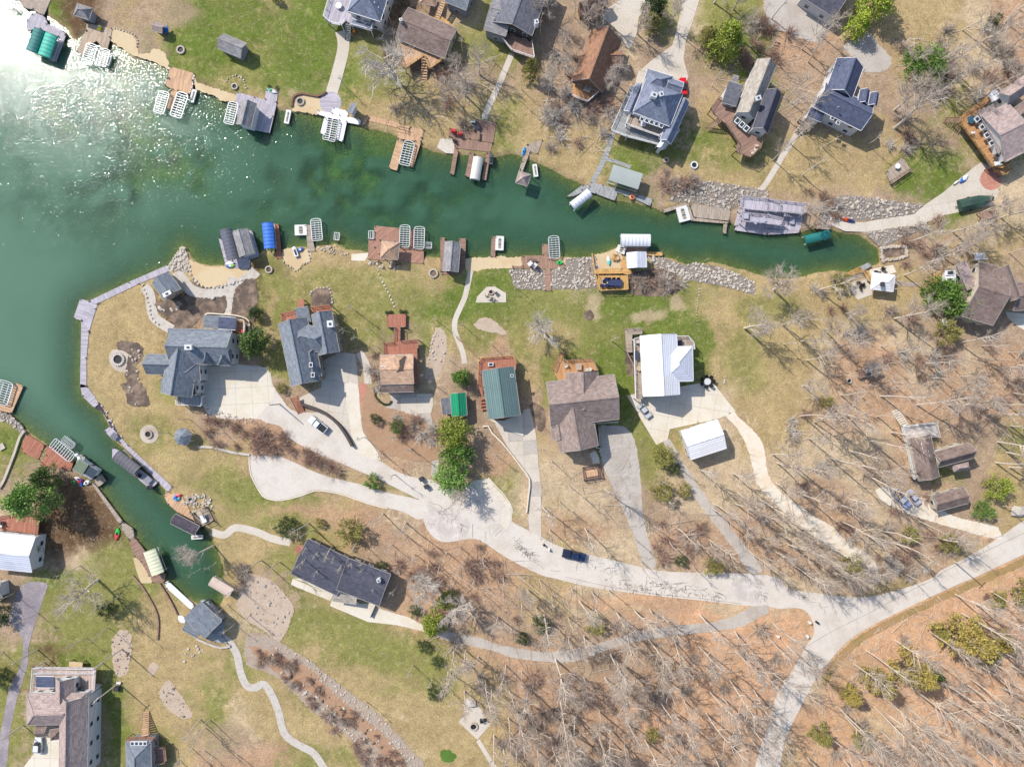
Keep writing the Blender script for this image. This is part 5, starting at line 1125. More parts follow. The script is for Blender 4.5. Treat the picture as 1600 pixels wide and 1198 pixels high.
# slate house 2
h=house('slate-grey house with complex hipped roofs, orange decks and a concrete pad',(480,560))
W_(h,"220,1212 140,822 322,800",6,3.0,'gable','slate','stone',(1,1)); W_(h,"520,995 472,742 345,760",6,2.4,'gable','slate','stone',(1,1)); W_(h,"205,960 445,1010 470,860",6.2,2.6,'hip','slate','stone',(1,1)); W_(h,"262,822 345,806 340,712",4.4,.6,'shed','slate','stone',(1,1)); W_(h,"410,1150 375,960 300,980",5.6,1.8,'hip','slate','stone',(1,1))
D=t(1,1,"160,762 242,742 255,802 168,806"); deck(h,D,3,M_red); railing(h,[D[3],D[0],D[1]],3,M_red); D=t(1,1,"345,722 465,706 474,742 352,758"); deck(h,D,3,M_red); railing(h,[D[0],D[1],D[2]],3,M_red)
D=t(1,1,"262,672 298,670 300,722 266,724"); deck(h,D,1.6,M_red); chimney(h,t(1,1,"470,825")[0],7.4,w=1.3,d=1.5,mat=M_white,rz=.1); skylight(h,t(1,1,"343,1078")[0],7.6); skylight(h,t(1,1,"355,1140")[0],7.6); vent(h,t(1,1,"230,905")[0],7)
stairs(h,t(1,2,"285,180")[0],t(1,2,"235,80")[0],1.8,0,1.6,M_red,9)
# red-deck cottage
h=house('tan-roofed cottage at the foot of a stepped red deck with a long boardwalk',(622,583))
W_(h,"780,1200 985,1195 980,1012",5.4,1.2,'gable','tan','tan',(1,1)); W_(h,"870,1130 935,1125 940,1018",6,1.6,'hip','rose','tan',(1,1),wall=False); W_(h,"780,1250 985,1245 985,1195",4.4,.8,'shed','brown','tan',(1,1),win=False); skylight(h,t(1,1,"795,1100")[0],6.2,1,1.2)
for s,z in (("815,765 935,760 935,842 820,845",.9),("864,842 902,842 902,942 864,942",1.2),("795,942 1015,920 1012,975 1003,978 990,1012 985,1015 800,1022",2.0),("985,980 1005,978 1012,1200 988,1200",2.4)): D=t(1,1,s); deck(h,D,z,M_red,zb=.1)
railing(h,t(1,1,"865,940 868,845 822,842"),1.1,M_brown); railing(h,t(1,1,"900,925 902,845 935,840"),1.1,M_brown); railing(h,t(1,1,"800,1022 796,942 862,940"),2,M_brown); railing(h,t(1,1,"905,930 1015,922 1010,975"),2,M_brown)
# teal house
h=house('teal metal-roofed house ringed by an orange deck beside the stained drive',(785,610))
W_(h,"1450,1415 1410,1115 1610,1098",5.2,2.2,'gable','teal','dark',(1,1)); skylight(h,t(1,1,"1465,1075")[0],3.4,1.3,.9); skylight(h,t(1,1,"1597,1145")[0],7,.7,.7)
D=t(1,1,"1390,1060 1410,1035 1600,1020 1625,1060 1620,1110 1410,1125 1415,1300 1385,1200"); deck(h,D,3,M_red,postmat=M_brown); railing(h,[D[7],D[0],D[1],D[2],D[3]],3,M_cedar)
D=t(1,2,"1455,222 1545,228 1660,180 1670,325 1600,300"); deck(h,D,.35,M_concw,name='slab',posts=False,thick=.3)
for s in ("1400,95","1400,115","1400,135","1408,155"): deck(h,t(1,2,s) and [(t(1,2,s)[0][0]-1,t(1,2,s)[0][1]-1),(t(1,2,s)[0][0]+9,t(1,2,s)[0][1]-2),(t(1,2,s)[0][0]+9,t(1,2,s)[0][1]+1),(t(1,2,s)[0][0]-1,t(1,2,s)[0][1]+2)],.4+.2*float(s[5:])/100,M_red,name='step',posts=False)
h=thing('shed','bright green metal-roofed shed with a grey lean-to above the bright tree','shed',(*px(716,632).to_2d(),0)); W_(h,"1222,200 1213,60 1308,58",3,1.0,'gable','green','dark',(1,2),win=False); W_(h,"1165,192 1153,90 1210,88",2.4,.3,'shed','darkgrey','dark',(1,2),win=False)
# mauve house
h=house('large mauve-roofed house with crossing gables beside the cracked grey drive',(913,645))
W_(h,"245,265 668,218 640,-60",5.6,3.4,'gable','mauve','cream',(2,2)); W_(h,"300,425 250,140 490,110",5.2,3.0,'gable','mauve','cream',(2,2)); W_(h,"886,640 884,583 934,577",5.4,2.6,'gable','mauve','cream'); W_(h,"255,350 240,262 330,255",4.8,1.2,'gable','mauve','cream',(2,2)); 
D=t(2,1,"258,1112 305,1000 330,1012 320,1050 500,1040 535,1112 345,1132 340,1180 300,1197"); deck(h,D,2.8,M_woodo,postmat=M_brown); railing(h,[D[0],D[1],D[2]],2.8,M_brown); railing(h,[D[3],D[4],D[5]],2.8,M_brown)
stairs(h,t(2,1,"265,1110")[0],t(2,1,"315,1005")[0],1.5,.4,2.8,M_woodo,7); table(t(2,1,"415,1090")[0],'square tan dining table on the mauve house deck',(190,170,150),2.8,l=1.6,w=1.4)
for i,s in enumerate(("465,1108","485,1105","335,1085")): chair(t(2,1,s)[0],('pale chair right of the tan table on the mauve house deck','rightmost pale chair on the mauve house deck','tan lounge chair left of the tan deck table')[i],(215,205,190),2.8,rz=i)
chimney(h,t(2,2,"255,125")[0],6.5,mat=M_white); chimney(h,t(2,2,"290,140")[0],6.8,mat=M_white,w=.7); D=t(2,2,"645,60 662,60 664,105 648,105"); deck(h,D,4,M_red)
wall_line('garage_wall',t(2,2,"660,235 515,245 525,395 555,400 550,420"),.35,.9,M_concw,'pale low wall framing the mauve house forecourt')
wall_line('garage_wall',t(2,2,"540,262 545,380 560,395 540,425"),.25,.5,M_conc,'inner curb of the mauve house forecourt')
h=thing('hot_tub_deck','square timber platform with a tan cover beside the cracked drive','deck',(*px(925,738).to_2d(),0)); deck(h,t(2,2,"440,520 545,505 575,585 450,605"),.4,M_brown); deck(h,t(2,2,"460,540 530,530 540,570 468,582"),.8,M_wood,name='cover',posts=False,thick=.5); railing(h,t(2,2,"440,520 545,505 550,580 450,600"),.4,M_dark,closed=True)
path('path',t(2,2,"500,425 520,460 525,495"),1.8,M_concw,'short pale walk below the mauve house')
# white house
h=house('white metal-roofed lake house with a hipped right wing and grey porch',(1040,570))
W_(h,"1005,619 1000,525 1057,523",6,2.8,'gable','white','white'); W_(h,"1034,596 1083,595 1080,541",6,2.2,'hip','steel','white')
D=t(2,1,"758,915 802,905 812,1290 768,1290"); deck(h,D,3,M_greyw,postmat=M_white); railing(h,[D[3],D[0],D[1]],3); D=t(2,1,"1025,900 1095,900 1130,940 1135,980 1030,985"); deck(h,D,3,M_greyw,postmat=M_white); railing(h,[D[0],D[1],D[2],D[3]],3)
D=t(2,1,"705,855 805,850 808,885 750,890 752,1000 715,1000"); deck(h,D,1.2,M_greyw); railing(h,[D[0],D[1],D[2]],1.2,M_greyw); railing(h,t(2,1,"770,1290 765,1100 715,1000"),1.4,M_greyw)
W_(h,"1040,1180 1120,1175 1115,1160",2.8,.2,'shed','steel','white',(2,1),wall=False)
table(t(2,1,"776,1020")[0],'long dark dining table on the left porch of the white house',(70,76,96),3,l=2.4,w=.9); table(t(2,1,"1045,940")[0],'dark slatted table on the right porch of the white house',(70,70,84),3,l=1.4,w=1.2); table(t(2,1,"790,1100")[0],'round tan table on the left porch of the white house',(200,180,150),3,rnd=True,w=1.4)
chair(t(2,1,"780,935")[0],'pale chair at the top of the left white-house porch',(210,200,190),3)
T0=t(2,1,"1215,1182")[0]; table(T0,'round pale patio table ringed by black chairs in the concrete yard',(225,225,225),.12,rnd=True,w=1.7)
for i in range(7): a=i*.9; chair((T0[0]+9*math.cos(a),T0[1]+8*math.sin(a)),'black chair at the round pale yard table, '+('on its right','lower right','bottom','lower left','upper left','top','upper right')[i]+' side',(40,42,44),.12,rz=-a+math.pi/2,group='black chairs around the round yard table')
h=thing('barn','white metal-roofed barn below the bright concrete yard','barn',(*px(1100,685).to_2d(),0)); W_(h,"1079,718 1135,700 1122,655",4.6,1.5,'gable','white','white'); 
# south-west houses
h=house('white ribbed metal-roofed building with a reddish deck at the left edge',(15,865)); W_(h,"-120,1140 198,1172 208,950",4.6,1.8,'gable','steel','white',(0,2)); D=t(0,2,"-20,830 120,802 248,822 236,938 -20,905"); deck(h,D,2.2,M_red); railing(h,[D[0],D[1],D[2],D[3]],2.2,M_brown)
chair(t(0,2,"12,880")[0],'white chair on the reddish deck at the left edge',(240,240,240),2.2); chair(t(0,2,"22,862")[0],'dark chair on the reddish deck at the left edge',(60,50,50),2.2); stairs(h,t(0,2,"270,1080")[0],t(0,2,"200,1110")[0],1.4,0,1.6,M_greyw,6)
h=house('small white-edged roof at the left edge beside the dark lane',(5,920)); W_(h,"-100,150 15,140 30,40",3,1,'gable','grey','white',(0,3),win=False)
h=house('taupe-roofed house with white railed terrace and dark pergola, lower left',(95,1110))
W_(h,"168,935 540,930 560,735",6.2,3.0,'hip','taupe','white',(0,3)); W_(h,"545,1260 552,760 375,780",6.0,3.2,'gable','taupe','white',(0,3)); W_(h,"350,850 348,645 466,640",5.6,2.2,'gable','taupe','white',(0,3)); W_(h,"235,1010 300,1005 300,930",4.6,1.2,'gable','brown','white',(0,3)); W_(h,"318,1030 390,1020 388,955",5,.9,'hip','brown','white',(0,3),wall=False)
D=t(0,3,"205,730 218,572 600,578 590,720 555,740"); deck(h,D,3.2,pm('pink_terrace',alb(216,190,176),pattern='planks'),postmat=M_white); railing(h,[D[0],D[1],D[2],D[3]],3.2); railing(h,t(0,3,"225,605 595,605"),3.2); D=t(0,3,"432,540 516,546 512,578 430,572"); deck(h,D,1.6,M_sand)
W_(h,"224,700 340,702 342,632",5.6,.2,'shed','navy','white',(0,3),wall=False)
slabbed('driveway',t(0,3,"230,1010 385,1020 385,1240 120,1240 160,1180 215,1110"),M_concw,4,0,'cream drive below the taupe-roofed house')
chair(t(0,3,"480,665")[0],'dark round chair on the white railed terrace',(60,56,60),3.2); table(t(0,3,"502,705")[0],'round dark table on the white railed terrace',(120,100,100),3.2,rnd=True,w=1.2)
car(t(0,3,"250,1092")[0],t(0,3,"254,1012")[0],'white van on the cream drive of the taupe-roofed house',(240,242,245),suv=True,name='parked_van',cat='van')
h=house('small blue-grey hipped cottage with timber stairs at the bottom edge',(215,1180)); W_(h,"790,1300 785,1042 940,1040",4.6,2.0,'hip','slate','grey',(0,3)); D=t(0,3,"795,1015 968,1010 975,1045 795,1045"); deck(h,D,2.2,M_red); railing(h,[D[0],D[1]],2.2,M_brown); stairs(h,t(0,3,"908,850")[0],t(0,3,"905,1005")[0],1.8,0,2.2,M_wood,12); D=t(0,3,"945,1080 1030,1065 1040,1160 950,1180"); deck(h,D,2.0,M_brown); railing(h,[D[0],D[1],D[2],D[3]],2.0,M_brown)
for i in range(4): skylight(h,(t(0,3,"828,1048")[0][0]+i*6.5,t(0,3,"828,1048")[0][1]),4.9,1.0,1.0)
# dark long house
h=house('long dark navy low-roofed house with cream slab porch below the turnaround loop',(530,900))
W_(h,"455,896 526,930 547,873",3.6,1.0,'gable','inkblue','dark'); W_(h,"526,921 592,946 611,897",4.4,1.1,'gable','inkblue','dark'); W_(h,"475,160 625,183 660,140",3.0,.2,'shed','pale','cream',(1,3),wall=False,win=False)
D=t(1,2,"238,1030 270,1000 300,1015 262,1062"); deck(h,D,2.4,M_red); chimney(h,t(1,3,"770,25")[0],5,w=.8,d=.8,mat=M_white); wall_line('parking_post',t(1,3,"748,190 718,258"),.2,1.0,M_dark,'dark fence rail across the cream slab',cat='fence')
h=thing('pallets','pair of pale pallets beside the dark-roofed house','pallets',(*px(617,890).to_2d(),0)); 
for q in ("820,1150 855,1160 845,1178 812,1168","862,1150 905,1165 895,1190 850,1180"): deck(h,t(1,2,q),.3,M_greyw,name='pallet',posts=False)
# brown woods house
h=house('brown-roofed woods house with weathered white deck among bare trees at right',(1460,710))
W_(h,"940,602 885,338 1015,318",4.4,1.4,'gable','brown','cream',(3,2)); W_(h,"1060,520 1280,460 1210,378",5,2.0,'gable','brown','cream',(3,2)); W_(h,"1160,545 1255,530 1240,485",4,1.2,'hip','taupe','cream',(3,2),win=False)
D=t(3,2,"830,262 1040,238 1062,330 882,345 935,585 905,590"); deck(h,D,1.8,pm('bleached_decking',alb(222,212,204),pattern='planks',var=.2)); railing(h,[D[5],D[0],D[1],D[2]],1.8); 
for i in range(4): skylight(h,(t(3,2,"970,370")[0][0]+i*1.6,t(3,2,"970,370")[0][1]+i*6.5),5.3,1.3,.7,.2)
stairs(h,t(3,2,"790,160")[0],t(3,2,"855,260")[0],1.8,0,1.8,M_concw,8); stairs(h,t(3,2,"905,590")[0],t(3,2,"800,270")[0],1.4,0.2,1.0,M_wood,22)
h=thing('garage','low brown-roofed garage beside the rutted gravel drive','garage',(*px(1485,780).to_2d(),0)); W_(h,"1052,795 1248,742 1230,640",3,1.2,'gable','brown','cream',(3,2))
# far right brown house
h=house('large brown-roofed house with stepped ridges and glazed sunroom at the right edge',(1530,440))
W_(h,"1400,830 1480,640 1240,560",4.8,.1,'shed','brown','cream',(3,1),win=False,wall=False)
W_(h,"1212,775 1402,832 1480,480",5.6,3.0,'gable','brown','cream',(3,1)); W_(h,"1172,455 1238,430 1258,605",5.4,.6,'shed','taupe','cream',(3,1)); W_(h,"1480,690 1405,490 1520,500",6.4,1.6,'gable','brown','cream',(3,1)); W_(h,"1530,740 1660,730 1640,560",5,1.8,'gable','brown','cream',(3,1)); W_(h,"1100,602 1108,488 1168,480",3.6,.3,'shed','white','white',(3,1))
for i in range(3): skylight(h,(t(3,1,"1135,505")[0][0]-i*.8,t(3,1,"1135,505")[0][1]+i*11),3.9,1.9,1.2,0)
D=t(3,1,"1040,500 1110,490 1100,580 1030,575"); deck(h,D,1.8,M_cedar); railing(h,[D[1],D[0],D[3]],1.8,M_cedar); chair(t(3,1,"1295,408")[0],'large white bench above the brown-roofed house at right',(245,245,245),.1,s=2.6); chair(t(3,1,"1092,815")[0],'white lounger in the shade below the bright pine',(235,235,235),.1,s=2.2)
slabbed('driveway',t(3,1,"1480,745 1597,760 1660,790 1660,880 1597,860 1560,840 1500,790"),M_concw,4,0,'pale drive at the right edge below the brown-roofed house')
# sheds and playthings
h=thing('shed','small grey hipped shed with brown shadow near the beige dock','shed',(*px(130,22).to_2d(),0)); W_(h,"460,95 555,125 580,55",2.8,1.3,'hip','grey','grey',(0,0),win=False)
h=thing('shed','grey gabled garden shed on the bright green lawn','shed',(*px(361,72).to_2d(),0)); W_(h,"1357,302 1500,362 1530,268",2.8,1.3,'gable','grey','grey',(0,0),win=False)
h=thing('playhouse','small pinkish playhouse with blue patterned swing seat','playhouse',(*px(250,44).to_2d(),0)); W_(h,"952,190 1010,208 1032,158",2.2,.6,'gable','taupe','brown',(0,0),win=False); deck(h,t(0,0,"1015,180 1045,160 1050,190 1025,215"),1.2,pm('blue_seat',alb(60,110,190)),name='swing_seat',posts=False)
h=thing('playset','grey play tower with a red panel roof in the right-hand lawn','playset',(*px(1360,576).to_2d(),0)); W_(h,"612,1152 705,1118 690,1068",2.6,1.0,'gable','darkgrey','brown',(3,1),win=False); W_(h,"592,1082 660,1062 678,1052",3.0,.6,'shed',pm('red_panel',alb(226,84,56)),'brown',(3,1),wall=False); deck(h,t(3,1,"560,1110 600,1100 610,1150 575,1165"),1.2,M_brown)
h=thing('firewood_rack','brown timber rack heaped with firewood at the right edge','firewood',(*px(1541,340).to_2d(),0)); deck(h,t(3,1,"1320,130 1420,110 1432,150 1335,172"),1.6,M_brown,zb=.1); deck(h,t(3,1,"1330,175 1400,165 1410,195 1340,200"),.8,M_greyw,name='shelf',zb=.1)
h=thing('outdoor_deck','square weathered fire deck with timber rails and round white table','deck',(*px(1403,270).to_2d(),0)); D=t(3,0,"738,1070 840,980 892,1062 765,1150"); deck(h,D,.6,M_greyw,zb=.1); railing(h,[D[2],D[3]],.6,M_brown); railing(h,[(D[2][0]-4,D[2][1]-2),(D[3][0]-2,D[3][1]-4)],.6,M_brown); table(t(3,0,"800,1042")[0],'round white table on the weathered fire deck',(240,240,235),.6,rnd=True,w=1.4)
h=thing('timber_steps','ladder of timber steps beside the gravel yard','steps',(*px(1207,80).to_2d(),0)); 
for i in range(9):
    a=t(3,0,"62,265")[0];b=t(3,0,"2,395")[0]; x=a[0]+(b[0]-a[0])*i/8;y=a[1]+(b[1]-a[1])*i/8; deck(h,[(x-4,y-1.6),(x+4,y+.6),(x+3.6,y+2),(x-4.4,y-.2)],.25,M_brown,name='step',posts=False)
# ================================================================== DOCKS
def D_(label,tile,polys,mat,**k): return dock(label,[t(*tile,s) for s in polys],mat,**k)
d=D_('curved white dock with two teal-covered lifts, top left',(0,0),["168,130 200,90 250,85 290,120 295,150 400,198 412,220 370,232 250,182 215,180 172,195","412,220 345,390 305,375 368,228"],M_lav)
canopy(t(0,0,"212,180 277,190 232,328 158,312"),'deep teal boat canopy, left of the pair on the curved white dock',(40,130,125),z=2.2); canopy(t(0,0,"285,205 352,225 310,362 232,340"),'bright turquoise boat canopy, right of the pair on the curved white dock',(80,200,175),z=2.2)
D_('brownish patio dock at the very top left edge',(0,0),["100,-20 325,-20 272,98 232,85 205,60 150,50"],M_greyw); lift(t(0,0,"-10,-40 100,-40 90,60 -20,40"),'boat lift at the extreme top left corner')
d=D_('beige planked dock with a pointed slip, upper left',(0,0),["540,145 700,180 690,235 535,190","535,190 690,235 668,312 640,300 605,258 560,275 520,350 478,325"],pm('beige_decking',alb(206,182,158),pattern='planks'))
lift(t(0,0,"545,268 612,282 572,412 505,395"),'left boat lift of the pair at the beige planked dock'); lift(t(0,0,"628,300 692,312 658,422 600,406"),'right boat lift of the pair at the beige planked dock'); jetski(t(0,0,"672,412")[0],t(0,0,"692,352")[0],'small white float beside the beige dock lifts')
h=thing('cooler','small yellow cooler at the head of the beige dock','cooler',(*px(155,42).to_2d(),.17)); deck(h,t(0,0,"612,155 630,160 622,188 606,184"),.75,pm('yellow_plastic',alb(240,220,50)),name='body',posts=False,thick=.55); deck(h,t(0,0,"612,160 628,164 624,170 609,166"),.8,M_white,name='lid',posts=False,thick=.04)
D_('tan T-shaped dock between two boat lifts',(0,0),["1060,415 1215,460 1205,505 1050,488","1050,488 1205,505 1200,560 1180,590 1110,570 1075,560 1025,530 1040,488","1070,560 1115,572 1070,690 1040,682"],M_wood)
stone_line('stone_edging',t(0,0,"1060,415 1045,455 1030,530"),.4,'white stone posts on the left side of the tan dock',M_white,1.8); stone_line('stone_edging',t(0,0,"1215,460 1205,520 1185,580"),.4,'white stone posts on the right side of the tan dock',M_white,1.8)
lift(t(0,0,"998,563 1060,578 1020,716 955,700"),'boat lift left of the tan T-shaped dock'); lift(t(0,0,"1110,570 1178,588 1128,742 1058,722"),'boat lift right of the tan T-shaped dock'); jetski(t(0,0,"1195,642")[0],t(0,0,"1218,562")[0],'white jet ski float right of the tan T-shaped dock')
lift(t(0,0,"1430,630 1490,645 1455,782 1395,770"),'boat lift left of the pale two-tone boathouse')
d=D_('pale lavender dock carrying the two-tone boathouse',(1,0),["-120,575 -10,605 130,640 110,730 -130,650","-130,650 110,730 85,832 -60,800 -110,780","60,560 75,545 135,565 130,640 55,622"],M_lav)
h=thing('boathouse','two-tone grey gabled boathouse on the pale lavender dock','boathouse',(*px(388,178).to_2d(),-.5)); W_(h,"1475,775 1512,628 1600,655",3.6,1.4,'gable','grey','white',(0,0),win=False,z0=.15)
kayak(t(1,0,"75,560")[0],t(1,0,"130,585")[0],'green and white kayak at the head of the pale lavender dock',(60,190,130),(235,240,240)); evergreen(*t(1,0,"84,540")[0],3,'small round dark shrub left of the lavender dock head',col='dark',form='bush'); evergreen(*t(1,0,"131,552")[0],3.4,'small round dark shrub right of the lavender dock head',col='dark',form='bush')
jetski(t(1,0,"190,775")[0],t(1,0,"208,688")[0],'white ladder float below the small walled beach')
d=D_('white dock with double lift below the round patio',(1,0),["385,690 520,715 655,748 650,780 570,765 385,715","480,672 570,692 575,728 470,708","428,728 452,733 432,840 400,835","520,745 568,755 540,885 500,872"],M_white)
lift(t(1,0,"440,730 480,738 455,880 415,868"),'left boat lift inside the white dock'); lift(t(1,0,"478,738 520,745 490,888 452,880"),'right boat lift inside the white dock')
h=thing('boathouse','small slate lean-to roof on the white double-lift dock','boathouse',(*px(548,178).to_2d(),-.5)); W_(h,"570,700 600,640 630,655",3,.6,'shed','slate','white',(1,0),win=False,z0=.15)
h=D_('tan boardwalk along the sandy bank with steps',(1,0),["690,718 900,768 890,800 690,752","658,782 690,720 708,730 672,788"],M_wood)
for i in range(3): deck(h,t(1,0,f"{888-i*3},{775+i*16} {958-i*3},{790+i*16} {956-i*3},{803+i*16} {886-i*3},{788+i*16}"),.5-.1*i,M_wood,name='step',posts=False)
D_('tan U-shaped dock around one boat lift',(1,0),["960,790 1048,812 1038,862 950,840","890,802 960,820 1035,860 1030,885 882,865","882,865 905,870 920,880 880,1066 828,1050","995,875 1030,885 978,1046 955,1040"],M_wood); lift(t(1,0,"925,868 995,890 952,1042 895,1022"),'dark boat lift inside the tan U-shaped dock')
d=D_('brown E-shaped dock with upper deck and three fingers',(1,0),["1205,800 1340,815 1350,748 1500,762 1478,892 1330,868 1200,852","1215,855 1476,895 1462,950 1245,925","1240,905 1262,940 1235,1092 1210,1086","1335,950 1362,955 1332,1106 1304,1100","1440,950 1464,950 1436,1126 1408,1118"],M_brown)
canopy(t(1,0,"1358,978 1418,985 1395,1128 1332,1112"),'white rounded boat cover in the brown E-shaped dock',(225,220,210),ribs=False,curve=.7,z=1.4)
chair(t(1,0,"1232,822")[0],'red adirondack chair, left of the pair on the brown dock',(215,40,45),.15,s=1.3); chair(t(1,0,"1273,838")[0],'red adirondack chair, right of the pair on the brown dock',(215,40,45),.15,s=1.3); chair(t(1,0,"1240,880")[0],'black chair below the two red chairs',(50,50,54),.15)
table(t(1,0,"1372,795")[0],'black round table on the brown E-shaped dock',(44,46,56),.15,rnd=True,w=2.4); chair(t(1,0,"1355,765")[0],'white grill beside the black round table',(225,225,225),.15,s=1.2); table(t(1,0,"1388,850")[0],'small brown bench below the black round table',(150,120,100),.15,l=2,w=.7)
watercraft(t(1,0,"1465,1030")[0],t(1,0,"1470,968")[0],'black and grey jet ski beside the brown E-shaped dock',(90,95,105)); firepit(t(1,0,"278,636")[0],'dark ring fire pit on the small walled beach',.9)
# north-east docks
d=D_('small dock with square pavilion end beside a blue kayak',(2,0),["95,900 190,872 160,962 112,950","95,900 112,950 62,1080 42,1070 60,1010"],M_greyw); h=thing('pavilion','square weathered hip-roofed pavilion at the end of a small dock','pavilion',(*px(818,277).to_2d(),-.5)); W_(h,"22,1140 95,1162 122,1092",3,1.3,'hip','taupe','tan',(2,0),wall=False)
for s in ("32,1130","92,1150","112,1100","52,1078"): c=px(*t(2,0,s)[0]); mb=MB(); mb.tube([(c.x,c.y,-2),(c.x,c.y,3)],.12,6); mb.build('post',M_greyw,h)
kayak(t(2,0,"62,978")[0],t(2,0,"82,920")[0],'bright blue kayak lying on the small pavilion dock',(60,160,220),z=.2); jetski(t(2,0,"150,1106")[0],t(2,0,"140,1025")[0],'white float right of the small pavilion dock')
d=D_('grey angular dock joining the flat canopy and the white canopy',(2,1),["340,30 440,-45 480,-20 390,25","440,-48 660,5 640,55 520,10 430,-15","490,-62 560,-45 790,15 780,30 660,5 480,-35","700,-10 880,45 860,88 760,40 690,20"],M_ltgrey)
canopy(t(2,0,"640,1035 818,1078 785,1188 595,1115"),'flat grey-green canopy with rounded corners on the grey dock',(176,182,176),ribs=False,curve=.25,z=3.2); canopy(t(2,1,"355,65 470,-15 500,18 395,110"),'white ribbed barrel canopy tilted at the grey dock end',(232,234,242),z=2.4,ribcol=(205,208,220))
kayak(t(2,1,"735,50")[0],t(2,1,"762,15")[0],'orange kayak on the grey angular dock',(235,140,90),w=1.4)
D_('long weathered dock with angled ends at the rock slope',(2,1),["935,112 1095,65 1108,80 950,130","1112,74 1365,108 1355,180 1138,158","1086,84 1104,80 1132,160 1355,187 1345,198 1120,180","1322,190 1345,192 1335,262 1315,258"],M_greyw); jetski(t(2,1,"1080,185")[0],t(2,1,"1055,90")[0],'square white jet ski lift at the weathered dock',w=3.0)
d=thing('party_dock','big white two-level party dock with stairs and rooftop deck','dock',(*px(1200,338).to_2d(),-.5))
for s,z in (("1156,322 1259,318 1250,361 1147,353",.15),("1150,352 1202,358 1198,367 1148,360",.1),("1200,358 1250,361 1248,364 1200,367",.16)): deck(d,P(s),z,M_lav)
for s,z in (("1158,308 1200,312 1218,318 1215,332 1156,326",3.0),("1196,312 1257,319 1254,335 1198,329",2.7),("1160,333 1200,337 1222,342 1218,352 1158,346",2.6)): D=P(s); deck(d,D,z,M_lav,postmat=M_white); railing(d,D,z,M_lav,closed=True,h=.9)
stairs(d,(1222,345),(1200,332),1.2,.2,2.7,M_lav,8); stairs(d,(1250,338),(1225,334),1.2,.2,2.7,M_lav,8)
for i,q in enumerate(((1164,338),(1178,346),(1190,345),(1236,346))): table(q,('square slatted lavender table at the left of the party dock','slatted lavender table centre left of the party dock','slatted lavender table in the middle of the party dock','slatted lavender table at the right of the party dock')[i],(190,186,200),.16 if i==3 else 2.62 if i<3 else .2,l=1.6,w=1.3,rz=i)
canopy(t(3,1,"228,272 380,236 390,285 240,326"),'teal green barrel canopy at the end of the cove',(40,125,120),ribs=False,z=2,curve=.4)
jetski(t(3,1,"445,175")[0],t(3,1,"385,168")[0],'white jet ski parked on the boat ramp edge'); kayak(t(3,1,"455,165")[0],t(3,1,"540,190")[0],'long orange and blue kayak on the boat ramp edge',(225,84,40),(40,60,120),z=.25)
D_('dark timber landing at the top of the boat ramp',(3,1),["290,230 360,175 400,168 390,235"],M_greyw,z=.1)
h=thing('boat_trailer','trailer boat under a dark green tarpaulin on the concrete ramp','covered boat',(*px(1519,318).to_2d(),.2)); c=px(1519,318)
a0=.22; m=MB(); prev=None
for i in range(9):
    f=i/8; x=-4.2+8.4*f; ww=1.55*(1-.55*max(0,f-.6)/.4); zz=1.9+.35*math.sin(f*7); ring=[Vector((x,y,z)) for y,z in ((-ww,.5),(-ww,1.3),(-ww*.4,zz),(ww*.4,zz),(ww,1.3),(ww,.5))]; ring=[Vector((c.x+p.x*math.cos(a0)-p.y*math.sin(a0),c.y+p.x*math.sin(a0)+p.y*math.cos(a0),p.z+.1)) for p in ring]
    if prev: 
        for k in range(5): m.face([prev[k],ring[k],ring[k+1],prev[k+1]][::-1])
    else: m.face(ring)
    prev=ring
m.face(prev[::-1]); m.build('tarpaulin',pm('green_tarp',alb(58,84,74),var=.25,bump=.5,scale=2),h)
m=MB(); m.bar((c.x-4.6,c.y-1.0,.5),(c.x+5.2,c.y+1.1,.5),.2,.2); m.build('trailer_frame',M_dark,h)
for s in(-1,1):
    m=MB(); q=Vector((c.x-1-s*1.6*math.sin(a0),c.y-.2+s*1.6*math.cos(a0),.42)); m.tube([q,q+Vector((-.2*math.sin(a0)*s,.2*math.cos(a0)*s,0))],.36,10,cap=True); m.build('wheel',M_black,h)
kayak(t(3,0,"1150,1155")[0],t(3,0,"1185,1128")[0],'slim white paddle board on the concrete above the ramp',(240,240,235),w=.5,name='paddle_board',cat='paddle board'); kayak(t(3,0,"1190,1142")[0],t(3,0,"1242,1095")[0],'blue and white paddle board on the concrete above the ramp',(60,110,200),(235,240,245),w=1.1,name='paddle_board',cat='paddle board')
# south shore
h=D_('pale dock carrying the twin grey boathouse canopies',(0,1),["1362,282 1385,300 1415,420 1460,418 1560,395 1560,478 1500,478 1410,468","1545,238 1572,240 1620,400 1560,420"],M_lav)
canopy(t(0,1,"1370,240 1440,230 1485,410 1415,422"),'dark grey ribbed barrel canopy, left of the twin boathouse',(96,98,112),z=3.0,ribcol=(130,130,140)); 
h=thing('boathouse','plain grey gabled boathouse roof, right of the twin canopies','boathouse',(*px(378,381).to_2d(),-.5)); W_(h,"1495,405 1453,252 1542,235",3.4,1.0,'gable','grey','white',(0,1),win=False,z0=.15)
kayak(t(0,1,"1408,452")[0],t(0,1,"1468,442")[0],'white paddle board leaning at the twin boathouse',(240,240,240),w=.9,name='paddle_board',cat='paddle board'); kayak(t(0,1,"1412,466")[0],t(0,1,"1470,458")[0],'blue and green paddle board at the twin boathouse',(40,110,200),(150,200,80),w=.9,name='paddle_board',cat='paddle board')
canopy(t(1,1,"38,196 103,190 118,350 50,354"),'bright blue ribbed boat canopy beside the rust-red pier',(70,130,225),z=2.2,ribcol=(56,110,205)); D_('narrow rust-red pier beside the blue canopy',(1,1),["112,200 140,199 162,412 130,416"],M_red)
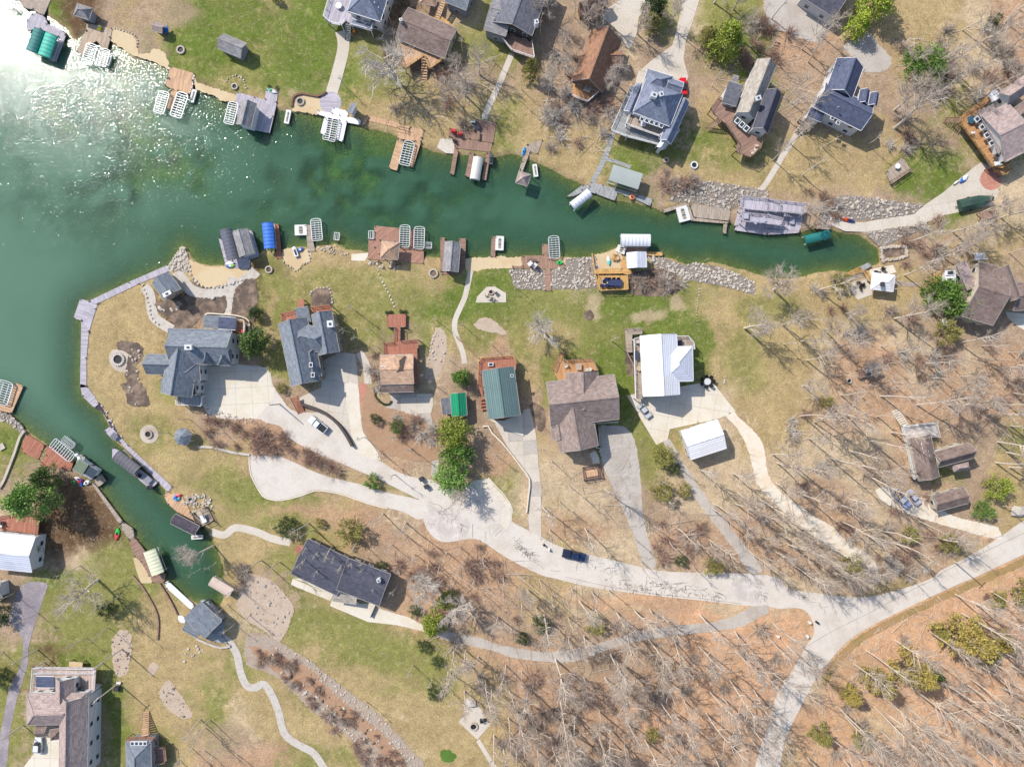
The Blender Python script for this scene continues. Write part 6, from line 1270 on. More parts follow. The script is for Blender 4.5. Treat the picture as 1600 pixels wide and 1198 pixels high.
D_('weathered grey pier between a white float and a lift',(1,1),["308,206 342,206 352,290 370,370 325,376"],M_greyw); jetski(t(1,1,"282,272")[0],t(1,1,"280,205")[0],'square white float left of the weathered grey pier',w=3.2); lift(t(1,1,"338,168 405,163 415,302 352,307"),'boat lift on the weathered grey pier')
def lift_frame(pts,label):
    c,L,W,rz=fit(pts,.5); r=thing('jet_ski_lift',label,'jet ski lift',(c.x,c.y,0),rz,'small jet ski lifts')
    m=MB()
    for s in(-1,1): m.bar((s*W/2,-L/2,.5),(s*W/2,L/2,.5),.14,.14); m.bar((-W/2,s*L/2,.5),(W/2,s*L/2,.5),.14,.14)
    m.build('frame',M_alu,r)
    for s in(-1,1):
        m=MB(); m.bar((s*W*.2,-L/2,.35),(s*W*.2,L/2,.35),.12,.12); m.build('bunk',M_alu,r)
        for q in(-1,1): m=MB(); m.tube([(s*W/2,q*L/2,-2.5),(s*W/2,q*L/2,.9)],.06,5,cap=True); m.build('post',M_alu,r)
lift_frame(t(1,1,"490,253 522,256 518,302 486,296"),'small jet ski lift standing free in shallow water'); lift_frame(t(1,1,"703,243 735,243 735,292 702,290"),'small lift frame left of the brown platform'); lift_frame(t(1,1,"1060,315 1097,316 1095,352 1058,350"),'small lift frame right of the brown platform')
D_('large reddish-brown platform dock with pavilion and two slips',(1,1),["738,210 895,225 898,345 735,345","735,345 958,348 988,358 1048,362 1045,447 950,440 885,430 700,420 702,292 735,292","962,230 990,236 985,360 958,348"],pm('platform_decking',alb(190,144,122),pattern='planks',var=.1),ang=.7)
h=thing('pavilion','tan hip-roofed pavilion on the large reddish-brown platform','pavilion',(*px(609,390).to_2d(),-.5)); W_(h,"775,412 885,422 890,316",3.4,1.6,'hip','tan','tan',(1,1),wall=False)
for s in ("785,402","878,410","880,325","788,315"): c=px(*t(1,1,s)[0]); mb=MB(); mb.tube([(c.x,c.y,.1),(c.x,c.y,3.3)],.14,6); mb.build('post',M_brown,h)
lift(t(1,1,"898,203 963,207 955,348 896,342"),'left boat lift in the large reddish platform'); lift(t(1,1,"988,213 1053,218 1048,358 984,352"),'right boat lift in the large reddish platform')
D_('brown dock slips around the grey gabled boathouse',(1,1),["1150,284 1180,285 1168,500 1150,500","1266,290 1310,290 1305,472 1270,512","1155,495 1270,498 1272,515 1155,512"],M_brown)
h=thing('boathouse','grey gabled boathouse between two brown slips','boathouse',(*px(704,402).to_2d(),-.5)); W_(h,"1165,492 1180,310 1276,316",3.4,1.2,'gable','grey','brown',(1,1),win=False,z0=.15)
D_('small brown pier at the sandy landing',(1,1),["1470,277 1498,277 1492,408 1464,405"],M_brown); jetski(t(1,1,"1518,366")[0],t(1,1,"1522,275")[0],'white jet ski float beside the small brown pier',w=2.2)
D_('brown dock with long boardwalk between white rock banks',(2,1),["187,325 226,325 230,425 188,395","65,398 230,395 330,450 332,476 62,476 0,476 0,462 62,462","200,476 240,476 246,616 206,616"],pm('rosy_decking',alb(184,146,124),pattern='planks')); lift(t(2,1,"225,274 292,272 298,412 235,416"),'dark-slatted boat lift beside the brown boardwalk dock')
kayak(t(2,1,"275,442")[0],t(2,1,"318,442")[0],'bright green kayak on the brown boardwalk dock',(50,200,90),w=1.0); table(t(2,1,"125,427")[0],'dark bench on the brown boardwalk dock',(120,100,90),.15,rz=1.57,l=2.4,w=.5)
chair(t(2,1,"112,450")[0],'white lounge chair, left of the pair on the brown boardwalk dock',(235,230,225),.15,rz=.8,s=1.4); chair(t(2,1,"140,462")[0],'white lounge chair, right of the pair on the brown boardwalk dock',(235,230,225),.15,rz=.8,s=1.4)
canopy(t(2,1,"678,262 862,264 862,338 680,336"),'white ribbed barrel canopy lying parallel to the shore',(236,238,242),z=2.6,ribcol=(208,212,220)); 
d=D_('brown dock behind the white barrel canopy with tan pier',(2,1),["705,340 842,340 842,382 735,382 700,372"],M_brown); deck(d,t(2,1,"840,372 940,375 940,399 840,396"),.18,M_cedar)
jetski(t(2,1,"672,382")[0],t(2,1,"690,338")[0],'white jet ski beside the sand terrace',w=2.4)
h=thing('shed','small shed with white and pale blue roof beside the timber terrace','shed',(*px(994,407).to_2d(),0)); W_(h,"720,474 716,380 836,383",3.4,.8,'gable','steel','white',(2,1),win=False)
d=thing('timber_terrace','new golden timber terrace with dining deck above the sand','deck',(*px(956,440).to_2d(),0))
for s,z in (("515,478 690,480 690,508 520,512",.9),("680,420 745,430 745,510 715,515 690,508 682,478",1.0),("535,520 718,520 722,610 545,616",1.3)): deck(d,t(2,1,s),z,M_cedar,zb=.1)
railing(d,t(2,1,"690,508 520,512"),.9,M_cedar); railing(d,t(2,1,"722,610 718,520"),1.3,M_cedar); railing(d,t(2,1,"535,520 545,616 722,610"),1.3,M_cedar); stairs(d,t(2,1,"662,420")[0],t(2,1,"625,400")[0],1.4,.2,.9,M_cedar,4)
table(t(2,1,"640,568")[0],'long navy dining table on the golden terrace',(56,66,100),1.3,rz=1.5,l=3.6,w=1.6)
for i in range(6): chair((t(2,1,"605,548")[0][0]+(i%3)*7,t(2,1,"605,548")[0][1]+(i//3)*10),'navy chair, '+('left','middle','right')[i%3]+' one '+('above','below')[i//3]+' the long navy dining table',(44,50,80),1.3,rz=0 if i//3 else 3.14,group='navy chairs around the dining table')
firepit(t(2,1,"573,565")[0],'round brown fire table on the golden terrace',.7,z=1.35)
for i,q in enumerate(("560,585","586,585","585,548")): chair(t(2,1,q)[0],('navy chair lower left of the fire table','navy chair lower right of the fire table','navy chair above the fire table')[i],(40,44,90),1.3,rz=i)
kayak(t(2,1,"598,398")[0],t(2,1,"605,460")[0],'white and turquoise surfboard on the sand terrace',(245,240,225),(90,210,200),w=.9,name='surfboard',cat='surfboard'); h=thing('sun_lounger','tan wooden lounger at the corner of the sand terrace','lounger',(*px(963,402).to_2d(),.1)); deck(h,t(2,1,"640,395 658,385 675,420 655,430"),.5,M_wood,name='seat',zb=.1)
h=thing('storage_box','small blue storage box at the corner of the sand terrace','box',(*px(932,417).to_2d(),.1)); deck(h,t(2,1,"518,466 536,468 536,482 520,482"),.6,pm('blue_box',alb(60,90,170)),name='body',posts=False,thick=.5); deck(h,t(2,1,"517,465 537,467 537,470 518,469"),.66,M_dark,name='lid',posts=False,thick=.05)
# end of cove timber
d=thing('timber_terrace','orange timber stairs and deck at the end of the cove','deck',(*px(1340,427).to_2d(),0))
for s,z,m_ in (("478,512 565,468 602,490 520,530",.8,M_cedar),("565,468 632,438 648,462 602,488",.5,M_ltgrey),("595,500 625,490 662,552 632,560",1.0,M_cedar)): deck(d,t(3,1,s),z,m_,zb=.1)
railing(d,t(3,1,"485,522 600,492 635,560"),.8,M_cedar); railing(d,t(3,1,"480,512 565,470"),.8,M_cedar)
h=thing('pavilion','white pyramid-roofed pavilion above the cream patio','pavilion',(*px(1380,440).to_2d(),0)); W_(h,"640,605 780,622 792,520",3,1.2,'hip','white','white',(3,1),wall=False); deck(h,t(3,1,"705,560 730,565 728,592 702,586"),4.5,M_dark,name='cupola',thick=.3,posts=False)
for s in ("655,598","770,612","780,535","700,540"): c=px(*t(3,1,s)[0]); mb=MB(); mb.tube([(c.x,c.y,0),(c.x,c.y,2.9)],.1,6); mb.build('post',M_white,h)
for i,q in enumerate(("668,500","710,480","680,512","556,570","590,582","574,600")): chair(t(3,1,q)[0],('black chair at the left of the cream patio','black chair at the right of the cream patio','black chair in front on the cream patio','black chair uppermost on the lower patio','black chair rightmost on the lower patio','black chair lowest on the lower patio')[i],(50,44,42),.12,rz=i)
firepit(t(3,1,"574,580")[0],'fire pit between black chairs on the lower patio',.6)
h=thing('stone_fire_ring','sunken square fire ring of brown boulders at the head of the cove','fire pit',(*px(1397,396).to_2d(),0))
for a,b in zip(t(3,1,"705,352 785,342 858,340 865,400 800,420 715,430"),t(3,1,"785,342 858,340 865,400 800,420 715,430 705,352")):
    for k in range(5): x=a[0]+(b[0]-a[0])*k/5;y=a[1]+(b[1]-a[1])*k/5; mb=MB(); c=px(x,y); rock(mb,(c.x,c.y,.2),.5); mb.build('stone',M_stone,h)
sheet('fire_bed',t(3,1,"720,362 845,352 850,392 730,415"),M_mulch,label='dark bed of the sunken fire ring')
# canal
d=D_('tan dock with boat lift at the left edge',(0,2),["95,-10 145,12 72,182 -60,150 -60,120 45,130"],M_wood); lift(t(0,2,"-10,-30 85,-10 45,135 -55,110"),'boat lift in the tan dock at the left edge')
d=D_('reddish boathouse dock on the west canal bank',(0,2),["295,375 460,482 440,540 400,530 250,505 285,440","165,310 278,380 262,420 240,470 150,432 130,400"],M_red); deck(d,t(0,2,"580,600 632,560 662,605 612,642"),.2,M_greyw); deck(d,t(0,2,"490,440 515,440 618,545 570,600 460,540"),.22,M_ltgrey)
lift(t(0,2,"345,335 470,435 440,495 305,385"),'long boat lift along the reddish canal dock'); lift(t(0,2,"400,322 475,368 450,412 385,350"),'dark short boat lift beyond the long canal lift')
h=thing('boathouse','flat green-roofed boathouse with white frame on the west canal bank','boathouse',(*px(128,732).to_2d(),-.5)); W_(h,"452,530 512,568 558,510",3.2,.1,'flat',pm('roof_moss',alb(120,134,112)),'white',(0,2),z0=.15); W_(h,"520,555 575,590 618,545",2.9,.1,'flat',M_glass,'white',(0,2),win=False,z0=.15)
m=MB(); pts=[px(*q,1.6+1.2*(1-i/5)) for i,q in enumerate(catmull(t(0,2,"500,478 492,455 478,440"),2,False))]; m.tube(pts,.45,8); o=m.build('water_slide',M_white); tag(o,'curved white water slide on the canal boathouse','water slide')
kayak(t(0,2,"470,578")[0],t(0,2,"525,605")[0],'white and purple kayak stacked below the canal boathouse',(235,235,240),(120,60,150)); kayak(t(0,2,"490,600")[0],t(0,2,"520,635")[0],'red and blue kayak stacked below the canal boathouse',(210,60,60),(50,90,190)); kayak(t(0,2,"528,625")[0],t(0,2,"565,600")[0],'white kayak right of the kayak stack',(240,240,244),w=1); kayak(t(0,2,"452,600")[0],t(0,2,"480,620")[0],'green kayak left of the kayak stack',(60,180,90))
D_('straight grey boardwalk along the west canal bank',(0,2),["565,612 590,620 765,855 745,872","750,882 770,860 830,900 838,960 800,965"],M_greyw); D_('dark brown canal deck below the boardwalk',(0,2),["805,968 840,955 905,1040 895,1052 960,1197 930,1197 880,1110 835,1070","895,1052 930,1040 1035,1190 1020,1240 950,1240"],M_brown,z=.1)
sheet('patio',t(0,2,"832,1085 880,1070 935,1180 960,1240 880,1240 850,1160"),M_sand,smooth=1,label='tan gravel strip beside the dark canal deck')
kayak(t(0,2,"742,892")[0],t(0,2,"728,972")[0],'green and red kayak on the grass by the canal',(50,205,80),(220,80,70),z=.1,w=1.1)
canopy(t(0,2,"893,1050 968,1024 1022,1168 948,1197"),'cream and lime ribbed boat canopy in the lower canal',(238,238,205),z=2.2,ribcol=(214,214,176))
d=D_('long pale dock along the east canal bank',(0,2),["650,290 690,262 745,322 748,362 700,345","745,322 795,378 1075,640 1050,672 990,612 940,560 745,362","700,395 745,415 870,530 850,580 700,470","850,540 870,530 985,612 940,658 850,582"],M_lav)
canopy(t(0,2,"745,416 878,515 826,572 702,465"),'dark grey ribbed barrel canopy on the long pale canal dock',(112,110,116),z=2.6,ribcol=(138,134,138))
chair(t(0,2,"942,640")[0],'dark lounger at the corner of the long pale dock',(50,50,60),.15,s=1.3); table(t(0,2,"922,588")[0],'grey picnic table on the long pale dock',(150,150,156),.15,rz=.8,l=2.6,w=1.8); table(t(0,2,"722,325")[0],'grey square table at the head of the long pale dock',(120,120,130),.15,rz=.8,w=1.6)
chair(t(0,2,"862,562")[0],'black chair, left of the pair by the ribbed canopy',(44,44,50),.15); chair(t(0,2,"880,570")[0],'black chair, right of the pair by the ribbed canopy',(44,44,50),.15)
sheet('channel_wall',t(0,2,"600,150 622,118 650,170 700,240 745,320 690,265 660,205 630,165"),pm('purple_liner',alb(74,60,84)),label='dark purple steep bank beside the white stone edging')
firepit(t(0,2,"928,312")[0],'metal fire pit in the round stone patio',.9); firepit(t(0,1,"740,1044")[0],'dark fire ring in the oval stone patio',1.4,mat=M_stonew,n=16); firepit(t(0,0,"1130,315")[0],'grey stone fire ring on the green lawn',.9,n=14); firepit(t(0,0,"1466,543")[0],'small pale fire ring inside the stone arc',.7,mat=M_stonew); firepit(t(1,1,"82,485")[0],'round ring planter left of the small sand beach',.8,inner=False); firepit(t(1,3,"1358,942")[0],'round fire pit on the square stone patio',.9,mat=M_stone); firepit(t(0,2,"1193,720")[0],'black fire pit on the canal stone patio',.7); firepit(t(2,0,"1135,1033")[0],'small white ring planter on the lawn below the mansion',.8,mat=M_white); firepit(t(1,1,"1107,508")[0],'oval stone ring beside the brown slip',1.0,inner=False); firepit(t(3,1,"503,1178")[0],'small tyre ring in the right-hand lawn',.6); firepit(t(2,0,"960,1002")[0],'pale green planter ring beside the mansion lawn',.6,inner=False)
for i,q in enumerate(("1437,640","1455,662","1478,668","1500,635")): chair(t(1,1,q)[0],('pale chair, leftmost on the grey walk-side patio','pale chair, second from left on the walk-side patio','pale chair, third from left on the walk-side patio','pale chair, rightmost on the walk-side patio')[i],(220,205,180),.12,rz=i*1.3)
firepit(t(1,1,"1466,625")[0],'dark fire pit among pale chairs on the walk-side patio',.6); chair(t(1,3,"1408,900")[0],'black chair on the square stone patio',(40,40,44),.1); chair(t(1,3,"1432,896")[0],'small black stool at the right of the square stone patio',(40,40,44),.1,s=.8)
d=D_('tan planked terrace on the east canal bank',(0,2),["1020,692 1060,672 1130,685 1160,740 1190,800 1220,868 1115,805 1045,745"],M_wood); h=thing('boathouse','dark purple flat-roofed boathouse below the canal terrace','boathouse',(*px(290,822).to_2d(),-.5)); W_(h,"1065,868 1215,945 1245,885",2.6,.8,'gable','purple','dark',(0,2),z0=-.5,win=False)
h=thing('pergola','square grey timber pergola with white table beside the canal terrace','pergola',(*px(318,807).to_2d(),0)); D=t(0,2,"1208,800 1292,765 1335,850 1245,892"); railing(h,D,.3,M_greyw,closed=True,h=1.2); deck(h,D,.3,M_greyw); 
for s in ("1208,800","1292,765","1335,850","1245,892"): c=px(*t(0,2,s)[0]); mb=MB(); mb.box((c.x,c.y,1.3),(.18,.18,2.6)); mb.build('post',M_greyw,h)
W_(h,"1225,800 1250,788 1262,812",2.3,.1,'flat',pm('tan_cloth',alb(200,180,150)),'tan',(0,2),wall=False)
table(t(0,2,"1275,835")[0],'white table in the grey timber pergola',(244,244,248),.32,rz=.4,l=2.2,w=1.2)
kayak(t(0,2,"1085,715")[0],t(0,2,"1135,685")[0],'blue, red and white kayak on the canal terrace',(60,120,220),(225,60,80),w=1.1); kayak(t(0,2,"1095,725")[0],t(0,2,"1130,705")[0],'second, turquoise kayak beside the striped one',(80,190,220)); jetski(t(0,2,"1195,955")[0],t(0,2,"1268,950")[0],'white and blue float beside the purple boathouse')
D_('white seawall cap at the lower canal',(0,3),["1030,45 1050,38 1212,188 1192,218 1036,78"],M_white); canopy(t(0,3,"1330,10 1458,85 1428,142 1298,62"),'beige barrel canopy on the east bank near the canal end',(224,200,184),ribs=False,z=1.8)
h=thing('boathouse','blue-grey gabled boathouse straddling the end of the canal','boathouse',(*px(317,966).to_2d(),-.5)); W_(h,"1278,396 1150,272 1245,155",4.0,1.4,'gable','slate','grey',(0,3)); W_(h,"1275,398 1385,275 1345,235",3.9,.1,'shed','slate','grey',(0,3),wall=False); W_(h,"1230,392 1140,345 1190,300",3.4,.9,'gable','slate','white',(0,3)); D=t(0,3,"1270,150 1300,160 1385,270 1390,380 1340,430 1280,395 1385,275"); deck(h,t(0,3,"1330,345 1395,280 1395,385 1420,430 1340,420 1285,398"),.3,M_ltgrey,zb=.1); railing(h,t(0,3,"1265,152 1310,165 1375,240"),1.0)
wall_line('retaining_wall',t(0,3,"1232,395 1300,425 1380,450 1440,440"),.5,.5,M_stonew,'curved pale wall below the canal boathouse',2); kayak(t(0,3,"1118,250")[0],t(0,3,"1160,295")[0],'white dinghy beside the canal boathouse',(245,245,250),w=1.6,name='dinghy',cat='dinghy')
watercraft(t(1,1,"258,400")[0],t(1,1,"240,350")[0],'white jet ski pulled onto the small sand beach',(238,238,242)); kayak(t(1,1,"265,372")[0],t(1,1,"298,348")[0],'blue paddle board beside the beached jet ski',(60,110,200),w=.8,name='paddle_board',cat='paddle board')
# vehicles
pickup(t(1,2,"440,288")[0],t(1,2,"345,213")[0],'white pickup truck parked on the pale lane below the slate house',(244,246,248)); pickup(t(2,2,"313,1045")[0],t(2,2,"458,1078")[0],'dark blue pickup truck parked on the lane edge',(40,56,96),cover=(38,46,70)); pickup(t(3,2,"772,662")[0],t(3,2,"868,760")[0],'pickup with black bed and pale blue nose beside the woods house',(170,180,215),bedcol=(36,36,44),cover=(34,34,42),roof=(235,240,248))
car(t(3,2,"873,672")[0],t(3,2,"925,738")[0],'silver car beside the black-bedded pickup',(190,190,205)); car(t(2,2,"790,122")[0],t(2,2,"855,205")[0],'silver-grey car on the bright concrete yard',(205,205,208))
# poles
def pole(b,label,hh=10,arm=True,az=.8):
    c=px(*b); r=thing('utility_pole',label,'utility pole',(c.x,c.y,0)); m=MB(); m.tube([(c.x,c.y,-.2),(c.x,c.y,hh)],[.18,.12],7,cap=True); m.build('shaft',M_bark,r)
    if arm:
        m=MB(); m.bar((c.x-1.1*math.cos(az),c.y-1.1*math.sin(az),hh-.5),(c.x+1.1*math.cos(az),c.y+1.1*math.sin(az),hh-.5),.14,.14); m.build('crossarm',M_bark,r)
        for k in(-1,0,1): m=MB(); m.tube([(c.x+k*math.cos(az),c.y+k*math.sin(az),hh-.4),(c.x+k*math.cos(az),c.y+k*math.sin(az),hh-.15)],.06,5,cap=True); m.build('insulator',M_white,r)
    return Vector((c.x,c.y,hh))
p1=pole(t(0,3,"738,675")[0],'pale utility pole beside the small grey box'); pole(t(0,3,"762,462")[0],'dark slim pole rising from the pebble bed',11,False); pole(t(1,2,"148,125")[0],'slim lamp pole beside the curved lane wall',8,False); pole(t(0,3,"235,465")[0],'slim pole above the asphalt lane',9,False); p2=pole(t(3,3,"145,390")[0],'pale utility pole beside the road junction',10); pole(t(0,3,"145,935")[0],'dark pole left of the taupe-roofed house',8,False)
p3=pole((1490,877),'dark utility pole on the verge of the curving road',10)
m=MB()
for a,b in ((p1,Vector((p1.x-6,p1.y-30,9))),):
    for k in(-1,0,1): m.tube([a+Vector((k*.8,0,0)),b+Vector((k*.8,0,0))],.025,3)
o=m.build('power_line',M_alu); tag(o,'thin overhead wires running down from the pale pole','wires')
h=thing('utility_box','small grey utility box at the foot of the pale pole','utility box',(*px(181,1077).to_2d(),0)); deck(h,t(0,3,"710,700 738,702 736,728 708,725"),1.0,M_dark,name='cabinet',posts=False,thick=1.0); deck(h,t(0,3,"726,668 752,670 750,682 724,680"),.5,M_white,name='pad',posts=False,thick=.4)
for i,q in enumerate(("1035,588","1065,635")): h=thing('trash_bin',('black wheeled bin, upper of the pair on the lane','black wheeled bin, lower of the pair on the lane')[i],'bin',(*px(*t(1,2,q)[0]).to_2d(),.1)); c=h.location; m=MB(); m.box((c[0],c[1],.65),(.9,.9,1.1),.5,taper=1.15); m.build('body',M_black,h); m=MB(); m.box((c[0],c[1],1.25),(1.1,1.1,.1),.5); m.build('lid',M_dark,h)
for i,q in enumerate(("255,292","300,290","240,378","58,378","200,1000","230,1028")):
    tl=(3,3) if i<4 else (2,2); c=px(*t(*tl,q)[0]); m=MB(); m.box((c.x,c.y,.5),(.5,.5,1.0),i); m.tube([(c.x,c.y,1),(c.x,c.y,1.2)],.2,6,cap=True); o=m.build('mailbox',M_white if i in(0,2,3,5) else M_black); tag(o,('white mailbox at the rounded corner of the junction','black bin on the lane at the junction','white marker post above the pale junction pole','white post in the orange verge left of the junction','black marker on the kerb near the stained drive','white marker on the kerb left of the dark pickup')[i],'mailbox')
m=MB(); c=px(*t(3,2,"1545,790")[0]); rock(m,(c.x,c.y,.6),1.9); o=m.build('boulder',M_stonew); tag(o,'big pale boulder beside the gravel drive at the right edge','boulder')
m=MB(); c=px(*t(1,3,"1335,795")[0]); rock(m,(c.x,c.y,.4),1.5); o=m.build('boulder',M_stonew); tag(o,'white boulder at the top of the square stone patio','boulder')
m=MB(); c=px(*t(0,2,"15,390")[0]); m.box((c.x,c.y,.2),(1.5,1.5,.4),.5); o=m.build('stone_block',M_stone); tag(o,'square stone block on the green lawn at the left edge','stone block')
for i,q in enumerate(("830,752","920,748")):
    for k in range(3): evergreen(t(1,1,q)[0][0]-4+k*4,t(1,1,q)[0][1],3.2,('left','middle','right')[k]+(' dark clipped shrub in the left planter of the red deck',' dark clipped shrub in the right planter of the red deck')[i],col='dark',form='bush')
for i in range(22):
    q=catmull(t(1,2,"740,30 745,70 770,105 800,125 830,125 845,110"),4,False); 
    if i<len(q): evergreen(q[i][0],q[i][1],2.0,f'small dark hedge shrub, {ORDW[i]} down the curved hedge by the cottage drive',col='dark',form='bush')
# ================================================================== EVERGREENS
for a in (((1,2),"1242,290",25,'bright green tree, uppermost of three in a row beside the green shed','lime','round',1.3),((1,2),"1262,430",25,'bright green tree, middle of three in a row below the green shed','green','round',1.3),((1,2),"1228,560",27,'bright green tree, lowest of three in a row by the lane','bright','round',1.3),
 ((1,1),"1285,1160",16,'green conical pine between the curving walk and the teal house','green','pine',1.1),((0,1),"1620,950",24,'large dark green spruce between the point house and slate house','mid','pine',1.0),((1,1),"10,760",12,'dark green spruce on the mulch bank','dark','pine',.9),
 ((0,2),"320,690",33,'big dark green pine beside the canal boathouse','bright','pine',1.2),((0,2),"350,570",20,'feathery dark pine crown above the big canal pine','mid','pine',1.2),((0,2),"235,1010",15,'bright pine at the corner of the white ribbed roof','green','pine',1.0),((2,0),"855,175",16,'golden green cedar beside the long concrete drive','olive','pine',1.0),((2,0),"870,90",20,'dark olive cedar at the top of the long drive','dark','pine',1.0),
 ((2,0),"1300,310",29,'bright yellow-green cedar between the mansion and the bare thicket','lime','pine',1.0),((2,0),"1210,260",16,'olive cedar left of the bright yellow-green cedar','olive','pine',1.0),((2,0),"115,470",16,'narrow yellow-green cedar beside the walk','olive','cedar',1.3),((3,0),"620,70",29,'lime green pine by the top edge','yellow','pine',1.0),((3,0),"520,200",20,'lime pine below its larger neighbour at the top edge','yellow','pine',1.0),
 ((3,0),"930,440",30,'bright green round pine on the olive lawn','green','round',1.0),((3,0),"1390,140",11,'small dark cedar in the brown woods, upper right','dark','bush',1.4),((3,1),"1010,640",26,'bright green pine against the brown roof, left crown','green','round',1.1),((3,1),"1130,690",27,'bright green pine against the brown roof, right crown','green','round',1.1),((3,1),"1075,890",20,'olive cedar in deep shade below the bright pine','olive','bush',1.5),((3,1),"430,560",16,'olive cedar beside the timber stairs','olive','bush',1.5),
 ((1,2),"750,220",9,'round dark shrub, left of two on the leafy bank','dark','bush',1.5),((1,2),"885,265",12,'round dark shrub, right of two on the leafy bank','mid','bush',1.5),((1,2),"725,605",13,'round green shrub between the two lanes','green','bush',1.3),((1,2),"205,875",18,'dark round cedar above the cream walk','dark','bush',1.3),((1,2),"405,865",8,'small olive shrub right of the dark round cedar','olive','bush',1.4),((1,2),"610,900",22,'dark olive cedar between bare trees above the dark roof','olive','bush',1.3),((1,2),"790,1130",9,'dark cedar beside the pale pallets','dark','bush',1.5),
 ((2,2),"935,450",18,'golden olive cedar, top of the line by the old drive','olive','bush',1.5),((2,2),"1010,530",10,'dark cedar beside the old drive','dark','bush',1.4),((2,2),"930,660",18,'olive cedar among bare branches near the cracked drive','olive','bush',1.5),((2,2),"1060,660",12,'small olive cedar left of the old drive','olive','bush',1.3),((2,2),"1250,1120",16,'olive cedar at the lower end of the old drive','olive','bush',1.3),((2,2),"1050,1100",10,'dark cedar in the pink thicket near the lane','dark','bush',1.3),
 ((3,2),"355,110",11,'small golden cedar alone on the right-hand lawn','olive','bush',1.4),((3,2),"1380,630",20,'yellow-green cedar right of the woods garage','lime','bush',1.5),((3,2),"1315,775",16,'bright green shrub below the yellow-green cedar','green','bush',1.4),((3,2),"860,940",14,'dark olive cedar by the junction thicket','olive','bush',1.3),((3,2),"1110,980",16,'feathery olive cedar near the road bend','olive','bush',1.3),((3,2),"520,1110",18,'olive cedar in the broad bare crown near the junction','olive','bush',1.3),
 ((3,3),"300,960",18,'dark green cedar, lowest left of the orange slope','olive','cedar',1.0),((3,3),"460,700",19,'golden cedar nearest the road bend','gold','cedar',1.2),((3,3),"630,620",24,'golden cedar with a bare trunk crossing it','gold','cedar',1.2),((3,3),"715,690",12,'dark-based golden cedar right of the crossed one','gold','cedar',1.0),((3,3),"810,530",31,'large golden green cedar, centre of the orange slope','gold','cedar',1.2),((3,3),"985,580",15,'green cedar right of the large golden one','mid','cedar',1.2),((3,3),"1130,330",37,'largest golden cedar of the orange slope','gold','cedar',1.1),((3,3),"1040,330",14,'pale olive cedar left of the largest golden cedar','olive','cedar',1.0),((3,3),"1400,390",19,'golden cedar right of the largest one','gold','cedar',1.1),((3,3),"1530,80",30,'dark gold cedar at the right edge above the slope','olive','cedar',1.1),((3,3),"1400,140",14,'small olive cedar left of the edge cedar','olive','bush',1.3),((3,3),"1330,480",20,'faded olive cedar behind bare trunks','olive','bush',1.2),((3,3),"560,1010",16,'faded green cedar in the lower orange slope','olive','bush',1.3),((3,3),"1570,920",16,'faded olive cedar at the lower right edge','olive','bush',1.3),
 ((1,3),"1115,280",22,'bright golden green cedar at the end of the white strip','lime','cedar',1.0),((1,3),"1205,150",16,'yellow-green cedar above the golden green one','lime','bush',1.3),((1,3),"1000,210",10,'dark cedar left of the yellow-green pair','dark','bush',1.3),((1,3),"1045,435",10,'dark round cedar below the white strip','dark','bush',1.5),((1,3),"1135,530",10,'dark low cedar below the round one','dark','bush',1.0),((1,3),"1120,715",12,'dark cedar among bare trees near the square patio','dark','bush',1.2),
 ((2,3),"870,980",11,'dark gold cedar alone in orange litter, bottom edge','olive','bush',1.5),((2,3),"180,300",15,'dark cedar above the lower lane','dark','bush',1.2),((2,3),"520,300",16,'olive cedar above the middle of the lower lane','olive','bush',1.2),((2,3),"60,390",10,'small cedar at the left of the lower lane','dark','bush',1.2),((0,3),"690,200",14,'dark round cedar at the canal-side slope','dark','bush',1.4),((0,3),"20,200",22,'dark cedar at the left edge beside the asphalt lane','dark','bush',1.2),((0,3),"15,620",18,'dark cedar below the asphalt lane at the left edge','dark','bush',1.2),((1,0),"120,-5",9,'dark small spruce at the top edge lawn','dark','cedar',1.1),((1,2),"165,25",9,'bronze shrub above the brick steps','olive','bush',1.2),((3,1),"700,430",0,'',0,0,0)):
    if a[2]: evergreen(*t(*a[0],a[1])[0],a[2],a[3],a[4],a[5],a[6])
# ================================================================== BARE TREES
def T_(c,r,s,kind,h,sp=1.0):
    for p in t(c,r,s): bare(p[0],p[1],h*random.uniform(.9,1.1),kind,sp)
random.seed(99)
T_(0,3,"612,30",'y',15,1.3); T_(1,0,"875,500",'d',14,1.25); T_(1,0,"1160,590 560,545",'d',8); T_(1,0,"1395,470 1310,600",'y',12); T_(1,0,"1260,470 1290,330 1240,620",'y',11); T_(1,0,"1180,700 950,720 1480,380 1320,20 1500,620",'y',8,.8)
T_(2,0,"320,310 245,560 230,110 550,110 600,560",'y',12); T_(2,0,"430,740 230,620",'d',8,1.2); T_(2,0,"1245,540",'d',9,1.1); T_(2,0,"1530,150",'d',11); T_(2,0,"1380,60 1260,20 1420,240 1570,330 980,160 480,180 180,220 330,460 640,520",'y',11); T_(2,0,"1000,1120 930,1110 1080,1110 40,620 60,560 160,740",'y',7,.9)
T_(3,0,"790,800",'y',17,1.25); T_(3,0,"785,690",'y',14,1.2); T_(3,0,"215,1095",'p',13,1.2); T_(3,0,"210,310 250,390 60,700 110,620 30,1000 140,900 1210,190 1180,470 1100,540 1340,260 1050,600 1030,520 180,760 20,120 330,230 1480,140 1560,60 1580,220",'f',14); T_(3,0,"620,900 340,920",'y',9)
